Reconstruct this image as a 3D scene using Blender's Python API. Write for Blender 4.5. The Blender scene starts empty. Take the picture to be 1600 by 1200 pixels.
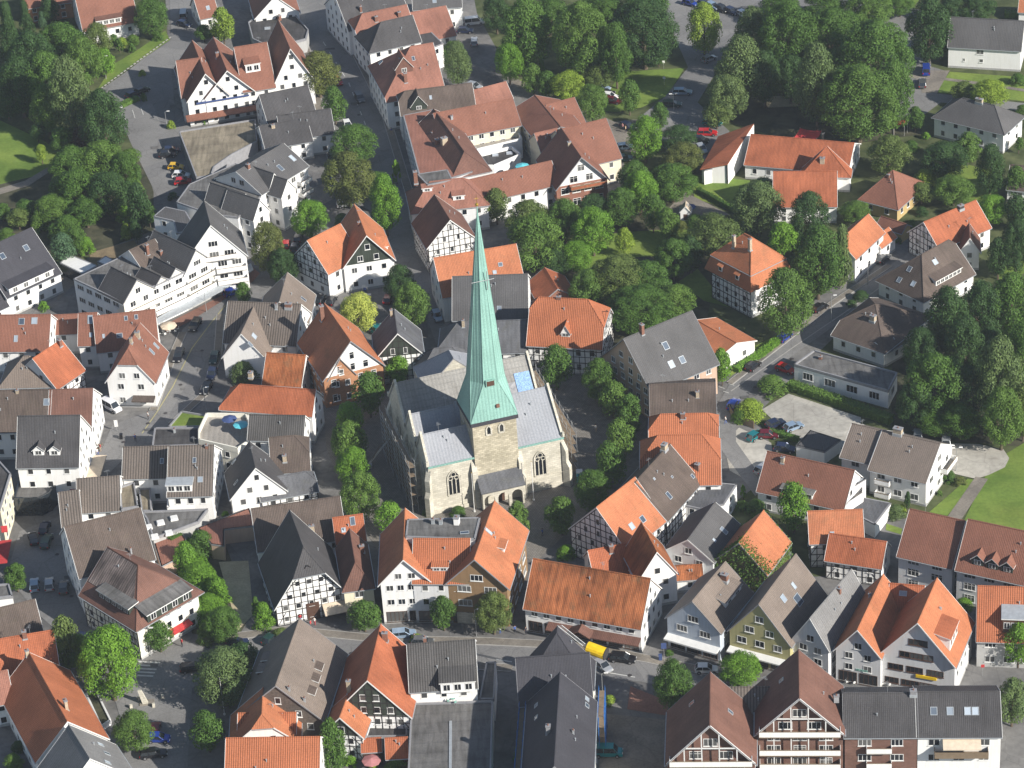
import bpy, math, random
from mathutils import Vector, Matrix
R_ = random.Random(11)
rad = math.radians
S = bpy.context.scene
col = bpy.data.collections.new("town"); S.collection.children.link(col)
# ---------------------------------------------------------------- camera
F = 4670.0; TH = rad(32.0); RO = 0.070
CP = Vector((0.0, -495.0, 309.4))
fw = Vector((0, math.cos(TH), -math.sin(TH)))
_r = Vector((1, 0, 0)); _u = Vector((0, math.sin(TH), math.cos(TH)))
cr = _r * math.cos(RO) - _u * math.sin(RO)
cu = _u * math.cos(RO) + _r * math.sin(RO)
cam = bpy.data.cameras.new("camera"); co = bpy.data.objects.new("camera", cam); S.collection.objects.link(co)
cam.sensor_width = 36; cam.lens = 36 * F / 1600; cam.clip_start = 5; cam.clip_end = 6000
m3 = Matrix((cr, cu, -fw)).transposed()
co.matrix_world = Matrix.Translation(CP) @ m3.to_4x4()
S.camera = co
# ---------------------------------------------------------------- light
SEL, SAZ = rad(30), rad(-38)           # the sun stands to the right of and behind the camera
sd = Vector((math.cos(SEL) * math.cos(SAZ), math.cos(SEL) * math.sin(SAZ), math.sin(SEL)))
sl = bpy.data.lights.new("sun", 'SUN'); so = bpy.data.objects.new("sun", sl); S.collection.objects.link(so)
sl.energy = 5.0; sl.angle = rad(0.5); sl.color = (1.0, 0.945, 0.865)
so.rotation_euler = (-sd).to_track_quat('-Z', 'Y').to_euler()
wd = bpy.data.worlds.new("World"); S.world = wd; wd.use_nodes = True
nt = wd.node_tree; bg = nt.nodes['Background']
sky = nt.nodes.new('ShaderNodeTexSky'); sky.sky_type = 'NISHITA'; sky.sun_disc = False
sky.sun_elevation = SEL; sky.sun_rotation = math.atan2(sd.x, sd.y)
sky.air_density = 1.0; sky.dust_density = 0.4
nt.links.new(sky.outputs[0], bg.inputs[0]); bg.inputs[1].default_value = 0.074
S.view_settings.view_transform = 'Standard'; S.view_settings.look = 'None'
S.view_settings.gamma = 1; S.view_settings.exposure = 0.66
S.cycles.max_bounces = 5; S.cycles.diffuse_bounces = 3; S.cycles.glossy_bounces = 2
S.cycles.transmission_bounces = 2; S.cycles.transparent_max_bounces = 4; S.cycles.volume_bounces = 0
S.cycles.use_adaptive_sampling = True
# ---------------------------------------------------------------- pixel <-> world
def W(x, y, z=0.0):
    d = fw + cr * ((x - 800) / F) + cu * ((600 - y) / F)
    return CP + d * ((z - CP.z) / d.z)
def P(v):
    d = Vector(v) - CP; k = d.dot(fw)
    return 800 + F * d.dot(cr) / k, 600 - F * d.dot(cu) / k
def bis(f, a, b, n=40):
    fa = f(a)
    for _ in range(n):
        m = (a + b) / 2; fm = f(m)
        if (fm > 0) == (fa > 0): a, fa = m, fm
        else: b = m
    return (a + b) / 2
def eave_h(x, y, yb):                   # height of the point seen at x,y whose foot is seen at row yb
    return bis(lambda h: P(Vector((*W(x, y, h).xy, 0)))[1] - yb, 0, 60)
# ---------------------------------------------------------------- materials
MATS = {}
def nm(name, rough=0.8, spec=0.3):
    m = bpy.data.materials.new(name); m.use_nodes = True; t = m.node_tree; b = t.nodes['Principled BSDF']
    b.inputs['Roughness'].default_value = rough; b.inputs['Specular IOR Level'].default_value = spec
    MATS[name] = m
    return m, t, b
def N(t, typ, **k):
    n = t.nodes.new(typ)
    for a, v in k.items(): setattr(n, a, v)
    return n
def vary(t, coord, scale, detail=4, vec_scale=None, dist=0.0):
    n = N(t, 'ShaderNodeTexNoise'); n.inputs['Scale'].default_value = scale; n.inputs['Detail'].default_value = detail
    n.inputs['Distortion'].default_value = dist
    if vec_scale:
        mp = N(t, 'ShaderNodeMapping'); mp.inputs['Scale'].default_value = vec_scale
        t.links.new(coord, mp.inputs[0]); t.links.new(mp.outputs[0], n.inputs[0])
    else: t.links.new(coord, n.inputs[0])
    return n.outputs[0]
def ramp(t, fac, lo, hi, c0=(0, 0, 0), c1=(1, 1, 1)):
    r = N(t, 'ShaderNodeValToRGB'); e = r.color_ramp.elements
    e[0].position = lo; e[1].position = hi; e[0].color = (*c0, 1); e[1].color = (*c1, 1)
    t.links.new(fac, r.inputs[0]); return r.outputs[0]
def mix(t, fac, a, b, mode='MIX'):
    m = N(t, 'ShaderNodeMix', data_type='RGBA', blend_type=mode)
    for k, v in ((0, fac), (6, a), (7, b)):
        if hasattr(v, 'links'): t.links.new(v, m.inputs[k])
        elif k == 0: m.inputs[0].default_value = v
        else: m.inputs[k].default_value = (*v, 1)
    return m.outputs[2]
def sc3(c, k): return tuple(min(1, x * k) for x in c)
def plain(name, c, rough=0.6, spec=0.3, var=0.12, scale=1.5, metal=0.0):
    m, t, b = nm(name, rough, spec); b.inputs['Metallic'].default_value = metal
    tc = N(t, 'ShaderNodeTexCoord'); n = vary(t, tc.outputs['Object'], scale)
    t.links.new(ramp(t, n, 0.3, 0.7, sc3(c, 1 - var), sc3(c, 1 + var)), b.inputs['Base Color'])
    return m
def tiles(name, c, rib=0.3, ribk=0.25, age=0.35, moss=0.0, rough=0.75, row=0.34):
    m, t, b = nm(name, rough, 0.25)
    uv = N(t, 'ShaderNodeUVMap').outputs[0]; geo = N(t, 'ShaderNodeNewGeometry').outputs['Position']
    big = ramp(t, vary(t, geo, 0.22, 5), 0.3, 0.72, sc3(c, 1 - age * 0.55), sc3(c, 1 + age * 0.35))
    st = ramp(t, vary(t, uv, 1.0, 5, (1.6, 0.22, 1)), 0.42, 0.75, (1, 1, 1), sc3((0.72, 0.70, 0.68), 1.35 - age))
    cc = mix(t, min(1, age * 1.6), big, st, 'MULTIPLY')
    fine = ramp(t, vary(t, uv, 3.2, 3), 0.3, 0.7, (0.80, 0.80, 0.80), (1.16, 1.13, 1.1))
    cc = mix(t, 0.75, cc, fine, 'MULTIPLY')
    if moss:
        mf = ramp(t, vary(t, geo, 0.55, 6), 0.56, 0.70)
        mm = N(t, 'ShaderNodeMath', operation='MULTIPLY'); t.links.new(mf, mm.inputs[0]); mm.inputs[1].default_value = moss
        cc = mix(t, mm.outputs[0], cc, (0.10, 0.10, 0.055))
    wv = N(t, 'ShaderNodeTexWave', wave_type='BANDS', bands_direction='X'); wv.inputs['Scale'].default_value = 2 * math.pi / 20 / rib
    wv.inputs['Distortion'].default_value = 0.15; t.links.new(uv, wv.inputs[0])
    wr = N(t, 'ShaderNodeTexWave', wave_type='BANDS', bands_direction='Y', wave_profile='SAW'); wr.inputs['Scale'].default_value = 2 * math.pi / 20 / row
    t.links.new(uv, wr.inputs[0])
    rc = ramp(t, wv.outputs[1], 0.0, 0.55, (1 - ribk * 1.6,) * 3, (1 + ribk * 0.25,) * 3)
    cc = mix(t, 1.0, cc, rc, 'MULTIPLY')
    cc = mix(t, 1.0, cc, ramp(t, wr.outputs[1], 0.0, 0.25, (0.86,) * 3, (1.02,) * 3), 'MULTIPLY')
    t.links.new(cc, b.inputs['Base Color'])
    ad = N(t, 'ShaderNodeMath', operation='ADD'); t.links.new(wv.outputs[1], ad.inputs[0]); t.links.new(wr.outputs[1], ad.inputs[1])
    bp = N(t, 'ShaderNodeBump'); bp.inputs['Strength'].default_value = 0.5; bp.inputs['Distance'].default_value = 0.04
    t.links.new(ad.outputs[0], bp.inputs['Height']); t.links.new(bp.outputs[0], b.inputs['Normal'])
    return m
def plaster(name, c, dirt=0.12):
    m, t, b = nm(name, 0.85, 0.2)
    uv = N(t, 'ShaderNodeUVMap').outputs[0]; geo = N(t, 'ShaderNodeNewGeometry').outputs['Position']
    cc = ramp(t, vary(t, geo, 0.5, 5), 0.3, 0.7, sc3(c, 1 - dirt * 0.6), c)
    cc = mix(t, 1.0, cc, ramp(t, vary(t, uv, 1.0, 5, (2.2, 0.25, 1)), 0.45, 0.8, (1, 1, 1), (1 - dirt * 1.3, 1 - dirt * 1.4, 1 - dirt * 1.7)), 'MULTIPLY')
    t.links.new(cc, b.inputs['Base Color']); return m
def bricks(name, c, mortar, w=0.5, h=0.18, ms=0.03, age=0.25):
    m, t, b = nm(name, 0.85, 0.2)
    uv = N(t, 'ShaderNodeUVMap').outputs[0]; geo = N(t, 'ShaderNodeNewGeometry').outputs['Position']
    br = N(t, 'ShaderNodeTexBrick'); t.links.new(uv, br.inputs[0]); br.inputs['Scale'].default_value = 1
    br.inputs['Brick Width'].default_value = w; br.inputs['Row Height'].default_value = h; br.inputs['Mortar Size'].default_value = ms
    br.inputs['Color1'].default_value = (*sc3(c, 1 - age * 0.6), 1); br.inputs['Color2'].default_value = (*sc3(c, 1 + age * 0.6), 1); br.inputs['Mortar'].default_value = (*mortar, 1)
    cc = mix(t, 1.0, br.outputs[0], ramp(t, vary(t, geo, 0.35, 6), 0.3, 0.7, (1 - age, 1 - age, 1 - age * 1.1), (1.05, 1.05, 1.05)), 'MULTIPLY')
    t.links.new(cc, b.inputs['Base Color']); return m
ORG = (0.455, 0.170, 0.082); RED = (0.240, 0.108, 0.074)
tiles('tile_orange', ORG, 0.3, 0.12, 0.34, 0.2)
tiles('tile_orange_ribbed', (0.43, 0.150, 0.072), 0.36, 0.36, 0.3)
tiles('tile_old_orange', (0.40, 0.14, 0.055), 0.3, 0.2, 0.8, 0.35)
tiles('tile_red', RED, 0.3, 0.16, 0.3)
tiles('tile_rose', (0.29, 0.135, 0.098), 0.3, 0.10, 0.4)
tiles('tile_redbrown', (0.175, 0.090, 0.068), 0.3, 0.14, 0.4)
tiles('tile_brown', (0.118, 0.092, 0.078), 0.3, 0.18, 0.45, 0.1)
tiles('tile_taupe', (0.20, 0.165, 0.140), 0.36, 0.12, 0.3)
tiles('tile_greybrown_ribbed', (0.150, 0.128, 0.112), 0.5, 0.36, 0.3)
tiles('tile_dark', (0.075, 0.073, 0.076), 0.3, 0.2, 0.4)
tiles('tile_dark_ribbed', (0.095, 0.092, 0.09), 0.42, 0.34, 0.4)
tiles('slate', (0.125, 0.130, 0.142), 0.25, 0.1, 0.5, 0.15)
tiles('slate_pale', (0.20, 0.20, 0.20), 0.5, 0.08, 0.3)
tiles('slate_dark', (0.052, 0.052, 0.062), 0.25, 0.08, 0.3)
tiles('lead', (0.27, 0.285, 0.315), 0.6, 0.02, 0.2, 0.0, 0.6, 60.0)
tiles('stone_slab', (0.27, 0.265, 0.25), 0.7, 0.05, 0.35, 0.0, 0.8, 1.2)
tiles('copper', (0.235, 0.425, 0.375), 0.62, 0.10, 0.22, 0.0, 0.6, 60.0)
tiles('rust_metal', (0.26, 0.21, 0.19), 0.5, 0.3, 1.0)
tiles('felt', (0.155, 0.153, 0.150), 3.0, 0.04, 0.6, 0.1, 0.9, 2.5)
tiles('felt_tan', (0.27, 0.235, 0.175), 4.0, 0.03, 0.6, 0.25, 0.9, 4.0)
tiles('felt_dark', (0.075, 0.073, 0.075), 3.0, 0.05, 0.6, 0.1, 0.9, 2.5)
tiles('terrace_paving', (0.33, 0.31, 0.28), 1.0, 0.05, 0.3, 0, 0.9, 0.5)
plaster('white', (0.80, 0.795, 0.775), 0.07); plaster('cream', (0.72, 0.66, 0.50), 0.08); plaster('ivory', (0.74, 0.72, 0.63), 0.07)
plaster('grey', (0.42, 0.42, 0.41)); plaster('palegrey', (0.64, 0.645, 0.65), 0.08); plaster('blue_grey', (0.46, 0.51, 0.58))
plaster('yellow_green', (0.46, 0.42, 0.21)); plaster('ochre', (0.45, 0.34, 0.16)); plaster('tan_wall', (0.27, 0.175, 0.095)); plaster('terracotta', (0.42, 0.16, 0.07))
plaster('slate_cladding', (0.05, 0.062, 0.05), 0.4); plaster('pink_plaster', (0.5, 0.36, 0.27))
bricks('red_brick', (0.30, 0.105, 0.065), (0.28, 0.2, 0.16), 0.5, 0.2); bricks('orange_brick', (0.42, 0.175, 0.075), (0.35, 0.25, 0.18), 0.5, 0.2)
bricks('brown_brick', (0.185, 0.095, 0.072), (0.17, 0.11, 0.09), 0.5, 0.2)
bricks('sandstone', (0.555, 0.525, 0.445), (0.43, 0.40, 0.33), 0.9, 0.42, 0.03, 0.22); bricks('sandstone_tower', (0.47, 0.425, 0.325), (0.34, 0.30, 0.22), 0.8, 0.4, 0.035, 0.34)
plain('timber', (0.030, 0.027, 0.026), 0.8); plain('timber_brown', (0.085, 0.045, 0.03), 0.8); plain('wood', (0.20, 0.15, 0.10), 0.7)
plain('wood_grey', (0.115, 0.095, 0.08), 0.85, var=0.3, scale=3); plain('trim_white', (0.68, 0.68, 0.66), 0.6, var=0.05); plain('trim_grey', (0.25, 0.25, 0.26), 0.5); plain('trim_dark', (0.05, 0.045, 0.045), 0.6)
plain('zinc', (0.42, 0.45, 0.47), 0.4, 0.5, metal=0.3); plain('steel', (0.45, 0.46, 0.46), 0.45, 0.5, metal=0.6)
plain('chimney_brick', (0.20, 0.10, 0.07), 0.9, var=0.3, scale=6); plain('chimney_plaster', (0.40, 0.33, 0.24), 0.9, var=0.2, scale=4)
g, t, b = nm('glass', 0.08, 0.6); tc = N(t, 'ShaderNodeObjectInfo'); t.links.new(ramp(t, tc.outputs['Random'], 0.45, 1.0, (0.012, 0.014, 0.018), (0.13, 0.13, 0.125)), b.inputs['Base Color'])
g, t, b = nm('roof_glass', 0.05, 0.9); tc = N(t, 'ShaderNodeObjectInfo'); t.links.new(ramp(t, tc.outputs['Random'], 0.3, 0.9, (0.06, 0.08, 0.11), (0.42, 0.48, 0.54)), b.inputs['Base Color'])
plain('cloth_red', (0.42, 0.04, 0.04), 0.8); plain('cloth_cream', (0.6, 0.5, 0.38), 0.9); plain('cloth_wine', (0.26, 0.03, 0.05), 0.9); plain('cloth_blue', (0.05, 0.08, 0.20), 0.8)
plain('yellow', (0.72, 0.48, 0.01), 0.5); plain('tarp_blue', (0.20, 0.33, 0.55), 0.55, var=0.45, scale=4.0); plain('teal', (0.02, 0.25, 0.27), 0.4); plain('cyan', (0.12, 0.55, 0.62), 0.5)
plain('gold', (0.65, 0.42, 0.08), 0.3, 0.5, metal=0.8); plain('skin', (0.48, 0.28, 0.2)); plain('pink_cloth', (0.42, 0.18, 0.18), 0.9); plain('green_net', (0.07, 0.25, 0.21), 0.8); plain('blue_steel', (0.03, 0.13, 0.38), 0.5)
def M(n): return MATS[n]
# ---------------------------------------------------------------- mesh building
class MB:
    def __init__(s): s.v = []; s.f = []; s.m = []
    def poly(s, pts, m=0):
        i = len(s.v); s.v += [Vector(p) for p in pts]; s.f.append(tuple(range(i, i + len(pts)))); s.m.append(m)
    def slab(s, pts, th, m=0, up=None, edges=None, me=None):  # polygon thickened along -up
        up = Vector(up) if up else Vector((0, 0, 1)); pts = [Vector(p) for p in pts]; lo = [p - up * th for p in pts]; n = len(pts)
        s.poly(pts, m); s.poly(lo[::-1], m)
        for k in range(n):
            if edges is None or k in edges: s.poly([pts[k], lo[k], lo[(k + 1) % n], pts[(k + 1) % n]], m if me is None else me)
    def box(s, o, ex, ey, ez, m=0):        # corner o and three edge vectors
        o, ex, ey, ez = map(Vector, (o, ex, ey, ez)); c = [o, o + ex, o + ex + ey, o + ey]; d = [p + ez for p in c]
        for q in ([c[3], c[2], c[1], c[0]], d, [c[0], c[1], d[1], d[0]], [c[1], c[2], d[2], d[1]], [c[2], c[3], d[3], d[2]], [c[3], c[0], d[0], d[3]]): s.poly(q, m)
    def tube(s, a, b, r0, r1=None, n=8, m=0):
        a, b = Vector(a), Vector(b); r1 = r0 if r1 is None else r1; d = (b - a).normalized(); x = d.orthogonal().normalized(); y = d.cross(x)
        ra = [a + (x * math.cos(6.2832 * k / n) + y * math.sin(6.2832 * k / n)) * r0 for k in range(n)]
        rb = [b + (x * math.cos(6.2832 * k / n) + y * math.sin(6.2832 * k / n)) * r1 for k in range(n)]
        for k in range(n): s.poly([ra[k], ra[(k + 1) % n], rb[(k + 1) % n], rb[k]], m)
        s.poly(ra[::-1], m); s.poly(rb, m)
    def beam(s, a, b, w, n, m=0, dep=None):   # square bar from a to b, lying proud along n
        a, b, n = Vector(a), Vector(b), Vector(n).normalized(); d = (b - a).normalized(); y = n.cross(d).normalized() * w; dep = dep or w
        s.box(a - y / 2 - n * 0.02, b - a, y, n * dep, m)
    def mesh(s, name, mats, inv=None):
        me = bpy.data.meshes.new(name); V = [inv @ p for p in s.v] if inv else s.v
        me.from_pydata([tuple(p) for p in V], [], s.f)
        for x in mats: me.materials.append(M(x) if isinstance(x, str) else x)
        me.polygons.foreach_set('material_index', s.m)
        uvl = me.uv_layers.new(name='UVMap'); data = [0.0] * (2 * len(me.loops)); k = 0
        for f in s.f:
            p = [s.v[i] for i in f]; nn = Vector((0, 0, 0))
            for i in range(1, len(p) - 1): nn += (p[i] - p[0]).cross(p[i + 1] - p[0])
            nn = nn.normalized() if nn.length > 1e-9 else Vector((0, 0, 1))
            h = Vector((-nn.y, nn.x, 0))
            h = h.normalized() if h.length > 1e-3 else Vector((1, 0, 0))
            w = nn.cross(h)
            for q in p: data[k] = q.dot(h); data[k + 1] = q.dot(w); k += 2
        uvl.data.foreach_set('uv', data)
        return me
    def build(s, name, mats, parent=None):
        if not s.f: return None
        if isinstance(mats, (str, bpy.types.Material)): mats = [mats]
        inv = parent['_m'] if False else (WM[parent.name].inverted() if parent else None)
        o = bpy.data.objects.new(name, s.mesh(name, mats, inv)); col.objects.link(o)
        if parent: o.parent = parent; WM[o.name] = WM[parent.name]
        else: WM[o.name] = Matrix.Identity(4)
        return o
WM = {}
def empty(name, loc, rz=0.0):
    o = bpy.data.objects.new(name, None); col.objects.link(o); o.location = loc; o.rotation_euler = (0, 0, rz); o.empty_display_size = 0.5
    WM[o.name] = Matrix.Translation(loc) @ Matrix.Rotation(rz, 4, 'Z'); return o
def inst(name, me, parent, mw):           # an object sharing a mesh, placed by its world matrix
    o = bpy.data.objects.new(name, me); col.objects.link(o)
    if parent: o.parent = parent; o.matrix_local = WM[parent.name].inverted() @ mw
    else: o.matrix_world = mw
    WM[o.name] = mw; return o
def tag(o, label=None, cat=None, group=None, kind=None):
    if label: o['label'] = label
    if cat: o['category'] = cat
    if group: o['group'] = group
    if kind: o['kind'] = kind
    return o
def rename_at_origin(o): return o
def single(mb, name, mats, label, cat, at=None, group=None):   # a thing that is one mesh, with its origin at its foot
    if at is None:
        n = len(mb.v); c = sum(mb.v, Vector()) / n; at = Vector((c.x, c.y, min(p.z for p in mb.v)))
    me = mb.mesh(name, [mats] if isinstance(mats, str) else mats, Matrix.Translation(-Vector(at)))
    o = bpy.data.objects.new(name, me); col.objects.link(o); o.location = at; WM[o.name] = Matrix.Translation(at)
    return tag(o, label, cat, group)
NICK = []                                  # (x, y pixel, short phrase) of every house, for naming what stands near it
# ---------------------------------------------------------------- windows
WCACHE = {}
def win_mesh(w, h, style='w'):
    w = round(w * 10) / 10; h = round(h * 10) / 10; key = (w, h, style)
    if key not in WCACHE:
        f = MB(); t_ = 0.09
        def bar(x0, x1, z0, z1, y=0.05): f.box((x0, -y, z0), (x1 - x0, 0, 0), (0, y + 0.01, 0), (0, 0, z1 - z0))
        bar(-w / 2, w / 2, -h / 2, -h / 2 + t_); bar(-w / 2, w / 2, h / 2 - t_, h / 2); bar(-w / 2, -w / 2 + t_, -h / 2 + t_, h / 2 - t_); bar(w / 2 - t_, w / 2, -h / 2 + t_, h / 2 - t_)
        k = max(1, round(w / 0.75))
        for i in range(1, k): x = -w / 2 + w * i / k; bar(x - 0.04, x + 0.04, -h / 2 + t_, h / 2 - t_, 0.045)
        if h > 1.3 and w < 2.2: bar(-w / 2 + t_, w / 2 - t_, h * 0.18 - 0.03, h * 0.18 + 0.03, 0.042)
        f.box((-w / 2 - 0.08, -0.14, -h / 2 - 0.07), (w + 0.16, 0, 0), (0, 0.14, 0), (0, 0, 0.065))
        p = MB(); p.box((-w / 2 + 0.02, -0.02, -h / 2 + 0.02), (w - 0.04, 0, 0), (0, 0.03, 0), (0, 0, h - 0.04))
        WCACHE[key] = (f.mesh('window', ['trim_white' if style == 'w' else 'timber_brown']), p.mesh('pane', ['glass']))
    return WCACHE[key]
def window(parent, pt, d, n, w, h, style='w'):    # d along the wall, n outward
    d = Vector(d).normalized(); n = Vector(n).normalized()
    mw = Matrix((d, -n, Vector((0, 0, 1)))).transposed().to_4x4(); mw.translation = pt
    fr, pn = win_mesh(w, h, style)
    o = inst('window', fr, parent, mw); inst('pane', pn, o, mw); return o
# ---------------------------------------------------------------- building volumes
class Vol: pass
def lineperp(A, d, p): return (p - A).dot(Vector((-d.y, d.x, 0)))
def V(m, A, B, R=None, R2=None, he=5.5, p=45, D=None, rise=None, hip=(0, 0), roof='tile_orange', wall='white', ov=0.35, vg=0.2, gable=None, base=None, z0=0.0, foot=None):
    v = Vol()
    if foot is not None: he = eave_h(B[0], B[1], foot)
    A3, B3 = W(*A, he), W(*B, he); M3 = (A3 + B3) / 2
    if m == 'x':
        ex = (B3 - A3); ex.z = 0; Lx = ex.length; ex.normalize(); ey = Vector((-ex.y, ex.x, 0)); tp = math.tan(rad(p))
        if D is None:
            g = lambda h: lineperp(A3, ex, W(R[0], R[1], he + h * tp)) - h
            D = 2 * bis(g, 0.3, 40)
        rise = D / 2 * tp; O = A3
    else:
        if R is not None: zr = bis(lambda z: P(Vector((M3.x, M3.y, z)))[1] - R[1], he + 0.2, he + 40)
        else: zr = he + rise
        rise = zr - he
        if R2 is not None and R is not None:
            r0, r1 = W(*R, zr), W(*R2, zr); ey = r1 - r0; ey.z = 0; D = D or ey.length; ey.normalize(); ex = Vector((ey.y, -ey.x, 0))
            a = (A3 - r0).dot(ex); bb = (B3 - r0).dot(ex)
            Lx = bb - a; O = r0 + ex * (-Lx / 2 if abs(a + bb) < 0.35 * Lx else a); O.z = he
        else:
            ex = B3 - A3; ex.z = 0; Lx = ex.length; ex.normalize(); ey = Vector((-ex.y, ex.x, 0)); O = A3
    O = Vector((O.x, O.y, 0)); v.O, v.ex, v.ey, v.L, v.D, v.he, v.rise, v.ax, v.hip = O, ex, ey, Lx, D, he, rise, m, hip
    v.roof, v.wall, v.ov, v.vg, v.z0 = roof, wall, ov, vg, z0; v.gable = gable or wall; v.base = base; v.flat = False
    return v
def FV(pts, h, roof='felt', wall='white', par=0.35, z0=0.0):   # flat roofed volume: roof outline in pixels at height h
    v = Vol(); v.flat = True; v.pts = [Vector((*W(x, y, h).xy, 0)) for x, y in pts]; v.he = h; v.roof = roof; v.wall = wall; v.par = par; v.z0 = z0
    ar = sum(a.x * b_.y - a.y * b_.x for a, b_ in zip(v.pts, v.pts[1:] + v.pts[:1]))
    if ar < 0: v.pts.reverse()
    v.O = sum(v.pts, Vector()) / len(v.pts); v.ex = (v.pts[1] - v.pts[0]).normalized(); v.planes = [[p + Vector((0, 0, h)) for p in v.pts]]
    return v
def roof_frame(v, grow):
    # ridge frame: origin o, l along the ridge, s across
    ov, vg = (v.ov, v.vg) if grow else (0, 0)
    if v.ax == 'x': o, l, s, Lr, Sp = v.O, v.ex, v.ey, v.L, v.D
    else: o, l, s, Lr, Sp = v.O + v.ex * v.L, v.ey, -v.ex, v.D, v.L
    tp = v.rise / (Sp / 2)
    va = ov if v.hip[0] >= 1 else vg; vb = ov if v.hip[1] >= 1 else vg
    o = o - l * va - s * ov; return o, l, s, Lr + va + vb, Sp + 2 * ov, v.he - ov * tp, tp
def roof_planes(v, grow=True):
    o, l, s, L, Sp, ze, tp = roof_frame(v, grow); h = Sp / 2; rise = h * tp; a, b = v.hip
    ia, ib = a * h * v.__dict__.get('hipk', 1.0), b * h * v.__dict__.get('hipk', 1.0)
    if ia + ib > L - 0.05: k = (L - 0.05) / (ia + ib); ia *= k; ib *= k
    def pt(x, y, z): return o + l * x + s * y + Vector((0, 0, ze + z))
    za, zb = (1 - a) * rise, (1 - b) * rise
    pl = []
    for side in (0, 1):
        y = (lambda q: q) if side == 0 else (lambda q: Sp - q)
        q = [pt(0, y(0), 0), pt(L, y(0), 0)]; e = ['e', 'v']
        if b < 1: q += [pt(L, y((1 - b) * h), zb)]; e += ['h'] if b > 0 else ['r']
        else: e[-1] = 'h'
        if b > 0: q += [pt(L - ib, y(h), rise)]; e += ['r']
        if a > 0: q += [pt(ia, y(h), rise)]; e += ['h']
        if a < 1: q += [pt(0, y((1 - a) * h), za)]; e += ['v']
        if side: q = q[::-1]; e = e[:-1][::-1] + e[-1:]
        pl.append((q, e))
    for k, x, i in ((a, 0, ia), (b, L, ib)):
        if k > 0:
            xi = i if x == 0 else L - i; zz = (1 - k) * rise
            q = [pt(x, (1 - k) * h, zz), pt(xi, h, rise), pt(x, Sp - (1 - k) * h, zz)]; e = ['h', 'h', 'e']
            if x: q = q[::-1]; e = ['h', 'h', 'e']
            pl.append((q, e))
    return pl, [pt(ia, h, rise), pt(L - ib, h, rise)]
def build_roof(v, parent, name='roof'):
    if v.flat:
        mb = MB(); z = v.he; n = len(v.pts); up = Vector((0, 0, 1))
        mb.poly([p + up * (z + 0.02) for p in v.pts], 0)
        c = v.O
        for k in range(n):
            a, b_ = v.pts[k], v.pts[(k + 1) % n]; d = (b_ - a).normalized(); nn = Vector((d.y, -d.x, 0))
            mb.box(a - d * 0.02 + nn * 0.06 + up * (z - 0.25), (b_ - a) + d * 0.04, -nn * 0.28, up * (0.25 + v.par), 1)
        o = mb.build(name, [v.roof, 'trim_grey' if v.par < 0.4 else v.wall], parent); return o
    pl, rd = roof_planes(v); v.planes = [q for q, e in pl]; mb = MB(); v.trim = MB(); up = Vector((0, 0, 1))
    for q, e in pl:
        n = (q[1] - q[0]).cross(q[2] - q[0]).normalized()
        if n.z < 0: q = q[::-1]; e = e[:-1][::-1] + e[-1:]; n = -n
        mb.slab([p + up * 0.1 for p in q], 0.2, 0, up=(0, 0, 1), edges=[k for k in range(len(q)) if e[k] != 'r' and e[k] != 'h'])
        for k in range(len(q)):
            p0, p1 = q[k], q[(k + 1) % len(q)]; d = (p1 - p0)
            if d.length < 0.3: continue
            out = d.normalized().cross(up); mid = sum(q, Vector()) / len(q)
            if out.dot(p0 - mid) < 0: out = -out
            if e[k] == 'v': v.trim.box(p0 - up * 0.14, d, out.normalized() * 0.06, up * 0.28, 0)
            if e[k] == 'e' and abs(d.z) < 0.1: v.trim.box(p0 - up * 0.10, d, out.normalized() * 0.13, up * 0.11, 1)
    rr = rd[1] - rd[0]
    if rr.length > 0.5: mb.tube(rd[0] + up * 0.08, rd[1] + up * 0.08, 0.14, n=6, m=1)
    for q, e in pl:
        for k in range(len(q)):
            if e[k] == 'h': mb.tube(q[k] + up * 0.08, q[(k + 1) % len(q)] + up * 0.08, 0.10, n=5, m=1)
    o = mb.build(name, [v.roof, v.roof], parent); return o
def wall_list(v):
    # (key, start, dir, width, normal, gable?, hipfrac)
    if v.flat:
        r = []; n = len(v.pts)
        for k in range(n):
            a, b_ = v.pts[k], v.pts[(k + 1) % n]; d = b_ - a; w = d.length
            if w < 0.5: continue
            d.normalize(); nn = Vector((d.y, -d.x, 0)); to = (CP - a).normalized()
            key = 'b' if nn.y > 0.35 else ('r' if nn.x > 0.72 else ('l' if nn.x < -0.72 else 'f'))
            r.append((key, a, d, w, nn, False, 0))
        return r
    O, ex, ey, L, D = v.O, v.ex, v.ey, v.L, v.D; x = v.ax == 'x'
    return [('f', O, ex, L, -ey, not x, v.hip[0]), ('r', O + ex * L, ey, D, ex, x, v.hip[1]),
            ('b', O + ex * L + ey * D, -ex, L, ey, not x, v.hip[1]), ('l', O + ey * D, -ey, D, -ex, x, v.hip[0])]
def build_walls(v, parent):
    mb = MB(); up = Vector((0, 0, 1)); he = v.he - 0.02
    for key, a, d, w, n, g, k in wall_list(v):
        z0 = v.z0
        mb.poly([a + up * z0, a + d * w + up * z0, a + d * w + up * he, a + up * he], 0)
        if g and k < 1:
            h = v.rise - 0.02; q = (1 - k)
            pts = [a + up * he, a + d * w + up * he, a + d * (w - w / 2 * q) + up * (he + h * q)]
            if k > 0: pts.append(a + d * (w / 2 * q) + up * (he + h * q))
            mb.poly(pts, 1)
    o = mb.build('wall', [v.wall, getattr(v, 'gable', v.wall)], parent)
    if v.z0 == 0 and not v.flat and v.wall in ('white', 'cream', 'ivory', 'palegrey', 'blue_grey', 'yellow_green'):
        pb = MB()
        for key, a, d, w, n, g, k in wall_list(v):
            if key != 'b': pb.box(a + n * 0.0, d * w, n * 0.05, up * 0.5)
        pb.build('plinth', ['grey'], parent)
    return o
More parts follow.
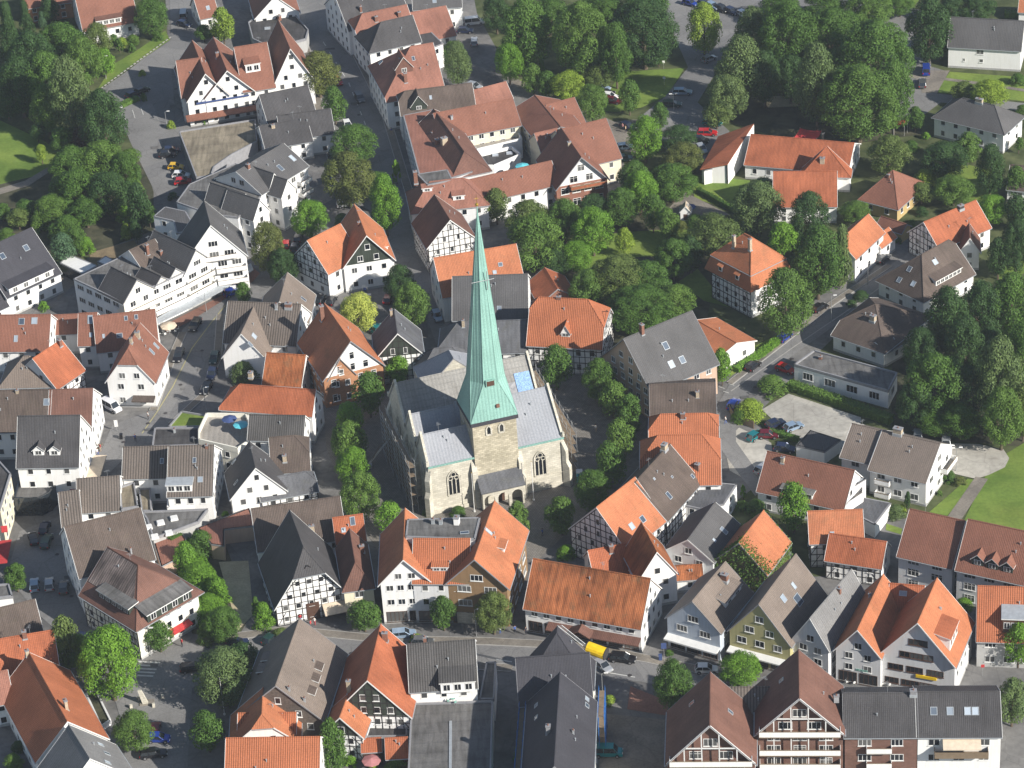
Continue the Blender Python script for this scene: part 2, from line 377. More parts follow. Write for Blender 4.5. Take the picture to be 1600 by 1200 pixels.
def wall_top(wl, v, u):                     # height of the wall's top at distance u
    key, a, d, w, n, g, k = wl
    if not g: return v.he
    q = min(u, w - u) / (w / 2); return v.he + v.rise * min(q, 1 - k)
def timber_mesh(mb, v, wl, step=1.15, zs=0.0):
    key, a, d, w, n, g, k = wl; up = Vector((0, 0, 1)); a = a + n * 0.02; T = 0.14
    nn = max(2, round(w / step)); us = [w * i / nn for i in range(nn + 1)]
    for u in us:
        u = min(max(u, T / 2), w - T / 2); top = wall_top(wl, v, u) - 0.1
        if top > zs + 0.2: mb.beam(a + d * u + up * zs, a + d * u + up * top, T, n, dep=0.06)
    zt = v.he + (v.rise * (1 - k) if g else 0); z = zs + 0.08; rh = 1.35; i = 0
    while z < zt - 0.3:
        if z <= v.he: u0, u1 = 0, w
        else: e = (z - v.he) / v.rise * w / 2; u0, u1 = e, w - e
        if u1 - u0 > 0.5: mb.beam(a + d * u0 + up * z, a + d * u1 + up * z, T * (1.2 if i % 2 == 0 else 0.8), n, dep=0.055)
        z += rh; i += 1
    fh = 2.7; f = 0
    while zs + f * fh + 2.2 < v.he:
        b0 = zs + f * fh + 0.1; h = min(fh, v.he - b0) - 0.2
        for u, sg in ((us[0], 1), (us[-1], -1)): mb.beam(a + d * (u + sg * 0.1) + up * b0, a + d * (u + sg * min(1.7, w / 3)) + up * (b0 + h), T * 0.8, n, dep=0.05)
        f += 1
    if g: e = 0.3; mb.beam(a + d * e + up * (v.he + 0.1), a + d * (w / 2) + up * (v.he + v.rise * (1 - k * 0.5) - 0.3), T, n, dep=0.05); mb.beam(a + d * (w - e) + up * (v.he + 0.1), a + d * (w / 2) + up * (v.he + v.rise * (1 - k * 0.5) - 0.3), T, n, dep=0.05)
def auto_windows(v, parent, keys='frl', sp=2.6, w=1.1, h=1.3, fl=2.75, skip0='', shop=''):
    for wl in wall_list(v):
        key, a, d, wd_, n, g, k = wl
        if key not in keys or wd_ < 1.8: continue
        floors = max(1, int(round((v.he - v.z0) / fl))); fh = (v.he - v.z0) / floors; up = Vector((0, 0, 1))
        for i in range(floors + (3 if g else 0)):
            z = v.z0 + fh * (i + 0.55) if i < floors else v.he + 0.1 + 2.5 * (i - floors) + 1.0
            if i == 0 and key in skip0: continue
            lo, hi = 0.6, wd_ - 0.6
            if i >= floors:
                e = (z + h / 2 + 0.35 - v.he) / max(v.rise, 0.01) * wd_ / 2 + 0.15
                if z + h / 2 + 0.3 > v.he + v.rise * (1 - k): break
                lo, hi = e, wd_ - e
                if hi - lo < w: break
            if i == 0 and key in shop:
                c = max(1, int((wd_ - 0.6) / 2.9)); st = (wd_ - 0.6) / c
                for j in range(c): window(parent, a + d * (0.3 + st * (j + 0.5)) + up * (v.z0 + 1.45), d, n, st - 0.45, 2.2, 'd')
                continue
            c = max(1, int((hi - lo) / sp)); st = (hi - lo) / c
            for j in range(c):
                ww = w * (1.0 if (j + i) % 3 else 0.9); window(parent, a + d * (lo + st * (j + 0.5)) + up * z, d, n, ww, h)
def rayhit(v, x, y):
    d = (W(x, y, 0) - CP).normalized(); best = None
    for q in v.planes:
        n = (q[1] - q[0]).cross(q[2] - q[0]).normalized()
        if n.z < 0: n = -n
        if abs(n.dot(d)) < 1e-4: continue
        tt = (q[0] - CP).dot(n) / n.dot(d); p = CP + d * tt; ok = True; c = sum(q, Vector()) / len(q)
        for i in range(len(q)):
            a, b_ = q[i], q[(i + 1) % len(q)]; e = (b_ - a).cross(n)
            if (p - a).dot(e) * (c - a).dot(e) < -0.3 * e.length * abs((c - a).dot(e)) : ok = False
        if ok and (best is None or tt < best[0]): best = (tt, p, n)
    if best is None:
        q = v.planes[0]; n = (q[1] - q[0]).cross(q[2] - q[0]).normalized(); n = n if n.z > 0 else -n
        tt = (q[0] - CP).dot(n) / n.dot(d); return CP + d * tt, n
    return best[1], best[2]
def slope_axes(n):
    h = Vector((-n.y, n.x, 0))
    if h.length < 0.05: h = Vector((1, 0, 0))
    h.normalize(); up = n.cross(h); up = up if up.z > 0 else -up
    return h, up.normalized()
def skylight(v, x, y, w, h, parent):
    p, n = rayhit(v, x, y); p = p + Vector((0, 0, 0.1)); a, u = slope_axes(n); mb = MB()
    o = p - a * w / 2 - u * h / 2
    for (oo, e1, e2) in ((o, a * w, u * 0.1), (o + u * (h - 0.1), a * w, u * 0.1), (o + u * 0.1, a * 0.1, u * (h - 0.2)), (o + u * 0.1 + a * (w - 0.1), a * 0.1, u * (h - 0.2))): mb.box(oo, e1, e2, n * 0.1, 1)
    mb.box(o + a * 0.08 + u * 0.08, a * (w - 0.16), u * (h - 0.16), n * 0.06, 0)
    return mb.build('skylight', ['roof_glass', 'zinc'], parent)
def chimney(v, x, y, parent, w=0.7, l=0.7, h=1.3, mat='chimney_brick'):
    p, n = rayhit(v, x, y); mb = MB(); e, f_ = v.ex, Vector((-v.ex.y, v.ex.x, 0))
    o = p - e * w / 2 - f_ * l / 2 - Vector((0, 0, 0.6)); mb.box(o, e * w, f_ * l, (0, 0, h + 0.6), 0)
    mb.box(o - e * 0.07 - f_ * 0.07 + Vector((0, 0, h + 0.6)), e * (w + 0.14), f_ * (l + 0.14), (0, 0, 0.12), 1)
    mb.tube(o + e * w / 2 + f_ * l / 2 + Vector((0, 0, h + 0.7)), o + e * w / 2 + f_ * l / 2 + Vector((0, 0, h + 0.95)), 0.13, n=8, m=2)
    if h > 0.8:
        mb.box(o - e * 0.1 - f_ * 0.1 + Vector((0, 0, 0.3)), e * (w + 0.2), f_ * (l + 0.2), (0, 0, 0.25 + 0.35 * (w > 0.9)), 3)
    return mb.build('chimney', [mat, 'trim_grey', 'chimney_brick', 'zinc'], parent)
def dormer(v, x, y, w, h, parent, kind='g', wall='white', roof=None, nwin=1, rise=None, back=None, slope=0.2):
    # x,y is the foot of the dormer's front, at its middle
    p, n = rayhit(v, x, y); out = Vector((n.x, n.y, 0)).normalized(); a = Vector((-out.y, out.x, 0)); up = Vector((0, 0, 1)); tp = math.tan(math.acos(min(1, n.z)))
    mb = MB(); roof = roof or v.roof
    f0, f1 = p - a * w / 2, p + a * w / 2; H_ = h
    if kind == 'g':
        rise = rise if rise is not None else w * 0.45; bl = h / tp; br = (h + rise) / tp
        mb.poly([f1, f0, f0 + up * h, p + up * (h + rise), f1 + up * h], 0)
        mb.poly([f0, f0 - out * bl + up * h, f0 + up * h], 0); mb.poly([f1, f1 + up * h, f1 - out * bl + up * h], 0)
        k = 0.25; dn = up * (k * rise / (w / 2))
        for sg, f_ in ((-1, f0), (1, f1)):
            e = f_ + a * sg * k + up * h - dn + out * k; rdg = p + up * (h + rise) + out * k
            q = [e, rdg, p + up * (h + rise) - out * br, f_ + a * sg * k - out * (bl - 0.1) + up * h - dn]
            mb.slab([z + up * 0.08 for z in q], 0.14, 1, me=2)
    else:
        s_ = slope; L = h / (tp - s_) if tp > s_ + 0.05 else 3; L = min(L, back or 9)
        mb.poly([f1, f0, f0 + up * h, f1 + up * h], 0)
        mb.poly([f0, f0 - out * L + up * (s_ * L + h), f0 + up * h], 0); mb.poly([f1, f1 + up * h, f1 - out * L + up * (s_ * L + h)], 0)
        k = 0.25; q = [f0 - a * k + out * k + up * (h - s_ * k), f1 + a * k + out * k + up * (h - s_ * k), f1 + a * k - out * L + up * (h + s_ * L), f0 - a * k - out * L + up * (h + s_ * L)]
        mb.slab([z + up * 0.1 for z in q], 0.18, 1, me=2)
    st = (w - 0.2) / max(1, nwin)
    for i in range(nwin):
        c = f0 + a * (0.1 + st * (i + 0.5)) + up * (h * 0.52); ww, hh = min(st - 0.15, 1.2), min(h * 0.72, 1.3)
        mb.box(c - a * ww / 2 - up * hh / 2, a * ww, out * 0.05, up * hh, 2); mb.box(c - a * (ww / 2 - 0.1) - up * (hh / 2 - 0.1), a * (ww - 0.2), out * 0.07, up * (hh - 0.2), 3)
        if ww > 0.8: mb.box(c - a * 0.04 - up * hh / 2, a * 0.08, out * 0.085, up * hh, 2)
    return mb.build('dormer', [wall, roof, 'trim_white', 'glass'], parent)
def wallref(v, key):
    for wl in wall_list(v):
        if wl[0] == key: return wl
def on_wall(H, vi, key, name, u0, u1, z0, z1, out, mat, off=0.0, slope=0.0, label=None):   # box on a wall; u as fractions of its width
    v = H['vols'][vi]; wl = wallref(v, key); _, a, d, w, n, g, k = wl; up = Vector((0, 0, 1)); mb = MB()
    o = a + d * (w * u0) + n * off + up * z0; e = d * (w * (u1 - u0))
    if slope: mb.slab([o + up * (z1 - z0), o + n * out - up * slope + up * (z1 - z0), o + n * out - up * slope + e + up * (z1 - z0), o + e + up * (z1 - z0)], z1 - z0, 0)
    else: mb.box(o, e, n * out, up * (z1 - z0))
    r = mb.build(name, [mat], H['o'])
    if label and r: r['label'] = label
    return r
def balcony(H, vi, key, u0, u1, z, dep=1.4, floor='terrace_paving', rail='white', h=0.95):
    v = H['vols'][vi]; _, a, d, w, n, g, k = wallref(v, key); up = Vector((0, 0, 1)); mb = MB()
    o = a + d * (w * u0) + up * z + n * 0.02; e = d * (w * (u1 - u0)); mb.box(o, e, n * dep, -up * 0.18, 0)
    mb.box(o + n * (dep - 0.08) , e, n * 0.08, up * h, 1); dd = d * 0.07
    mb.box(o, dd, n * (dep - 0.09), up * h, 1); mb.box(o + e - dd, dd, n * (dep - 0.09), up * h, 1)
    mb.box(o + n * (dep - 0.1) + up * h, e, n * 0.12, up * 0.05, 2)
    return mb.build('balcony', [floor, rail, 'wood'], H['o'])
def house(name, label, nick, vols, cat='house', group=None, win=None, tf='', tfm='timber', zs=0.0, sky=(), chim=(), dorm=(), wins=(), nowin='', shop='', wk=None, style='w'):
    v0 = vols[0]; c = (v0.O + v0.ex * (0 if v0.flat else v0.L / 2) + (Vector() if v0.flat else v0.ey * v0.D / 2)); rz = math.atan2(v0.ex.y, v0.ex.x)
    o = empty(name, (c.x, c.y, 0), rz); tag(o, label, cat, group); H = {'o': o, 'vols': vols, 'roofs': []}
    for i, v in enumerate(vols):
        if i and not v.flat: v.O = v.O + v.ex * 0.013 * i + v.ey * 0.017 * i; v.L -= 0.026 * i; v.D -= 0.03 * i; v.he -= 0.007 * i
        build_walls(v, o); r = build_roof(v, o); H['roofs'].append(r)
        if not v.flat:
            v.trim.build('gutter', ['trim_white' if v.wall in ('white', 'palegrey') else 'trim_grey', 'zinc'], r)
        kk = wk[i] if wk else win
        if kk is not None and kk is not False: auto_windows(v, o, keys=''.join(q for q in 'frl' if q not in nowin), shop=shop, **kk)
        if tf and i == 0 or (isinstance(tf, (list, tuple)) and tf[i]):
            ks = tf[i] if isinstance(tf, (list, tuple)) else tf; mb = MB()
            for wl in wall_list(v):
                if wl[0] in ks: timber_mesh(mb, v, wl, zs=zs)
            mb.build('timber_frame', [tfm], o)
    rq = random.Random(name + label)
    for v, rf in zip(vols, H['roofs']):
        if v.flat: continue
        pl, rd = roof_planes(v); L = (rd[1] - rd[0]).length
        if L > 4 and rq.random() < 0.4:
            p = rd[0].lerp(rd[1], rq.uniform(.15, .85)); mb = MB(); hh = rq.uniform(1.3, 2.2); mb.tube(p, p + Vector((0, 0, hh)), .03, n=4); e = Vector((math.cos(rq.random() * 6), math.sin(rq.random() * 6), 0)).normalized()
            for k in range(5): c = p + Vector((0, 0, hh - .1)) + e.cross(Vector((0, 0, 1))) * (k * .22 - .4); mb.tube(c - e * (.42 - .05 * k), c + e * (.42 - .05 * k), .018, n=4)
            c = p + Vector((0, 0, hh - .1)); mb.tube(c - e.cross(Vector((0, 0, 1))) * .45, c + e.cross(Vector((0, 0, 1))) * .55, .02, n=4); mb.build('antenna', ['steel'], rf)
        q = pl[0][0]
        for _ in range(rq.choice((0, 1, 2, 2))):
            mb = MB(); p = q[0].lerp(q[1], rq.uniform(.15, .85)).lerp((rd[0] + rd[1]) / 2, rq.uniform(.45, .8)); mb.tube(p, p + Vector((0, 0, .55)), .08, n=6); mb.tube(p + Vector((0, 0, .5)), p + Vector((0, 0, .62)), .13, n=6)
            mb.build('vent_pipe', ['zinc'], rf)
    for (i, x, y, w, h) in sky: skylight(vols[i], x, y, w, h, H['roofs'][i])
    for c_ in chim: chimney(vols[c_[0]], c_[1], c_[2], H['roofs'][c_[0]], *c_[3:])
    for d_ in dorm:
        kw = d_[5] if len(d_) > 5 else {}
        dormer(vols[d_[0]], d_[1], d_[2], d_[3], d_[4], H['roofs'][d_[0]], **kw)
    for (i, key, u, z, w, h) in wins:
        _, a, d, wd_, n, g, k = wallref(vols[i], key); window(o, a + d * (wd_ * u) + Vector((0, 0, z)), d, n, w, h, style)
    px = [P(Vector((q.x, q.y, q.z))) for v in vols for pl in v.planes for q in pl]
    xs = [q[0] for q in px]; ys = [q[1] for q in px]
    if nick: NICK.append((min(xs), min(ys), max(xs), max(ys) + 0.6 * vols[0].he * 6.8, nick))
    H['c'] = c; return H
WD = dict(sp=2.6)
# ---------------------------------------------------------------- ground
def gmat(name, c, sc1=0.15, amt=0.25, c2=None, rough=0.95, fine=3.0):
    m, t, b = nm(name, rough, 0.15); geo = N(t, 'ShaderNodeNewGeometry').outputs['Position']
    cc = ramp(t, vary(t, geo, sc1, 6, dist=0.6), 0.3, 0.7, sc3(c, 1 - amt), c2 or sc3(c, 1 + amt))
    cc = mix(t, 0.8, cc, ramp(t, vary(t, geo, fine, 4), 0.3, 0.7, (0.82, 0.82, 0.82), (1.15, 1.15, 1.15)), 'MULTIPLY')
    if name.startswith('g_asph') or name in ('g_paving', 'g_gravel'):
        vo = N(t, 'ShaderNodeTexVoronoi'); vo.inputs['Scale'].default_value = 0.09; t.links.new(geo, vo.inputs[0]); sp = N(t, 'ShaderNodeSeparateColor'); t.links.new(vo.outputs['Color'], sp.inputs[0])
        cc = mix(t, 0.8, cc, ramp(t, sp.outputs[0], 0.0, 1.0, (0.86, 0.86, 0.87), (1.1, 1.09, 1.07)), 'MULTIPLY')
        st = ramp(t, vary(t, geo, 0.35, 6, dist=1.5), 0.60, 0.72, (1, 1, 1), (0.72, 0.71, 0.70)); cc = mix(t, 0.6, cc, st, 'MULTIPLY')
        ck = N(t, 'ShaderNodeTexVoronoi', feature='DISTANCE_TO_EDGE'); ck.inputs['Scale'].default_value = 0.22; t.links.new(geo, ck.inputs[0]); cc = mix(t, 0.5, cc, ramp(t, ck.outputs[0], 0.0, 0.02, (0.6, 0.6, 0.6), (1, 1, 1)), 'MULTIPLY')
    if name == 'g_lawn':
        cc = mix(t, 0.7, cc, ramp(t, vary(t, geo, 0.045, 5, dist=1.0), 0.42, 0.68, (0.85, 0.9, 0.8), (1.35, 1.12, 1.1)), 'MULTIPLY')
    t.links.new(cc, b.inputs['Base Color']); return m
gmat('g_lawn', (0.120, 0.190, 0.038), 0.12, 0.15, (0.185, 0.26, 0.055), fine=1.5)
gmat('g_rough', (0.06, 0.085, 0.03), 0.25, 0.4, (0.11, 0.125, 0.055), fine=1.2)
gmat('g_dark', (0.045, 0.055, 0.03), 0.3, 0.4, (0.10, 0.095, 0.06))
gmat('g_asphalt', (0.19, 0.188, 0.186), 0.10, 0.12, fine=4.0)
gmat('g_asphalt_dark', (0.145, 0.143, 0.142), 0.12, 0.2, (0.20, 0.195, 0.188), fine=1.0)
gmat('g_paving', (0.20, 0.182, 0.160), 0.2, 0.2, (0.25, 0.225, 0.19), fine=2.5)
gmat('g_red_paving', (0.24, 0.13, 0.10), 0.2, 0.15)
gmat('g_gravel', (0.36, 0.34, 0.30), 0.12, 0.12, (0.47, 0.45, 0.40), fine=1.0)
gmat('g_sand', (0.42, 0.36, 0.24), 0.3, 0.15); gmat('g_earth', (0.20, 0.155, 0.095), 0.3, 0.2)
bricks('g_setts', (0.21, 0.195, 0.175), (0.13, 0.12, 0.11), 0.45, 0.45, 0.04, 0.2)
plain('g_line', (0.52, 0.52, 0.49), 0.8, var=0.15); plain('g_kerb', (0.33, 0.32, 0.30), 0.9); plain('g_line_yellow', (0.36, 0.33, 0.17), 0.8)
NG = {}
def glev(lv):
    NG[lv] = NG.get(lv, 0) + 1; return 0.03 * lv + 0.001 * NG[lv]
def ground(name, mat, pts, lv):
    z = glev(lv); mb = MB(); P_ = [W(x, y, z) for x, y in pts]
    if sum(a.x * b_.y - a.y * b_.x for a, b_ in zip(P_, P_[1:] + P_[:1])) < 0: P_.reverse()
    mb.poly(P_); o = mb.build(name, [mat]); o['kind'] = 'structure'; return o
def ribbon(name, mat, pts, w, lv, h=0.0, dash=None):      # strip of width w metres along pixel points
    z = glev(lv); q = [W(x, y, 0) for x, y in pts]; mb = MB(); n = []
    for i in range(len(q)):
        d = (q[min(i + 1, len(q) - 1)] - q[max(i - 1, 0)]); n.append(Vector((-d.y, d.x, 0)).normalized())
    for i in range(len(q) - 1):
        segs = [(0, 1)]
        if dash: Lg = (q[i + 1] - q[i]).length; k = max(1, int(Lg / (dash[0] + dash[1]))); segs = [(j / k, (j + dash[0] / sum(dash)) / k) for j in range(k)]
        for s0, s1 in segs:
            a, b_ = q[i].lerp(q[i + 1], s0), q[i].lerp(q[i + 1], s1); na, nb = n[i].lerp(n[i + 1], s0), n[i].lerp(n[i + 1], s1)
            c = [a - na * w / 2, b_ - nb * w / 2, b_ + nb * w / 2, a + na * w / 2]; c = [p + Vector((0, 0, z + h)) for p in c]
            if h: mb.slab(c, h, 0)
            else: mb.poly(c)
    return mb, name, mat
def strip(*a, **k):
    mb, name, mat = ribbon(*a, **k); o = mb.build(name, [mat]); o['kind'] = 'structure'; return o
# ---------------------------------------------------------------- trees
def leafmat(name, c, k=1.0):
    m, t, b = nm(name, 0.6, 0.25)
    geo = N(t, 'ShaderNodeNewGeometry'); oi = N(t, 'ShaderNodeObjectInfo')
    cc = ramp(t, geo.outputs['Random Per Island'], 0.0, 1.0, sc3(c, 0.72), sc3((c[0] * 1.08, c[1] * 1.06, c[2] * 0.95), 1.25))
    cc = mix(t, 0.7, cc, ramp(t, vary(t, N(t, 'ShaderNodeTexCoord').outputs['Object'], 3.0, 3), 0.3, 0.7, (0.72, 0.78, 0.72), (1.2, 1.15, 1.0)), 'MULTIPLY')
    cc = mix(t, 0.5, cc, ramp(t, oi.outputs['Random'], 0.0, 1.0, (0.82, 0.88, 0.9), (1.15, 1.12, 1.05)), 'MULTIPLY')
    t.links.new(cc, b.inputs['Base Color'])
    tr = N(t, 'ShaderNodeBsdfTranslucent'); mx = N(t, 'ShaderNodeMixShader'); mx.inputs[0].default_value = 0.22
    t.links.new(mix(t, 1.0, cc, (1.1, 1.3, 0.6), 'MULTIPLY'), tr.inputs[0]); t.links.new(b.outputs[0], mx.inputs[1]); t.links.new(tr.outputs[0], mx.inputs[2])
    t.links.new(mx.outputs[0], t.nodes['Material Output'].inputs[0]); return m
for n_, c_ in dict(green=(0.058, 0.118, 0.030), dark=(0.034, 0.074, 0.030), mid=(0.078, 0.142, 0.038), bright=(0.098, 0.20, 0.030), yellow=(0.34, 0.38, 0.12), lime=(0.17, 0.245, 0.045), olive=(0.090, 0.130, 0.050), grey=(0.090, 0.135, 0.068), copper=(0.06, 0.032, 0.03), rust=(0.092, 0.112, 0.042), blue=(0.06, 0.115, 0.085), pale=(0.24, 0.22, 0.14)).items(): leafmat('leaf_' + n_, (c_[0] * 1.24, c_[1] * 1.22, c_[2] * 0.92))
plain('bark', (0.11, 0.085, 0.06), 0.95, var=0.3, scale=5)
def rdir(r):
    z = r.uniform(-1, 1); a = r.uniform(0, 6.2832); s = math.sqrt(1 - z * z); return Vector((s * math.cos(a), s * math.sin(a), z))
def crown_mesh(kind, nleaf, ls, seed, nl):
    r = random.Random(seed); mb = MB(); lobes = []      # unit crown: radius .5, z from 0 to 1
    def env(z):
        if kind == 'round': return 0.5 * math.sqrt(max(0, 1 - (2 * z - 0.9) ** 2 * (1.0 if z > 0.45 else 1.15)))
        if kind == 'egg': return 0.5 * min(1, (z * 3.2) ** 0.5) * max(0, 1 - max(0, (z - 0.3) / 0.72) ** 1.9) ** 0.62
        if kind == 'con': return 0.5 * (1 - z) ** 0.85 * min(1, z * 6 + 0.4)
        if kind == 'col': return 0.5 * min(1, z * 7 + .5) * (1 - z ** 4) ** 0.6
        return 0.5 * math.sqrt(max(0, 1 - z * z))     # bush: dome
    for i in range(nl):
        z = ((i + r.random()) / nl) ** (0.85); z = min(0.97, z); e = env(z); a = i * 2.39996 + r.uniform(-0.5, 0.5)
        q = r.uniform(0.55, 0.86) if kind in ('round', 'egg', 'bush') else r.uniform(0.5, 0.85)
        rl = (0.20 if kind != 'col' else 0.14) * r.uniform(0.65, 1.25) * (1.0 if nl < 30 else (28 / nl) ** 0.42); d = max(0, e * 1.0 - rl * 0.75) * (1 if r.random() < 0.8 else q)
        lobes.append((Vector((math.cos(a) * d, math.sin(a) * d, min(z, 1 - rl * 0.6))), rl))
    lobes.append((Vector((0, 0, 0.5)), 0.2)); lobes.append((Vector((0, 0, 0.72)), 0.18 if kind != 'con' else 0.05)); tot = sum(l[1] ** 2 for l in lobes)
    for c, rl in lobes:
        k = max(6, int(nleaf * rl * rl / tot))
        for _ in range(k):
            d = rdir(r)
            if d.z < -0.55 and r.random() < 0.7: d.z = -d.z
            p = c + d * rl * r.uniform(0.78, 1.07); p.z = max(0.005, p.z); n = (d + rdir(r) * 0.42 + Vector((0, 0, 0.15))).normalized(); x = n.orthogonal().normalized(); y = n.cross(x)
            a = r.uniform(0, 6.28); x, y = x * math.cos(a) + y * math.sin(a), y * math.cos(a) - x * math.sin(a); s = ls * r.uniform(0.6, 1.3)
            mb.poly([p - x * s * .5, p - y * s * .32 + n * s * .06, p + x * s * .5, p + y * s * .32 + n * s * .06])
    return mb.mesh('crown', ['leaf_green'])
def trunk_mesh(seed):
    r = random.Random(seed); mb = MB(); mb.tube((0, 0, 0), (0.01, 0, 0.5), 0.05, 0.036); mb.tube((0.01, 0, 0.5), (0, 0.02, 1.0), 0.036, 0.018)
    for i in range(5): a = i * 1.3 + r.random(); mb.tube((0.01, 0, 0.42 + i * 0.07), (0.28 * math.cos(a), 0.28 * math.sin(a), 0.75 + i * 0.06), 0.02, 0.008, 5)
    return mb.mesh('trunk', ['bark'])
PROTO = {}
def proto(kind, size, var):
    k = (kind, size, var)
    if k not in PROTO: n, ls, nl = {0: (1300, 0.12, 16), 1: (5200, 0.062, 30), 2: (15000, 0.036, 60), 3: (30000, 0.025, 120)}[size]; PROTO[k] = crown_mesh(kind, n, ls, hash((kind, size, var)) % 1000 if False else (size * 17 + var * 5 + len(kind) * 3), nl)
    return PROTO[k]
TRUNKS = [trunk_mesh(3), trunk_mesh(8)]
TREES = []
def tree(x, y, w, h, mat='green', kind='round', trunk=None, name=None, adj=None, low=False):
    """crown centred at pixel x,y, w by h pixels"""
    s = F / (W(x, y, 4) - CP).dot(fw); w, h = w * 1.11, h * 1.06; Wm = w / s; ph = math.asin(-(W(x, y, 4) - CP).normalized().z)
    hv = h / s; Hm = math.sqrt(max((Wm * 0.35) ** 2 if True else 0, hv * hv - (Wm * math.sin(ph)) ** 2 * 0.9)) / math.cos(ph)
    Hm = min(max(Hm, Wm * 0.55), Wm * 2.6)
    if kind in ('bush',): tk = 0.0
    elif trunk is not None: tk = trunk
    else: tk = {'con': 0.6, 'col': 0.5}.get(kind, 0.8 + 0.12 * Hm)
    zc = tk + Hm * 0.5; p = W(x, y, zc); rz = R_.uniform(0, 6.28)
    nmn = name or ('bush' if kind == 'bush' else ('conifer' if kind == 'con' else 'tree'))
    o = empty(nmn, (p.x, p.y, 0), rz); size = 0 if Wm < 2.6 else (1 if Wm < 6.5 else (2 if Wm < 13 else 3))
    me = proto(kind, size, R_.randrange(3 if size < 3 else 2)); mw = Matrix.Translation((p.x, p.y, tk)) @ Matrix.Rotation(rz, 4, 'Z') @ Matrix.Diagonal((Wm, Wm * R_.uniform(0.92, 1.08), Hm, 1))
    c = inst('crown', me, o, mw); c.material_slots[0].link = 'OBJECT'; c.material_slots[0].material = M('leaf_' + mat)
    th = tk + Hm * 0.55
    if kind != 'bush': inst('trunk', TRUNKS[R_.randrange(2)], o, Matrix.Translation((p.x, p.y, 0)) @ Matrix.Rotation(rz, 4, 'Z') @ Matrix.Diagonal((max(Wm, 3) * 0.75,) * 2 + (th, 1)))
    if kind == 'bush' : c.name = 'foliage'
    TREES.append((o, x, y, w, h, mat, kind, adj, Wm)); return o
def hedge(pts, wd, h, mat='green', label='', seed=1, dens=26, name='hedge'):
    r = random.Random(seed); q = [W(x, y, 0) for x, y in pts]; mb = MB()
    for a, b_ in zip(q[:-1], q[1:]):
        L = (b_ - a).length; d = (b_ - a).normalized(); n = Vector((-d.y, d.x, 0)); k = int(L * (wd + 2 * h) * dens)
        for _ in range(k):
            t_ = r.random() * L; s_ = r.uniform(-1, 1) * (wd + 2 * h) / 2
            if abs(s_) < wd / 2: p = a + d * t_ + n * s_ + Vector((0, 0, h)); nn = Vector((0, 0, 1))
            else: p = a + d * t_ + n * (wd / 2 if s_ > 0 else -wd / 2) + Vector((0, 0, h - (abs(s_) - wd / 2))); nn = n * (1 if s_ > 0 else -1)
            p += rdir(r) * 0.14; p.z = max(0.03, p.z); nn = (nn + rdir(r) * 0.7).normalized(); x = nn.orthogonal().normalized(); y = nn.cross(x); s = r.uniform(.18, .38)
            mb.poly([p - x * s * .6, p - y * s * .4, p + x * s * .6, p + y * s * .4])
        mb.box(a - n * wd * .42, d * L, n * wd * .84, (0, 0, h * .93))
    return single(mb, name, ['leaf_' + mat], label, 'hedge', at=q[0])
